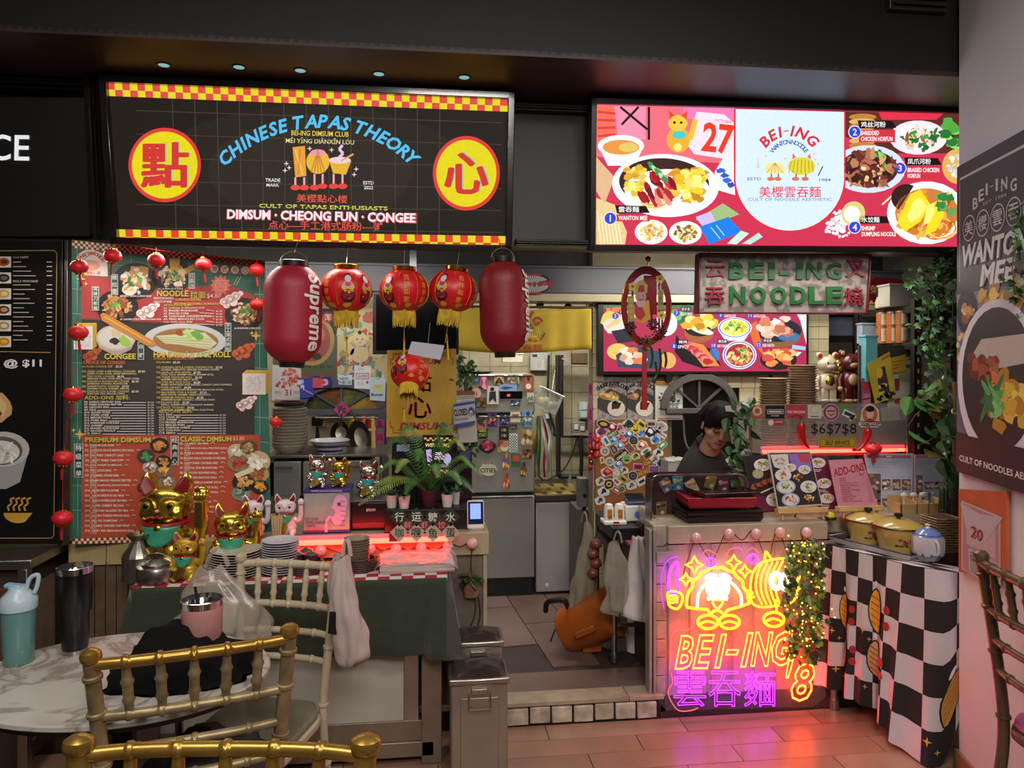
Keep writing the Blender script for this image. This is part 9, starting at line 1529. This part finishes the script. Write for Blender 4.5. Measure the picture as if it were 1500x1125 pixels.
c,rz,s_=place(352,2.52,494,2.46); n_=Vector((-math.sin(rz),math.cos(rz),0)); chair('ivory chair facing the viewer before the green cloth, bags hung on it',c-n_*.045,rz+PI,IV,IV,mat('olive_grey_pad','6f6a56',.35,coat=.2),(s_,1,1))
cR=CW(1437,2.3)+(CW(750,1)-CW(750,0)).normalized()*-.225; chair('bronze chair with a pink-edged seat at the right edge before the pillar',cR+Vector((.05,0,0)),-PI/2-YAW,BZ,BZ,mat('pink_edge_seat','b0407c',.4),(1.07,1.0,1.07))
# marble table
q=D(750,525,2.03)+Vector((_c,-_s,0))*-1.07; t=thing('marble_table','oval white marble-topped table with a tumbler, shaker and pink cup','table',(q.x,q.y,0),-YAW)
mm=mat('veined_marble','b9b3ab',.18,var=.08,scale=3,bump=0,coat=.3); nt=mm.node_tree; wv=nt.nodes.new('ShaderNodeTexNoise'); wv.inputs['Scale'].default_value=3.5; wv.inputs['Detail'].default_value=8; wv.inputs['Distortion'].default_value=1.6; rp=nt.nodes.new('ShaderNodeValToRGB'); cr=rp.color_ramp; cr.elements[0].position=.46; cr.elements[0].color=(*hx('b8b2aa'),1); cr.elements[1].position=.54; cr.elements[1].color=(*hx('b8b2aa'),1); e_=cr.elements.new(.5); e_.color=(*hx('8c8078'),1); tc=nt.nodes.new('ShaderNodeTexCoord'); nt.links.new(tc.outputs['Object'],wv.inputs['Vector']); nt.links.new(wv.outputs['Fac'],rp.inputs['Fac']); nt.links.new(rp.outputs['Color'],nt.nodes['Principled BSDF'].inputs['Base Color'])
mb=MB(); mb.lathe([(.985,.722),(1,.726),(1,.736),(.99,.74),(.0001,.74)],72,sx=.395,sy=.302); mb.build('marble_top',mm,t,ang=30); mb=MB(); mb.lathe([(.96,.708),(.97,.722),(.001,.722)],60,sx=.395,sy=.302); mb.build('under_edge',BLKM,t); mb=MB(); mb.lathe([(.2,0),(.2,.012),(.03,.03),(.028,.7),(.1,.71)],28); mb.build('pedestal',mat('dark_pedestal','1f1c1b',.4,.5),t)
for dx,dy in((-.1,.05),(.12,.08)):mb=MB(); mb.rod((dx,dy,.02),(dx,dy,.71),.012); mb.build('steel_strut',STEEL,t)
TB=.7405
q=G(110,955,TB); t=thing('tumbler','tall black travel tumbler with chipped steel base on the marble table','cup',q); mb=MB(); mb.lathe([(.034,.012),(.037,.05),(.0372,.115),(.044,.125),(.0475,.235)],30); mb.build('body',mat('chipped_black','0b090a',.35),t); mb=MB(); mb.lathe([(.032,0),(.034,.012),(.0345,.02)],30); mb.build('bare_steel_base',STEEL,t); mb=MB(); mb.lathe([(.0478,.234),(.049,.252),(.046,.253),(.044,.236),(.001,.234)],30); mb.build('steel_lip',CHROME,t)
q=G(27,970,TB); t=thing('shaker_bottle','pale blue shaker bottle with flip lid at the left end of the marble table','bottle',q); mb=MB(); mb.lathe([(.036,0),(.0385,.004),(.043,.125),(.0435,.155)],28); mb.build('body',mat('teal_translucent','6c9c98',.15,var=.05,bump=0,alpha=.72,coat=.3),t); mb=MB(); mb.lathe([(.0345,.004),(.036,.03),(.001,.03)],24); mb.build('liquid',mat('teal_liquid','3c7870',.2),t)
LB=mat('pale_blue_plastic','a8bcc6',.35); mb=MB(); mb.lathe([(.047,.152),(.048,.178),(.04,.19),(.026,.205),(.024,.215),(.001,.217)],28); mb.build('lid',LB,t); mb=MB(); mb.tube(smooth_pts([(.02,0,.2),(.03,0,.235),(.052,0,.245),(.05,0,.215),(.042,0,.195)],4),.006,8); mb.build('carry_loop',LB,t); mb=MB(); mb.box((-.012,0,.216),(.045,.026,.012),(0,8,0)); mb.build('flip_cap',mat('sky_plastic','7ca4bc',.35),t,bevel=.004)
q=G(296,985,TB); t=thing('tumbler','pink insulated cup with steel rim and black straw on the marble table','cup',q); mb=MB(); mb.lathe([(.034,0),(.037,.004),(.041,.075),(.044,.088),(.052,.098),(.0535,.185)],32); mb.build('body',mat('pink_coat','b8827c',.4,bump=.02),t); mb=MB(); mb.lathe([(.054,.184),(.0555,.202),(.052,.203),(.05,.19),(.001,.188)],32); mb.build('steel_rim',CHROME,t); mb=MB(); mb.rod((.0,0,.1),(-.018,.0,.235),.0042,8); mb.build('straw',BLKM,t)
def lump(name,label,cat,loc,rz,sx,sy,sz,m,seed,am=.3):
 mb=MB(); mb.sph((0,0,0),1,1,1,40,22); mb.v=[Vector((v.x*sx,v.y*sy,max(0,v.z)*sz))*(1+am*noise.noise(v*1.7+Vector((seed,0,0)))+am*.35*noise.noise(v*5+Vector((0,seed,0))))+Vector((0,0,.003))for v in mb.v]; o=mb.build(name,m,loc=loc,rz=rz,ang=180); return tag(o,label,cat)
BC=mat('black_fabric','060505',.9,bump=.6,bs=60,spec=.2); q=G(262,1000,TB); lump('black_cap','crumpled black cloth cap lying on the marble table behind the gold chair','clothing',(q.x,q.y+.02,TB),.1,.17,.1,.13,BC,4)
q=cA+Vector((-math.sin(rA),math.cos(rA),0))*.17; lump('folded_jacket','dark jacket heaped on the seat of the tucked-in gold chair','clothing',(q.x+.03,q.y,.478),rA,.15,.13,.12,mat('dark_jacket','140f14',.6,bump=.5),7)
# bags on the ivory chair
def rbag(t):mb=MB(); mb.box((-.035,-.03,-.2),(.035,.002,.07),(0,5,0)); mb.build('black_print',mat('bag_print','141214',.4),t)
PB2=mat('white_bag_plastic','b8a6a0',.35,var=.04,bump=.4,bs=30,alpha=.93); q=D(508,815,2.36); bag('plastic_bag','white plastic bag hung over the right post of the ivory chair',q,.105,.35,.08,PB2,21,True,pinch=.5,extra=rbag)
q=D(318,830,2.44); t=bag('plastic_bag','big clear plastic bag with takeaway packs hung on the left post of the ivory chair',q,.3,.3,.12,mat('clear_bag_film','b8aca0',.18,var=.1,bump=.5,bs=30,alpha=.42),33,True,pinch=.2,par=1)
for i,(dx,c)in enumerate(((-.05,'a89468'),(.02,'c0b4a0'))):mb=MB(); mb.box((dx,0,-.19+.03*i),(.09,.05,.11),(0,20*(i-.5),0)); mb.build('takeaway_pack',mat('pack_'+c,c,.5),t,bevel=.01)
# neighbour's steel counter at the left
x1,y0,y1=-1.455,2.94,3.14; t=thing('steel_counter','steel-topped counter of the neighbouring stall under the black menu board','counter',(x1,y0,0)); mb=MB(); mb.bx(-1.2,0,0,.5,.815,.85); mb.build('worktop',STEEL,t,bevel=.004); mb=MB(); mb.bx(-1.2,-.05,.04,.5,.06,.815); mb.build('cabinet',mat('brown_carcass'),t)
for i in range(3):mb=MB(); mb.bx(-.44-.38*i,-.09-.38*i,.025,.04,.3,.74); mb.build('door',mat('red_brown_door','5c3c2c',.5,var=.2),t,bevel=.003)
for x in(-.05,-.5,-.95):mb=MB(); mb.bx(x,x+.035,0,.04,0,.815); mb.build('leg',STEEL,t,bevel=.003)
mb=MB(); mb.bx(-.03,-.02,.05,.22,.15,.74); mb.build('side_panel',mat('brown_board'),t)
t=thing('dining_table','brown wooden tabletop corner at the lower left edge','table',(G(-60,1110,.72).x,1.35,0)); mb=MB(); mb.bx(-.6,.05,-.4,.15,.7,.72); mb.build('tabletop',mat('amber_wood','6c4c24',.3,var=.2),t,bevel=.004); mb=MB(); mb.bx(-.3,-.24,-.2,-.14,0,.7); mb.build('leg',BLKM,t)
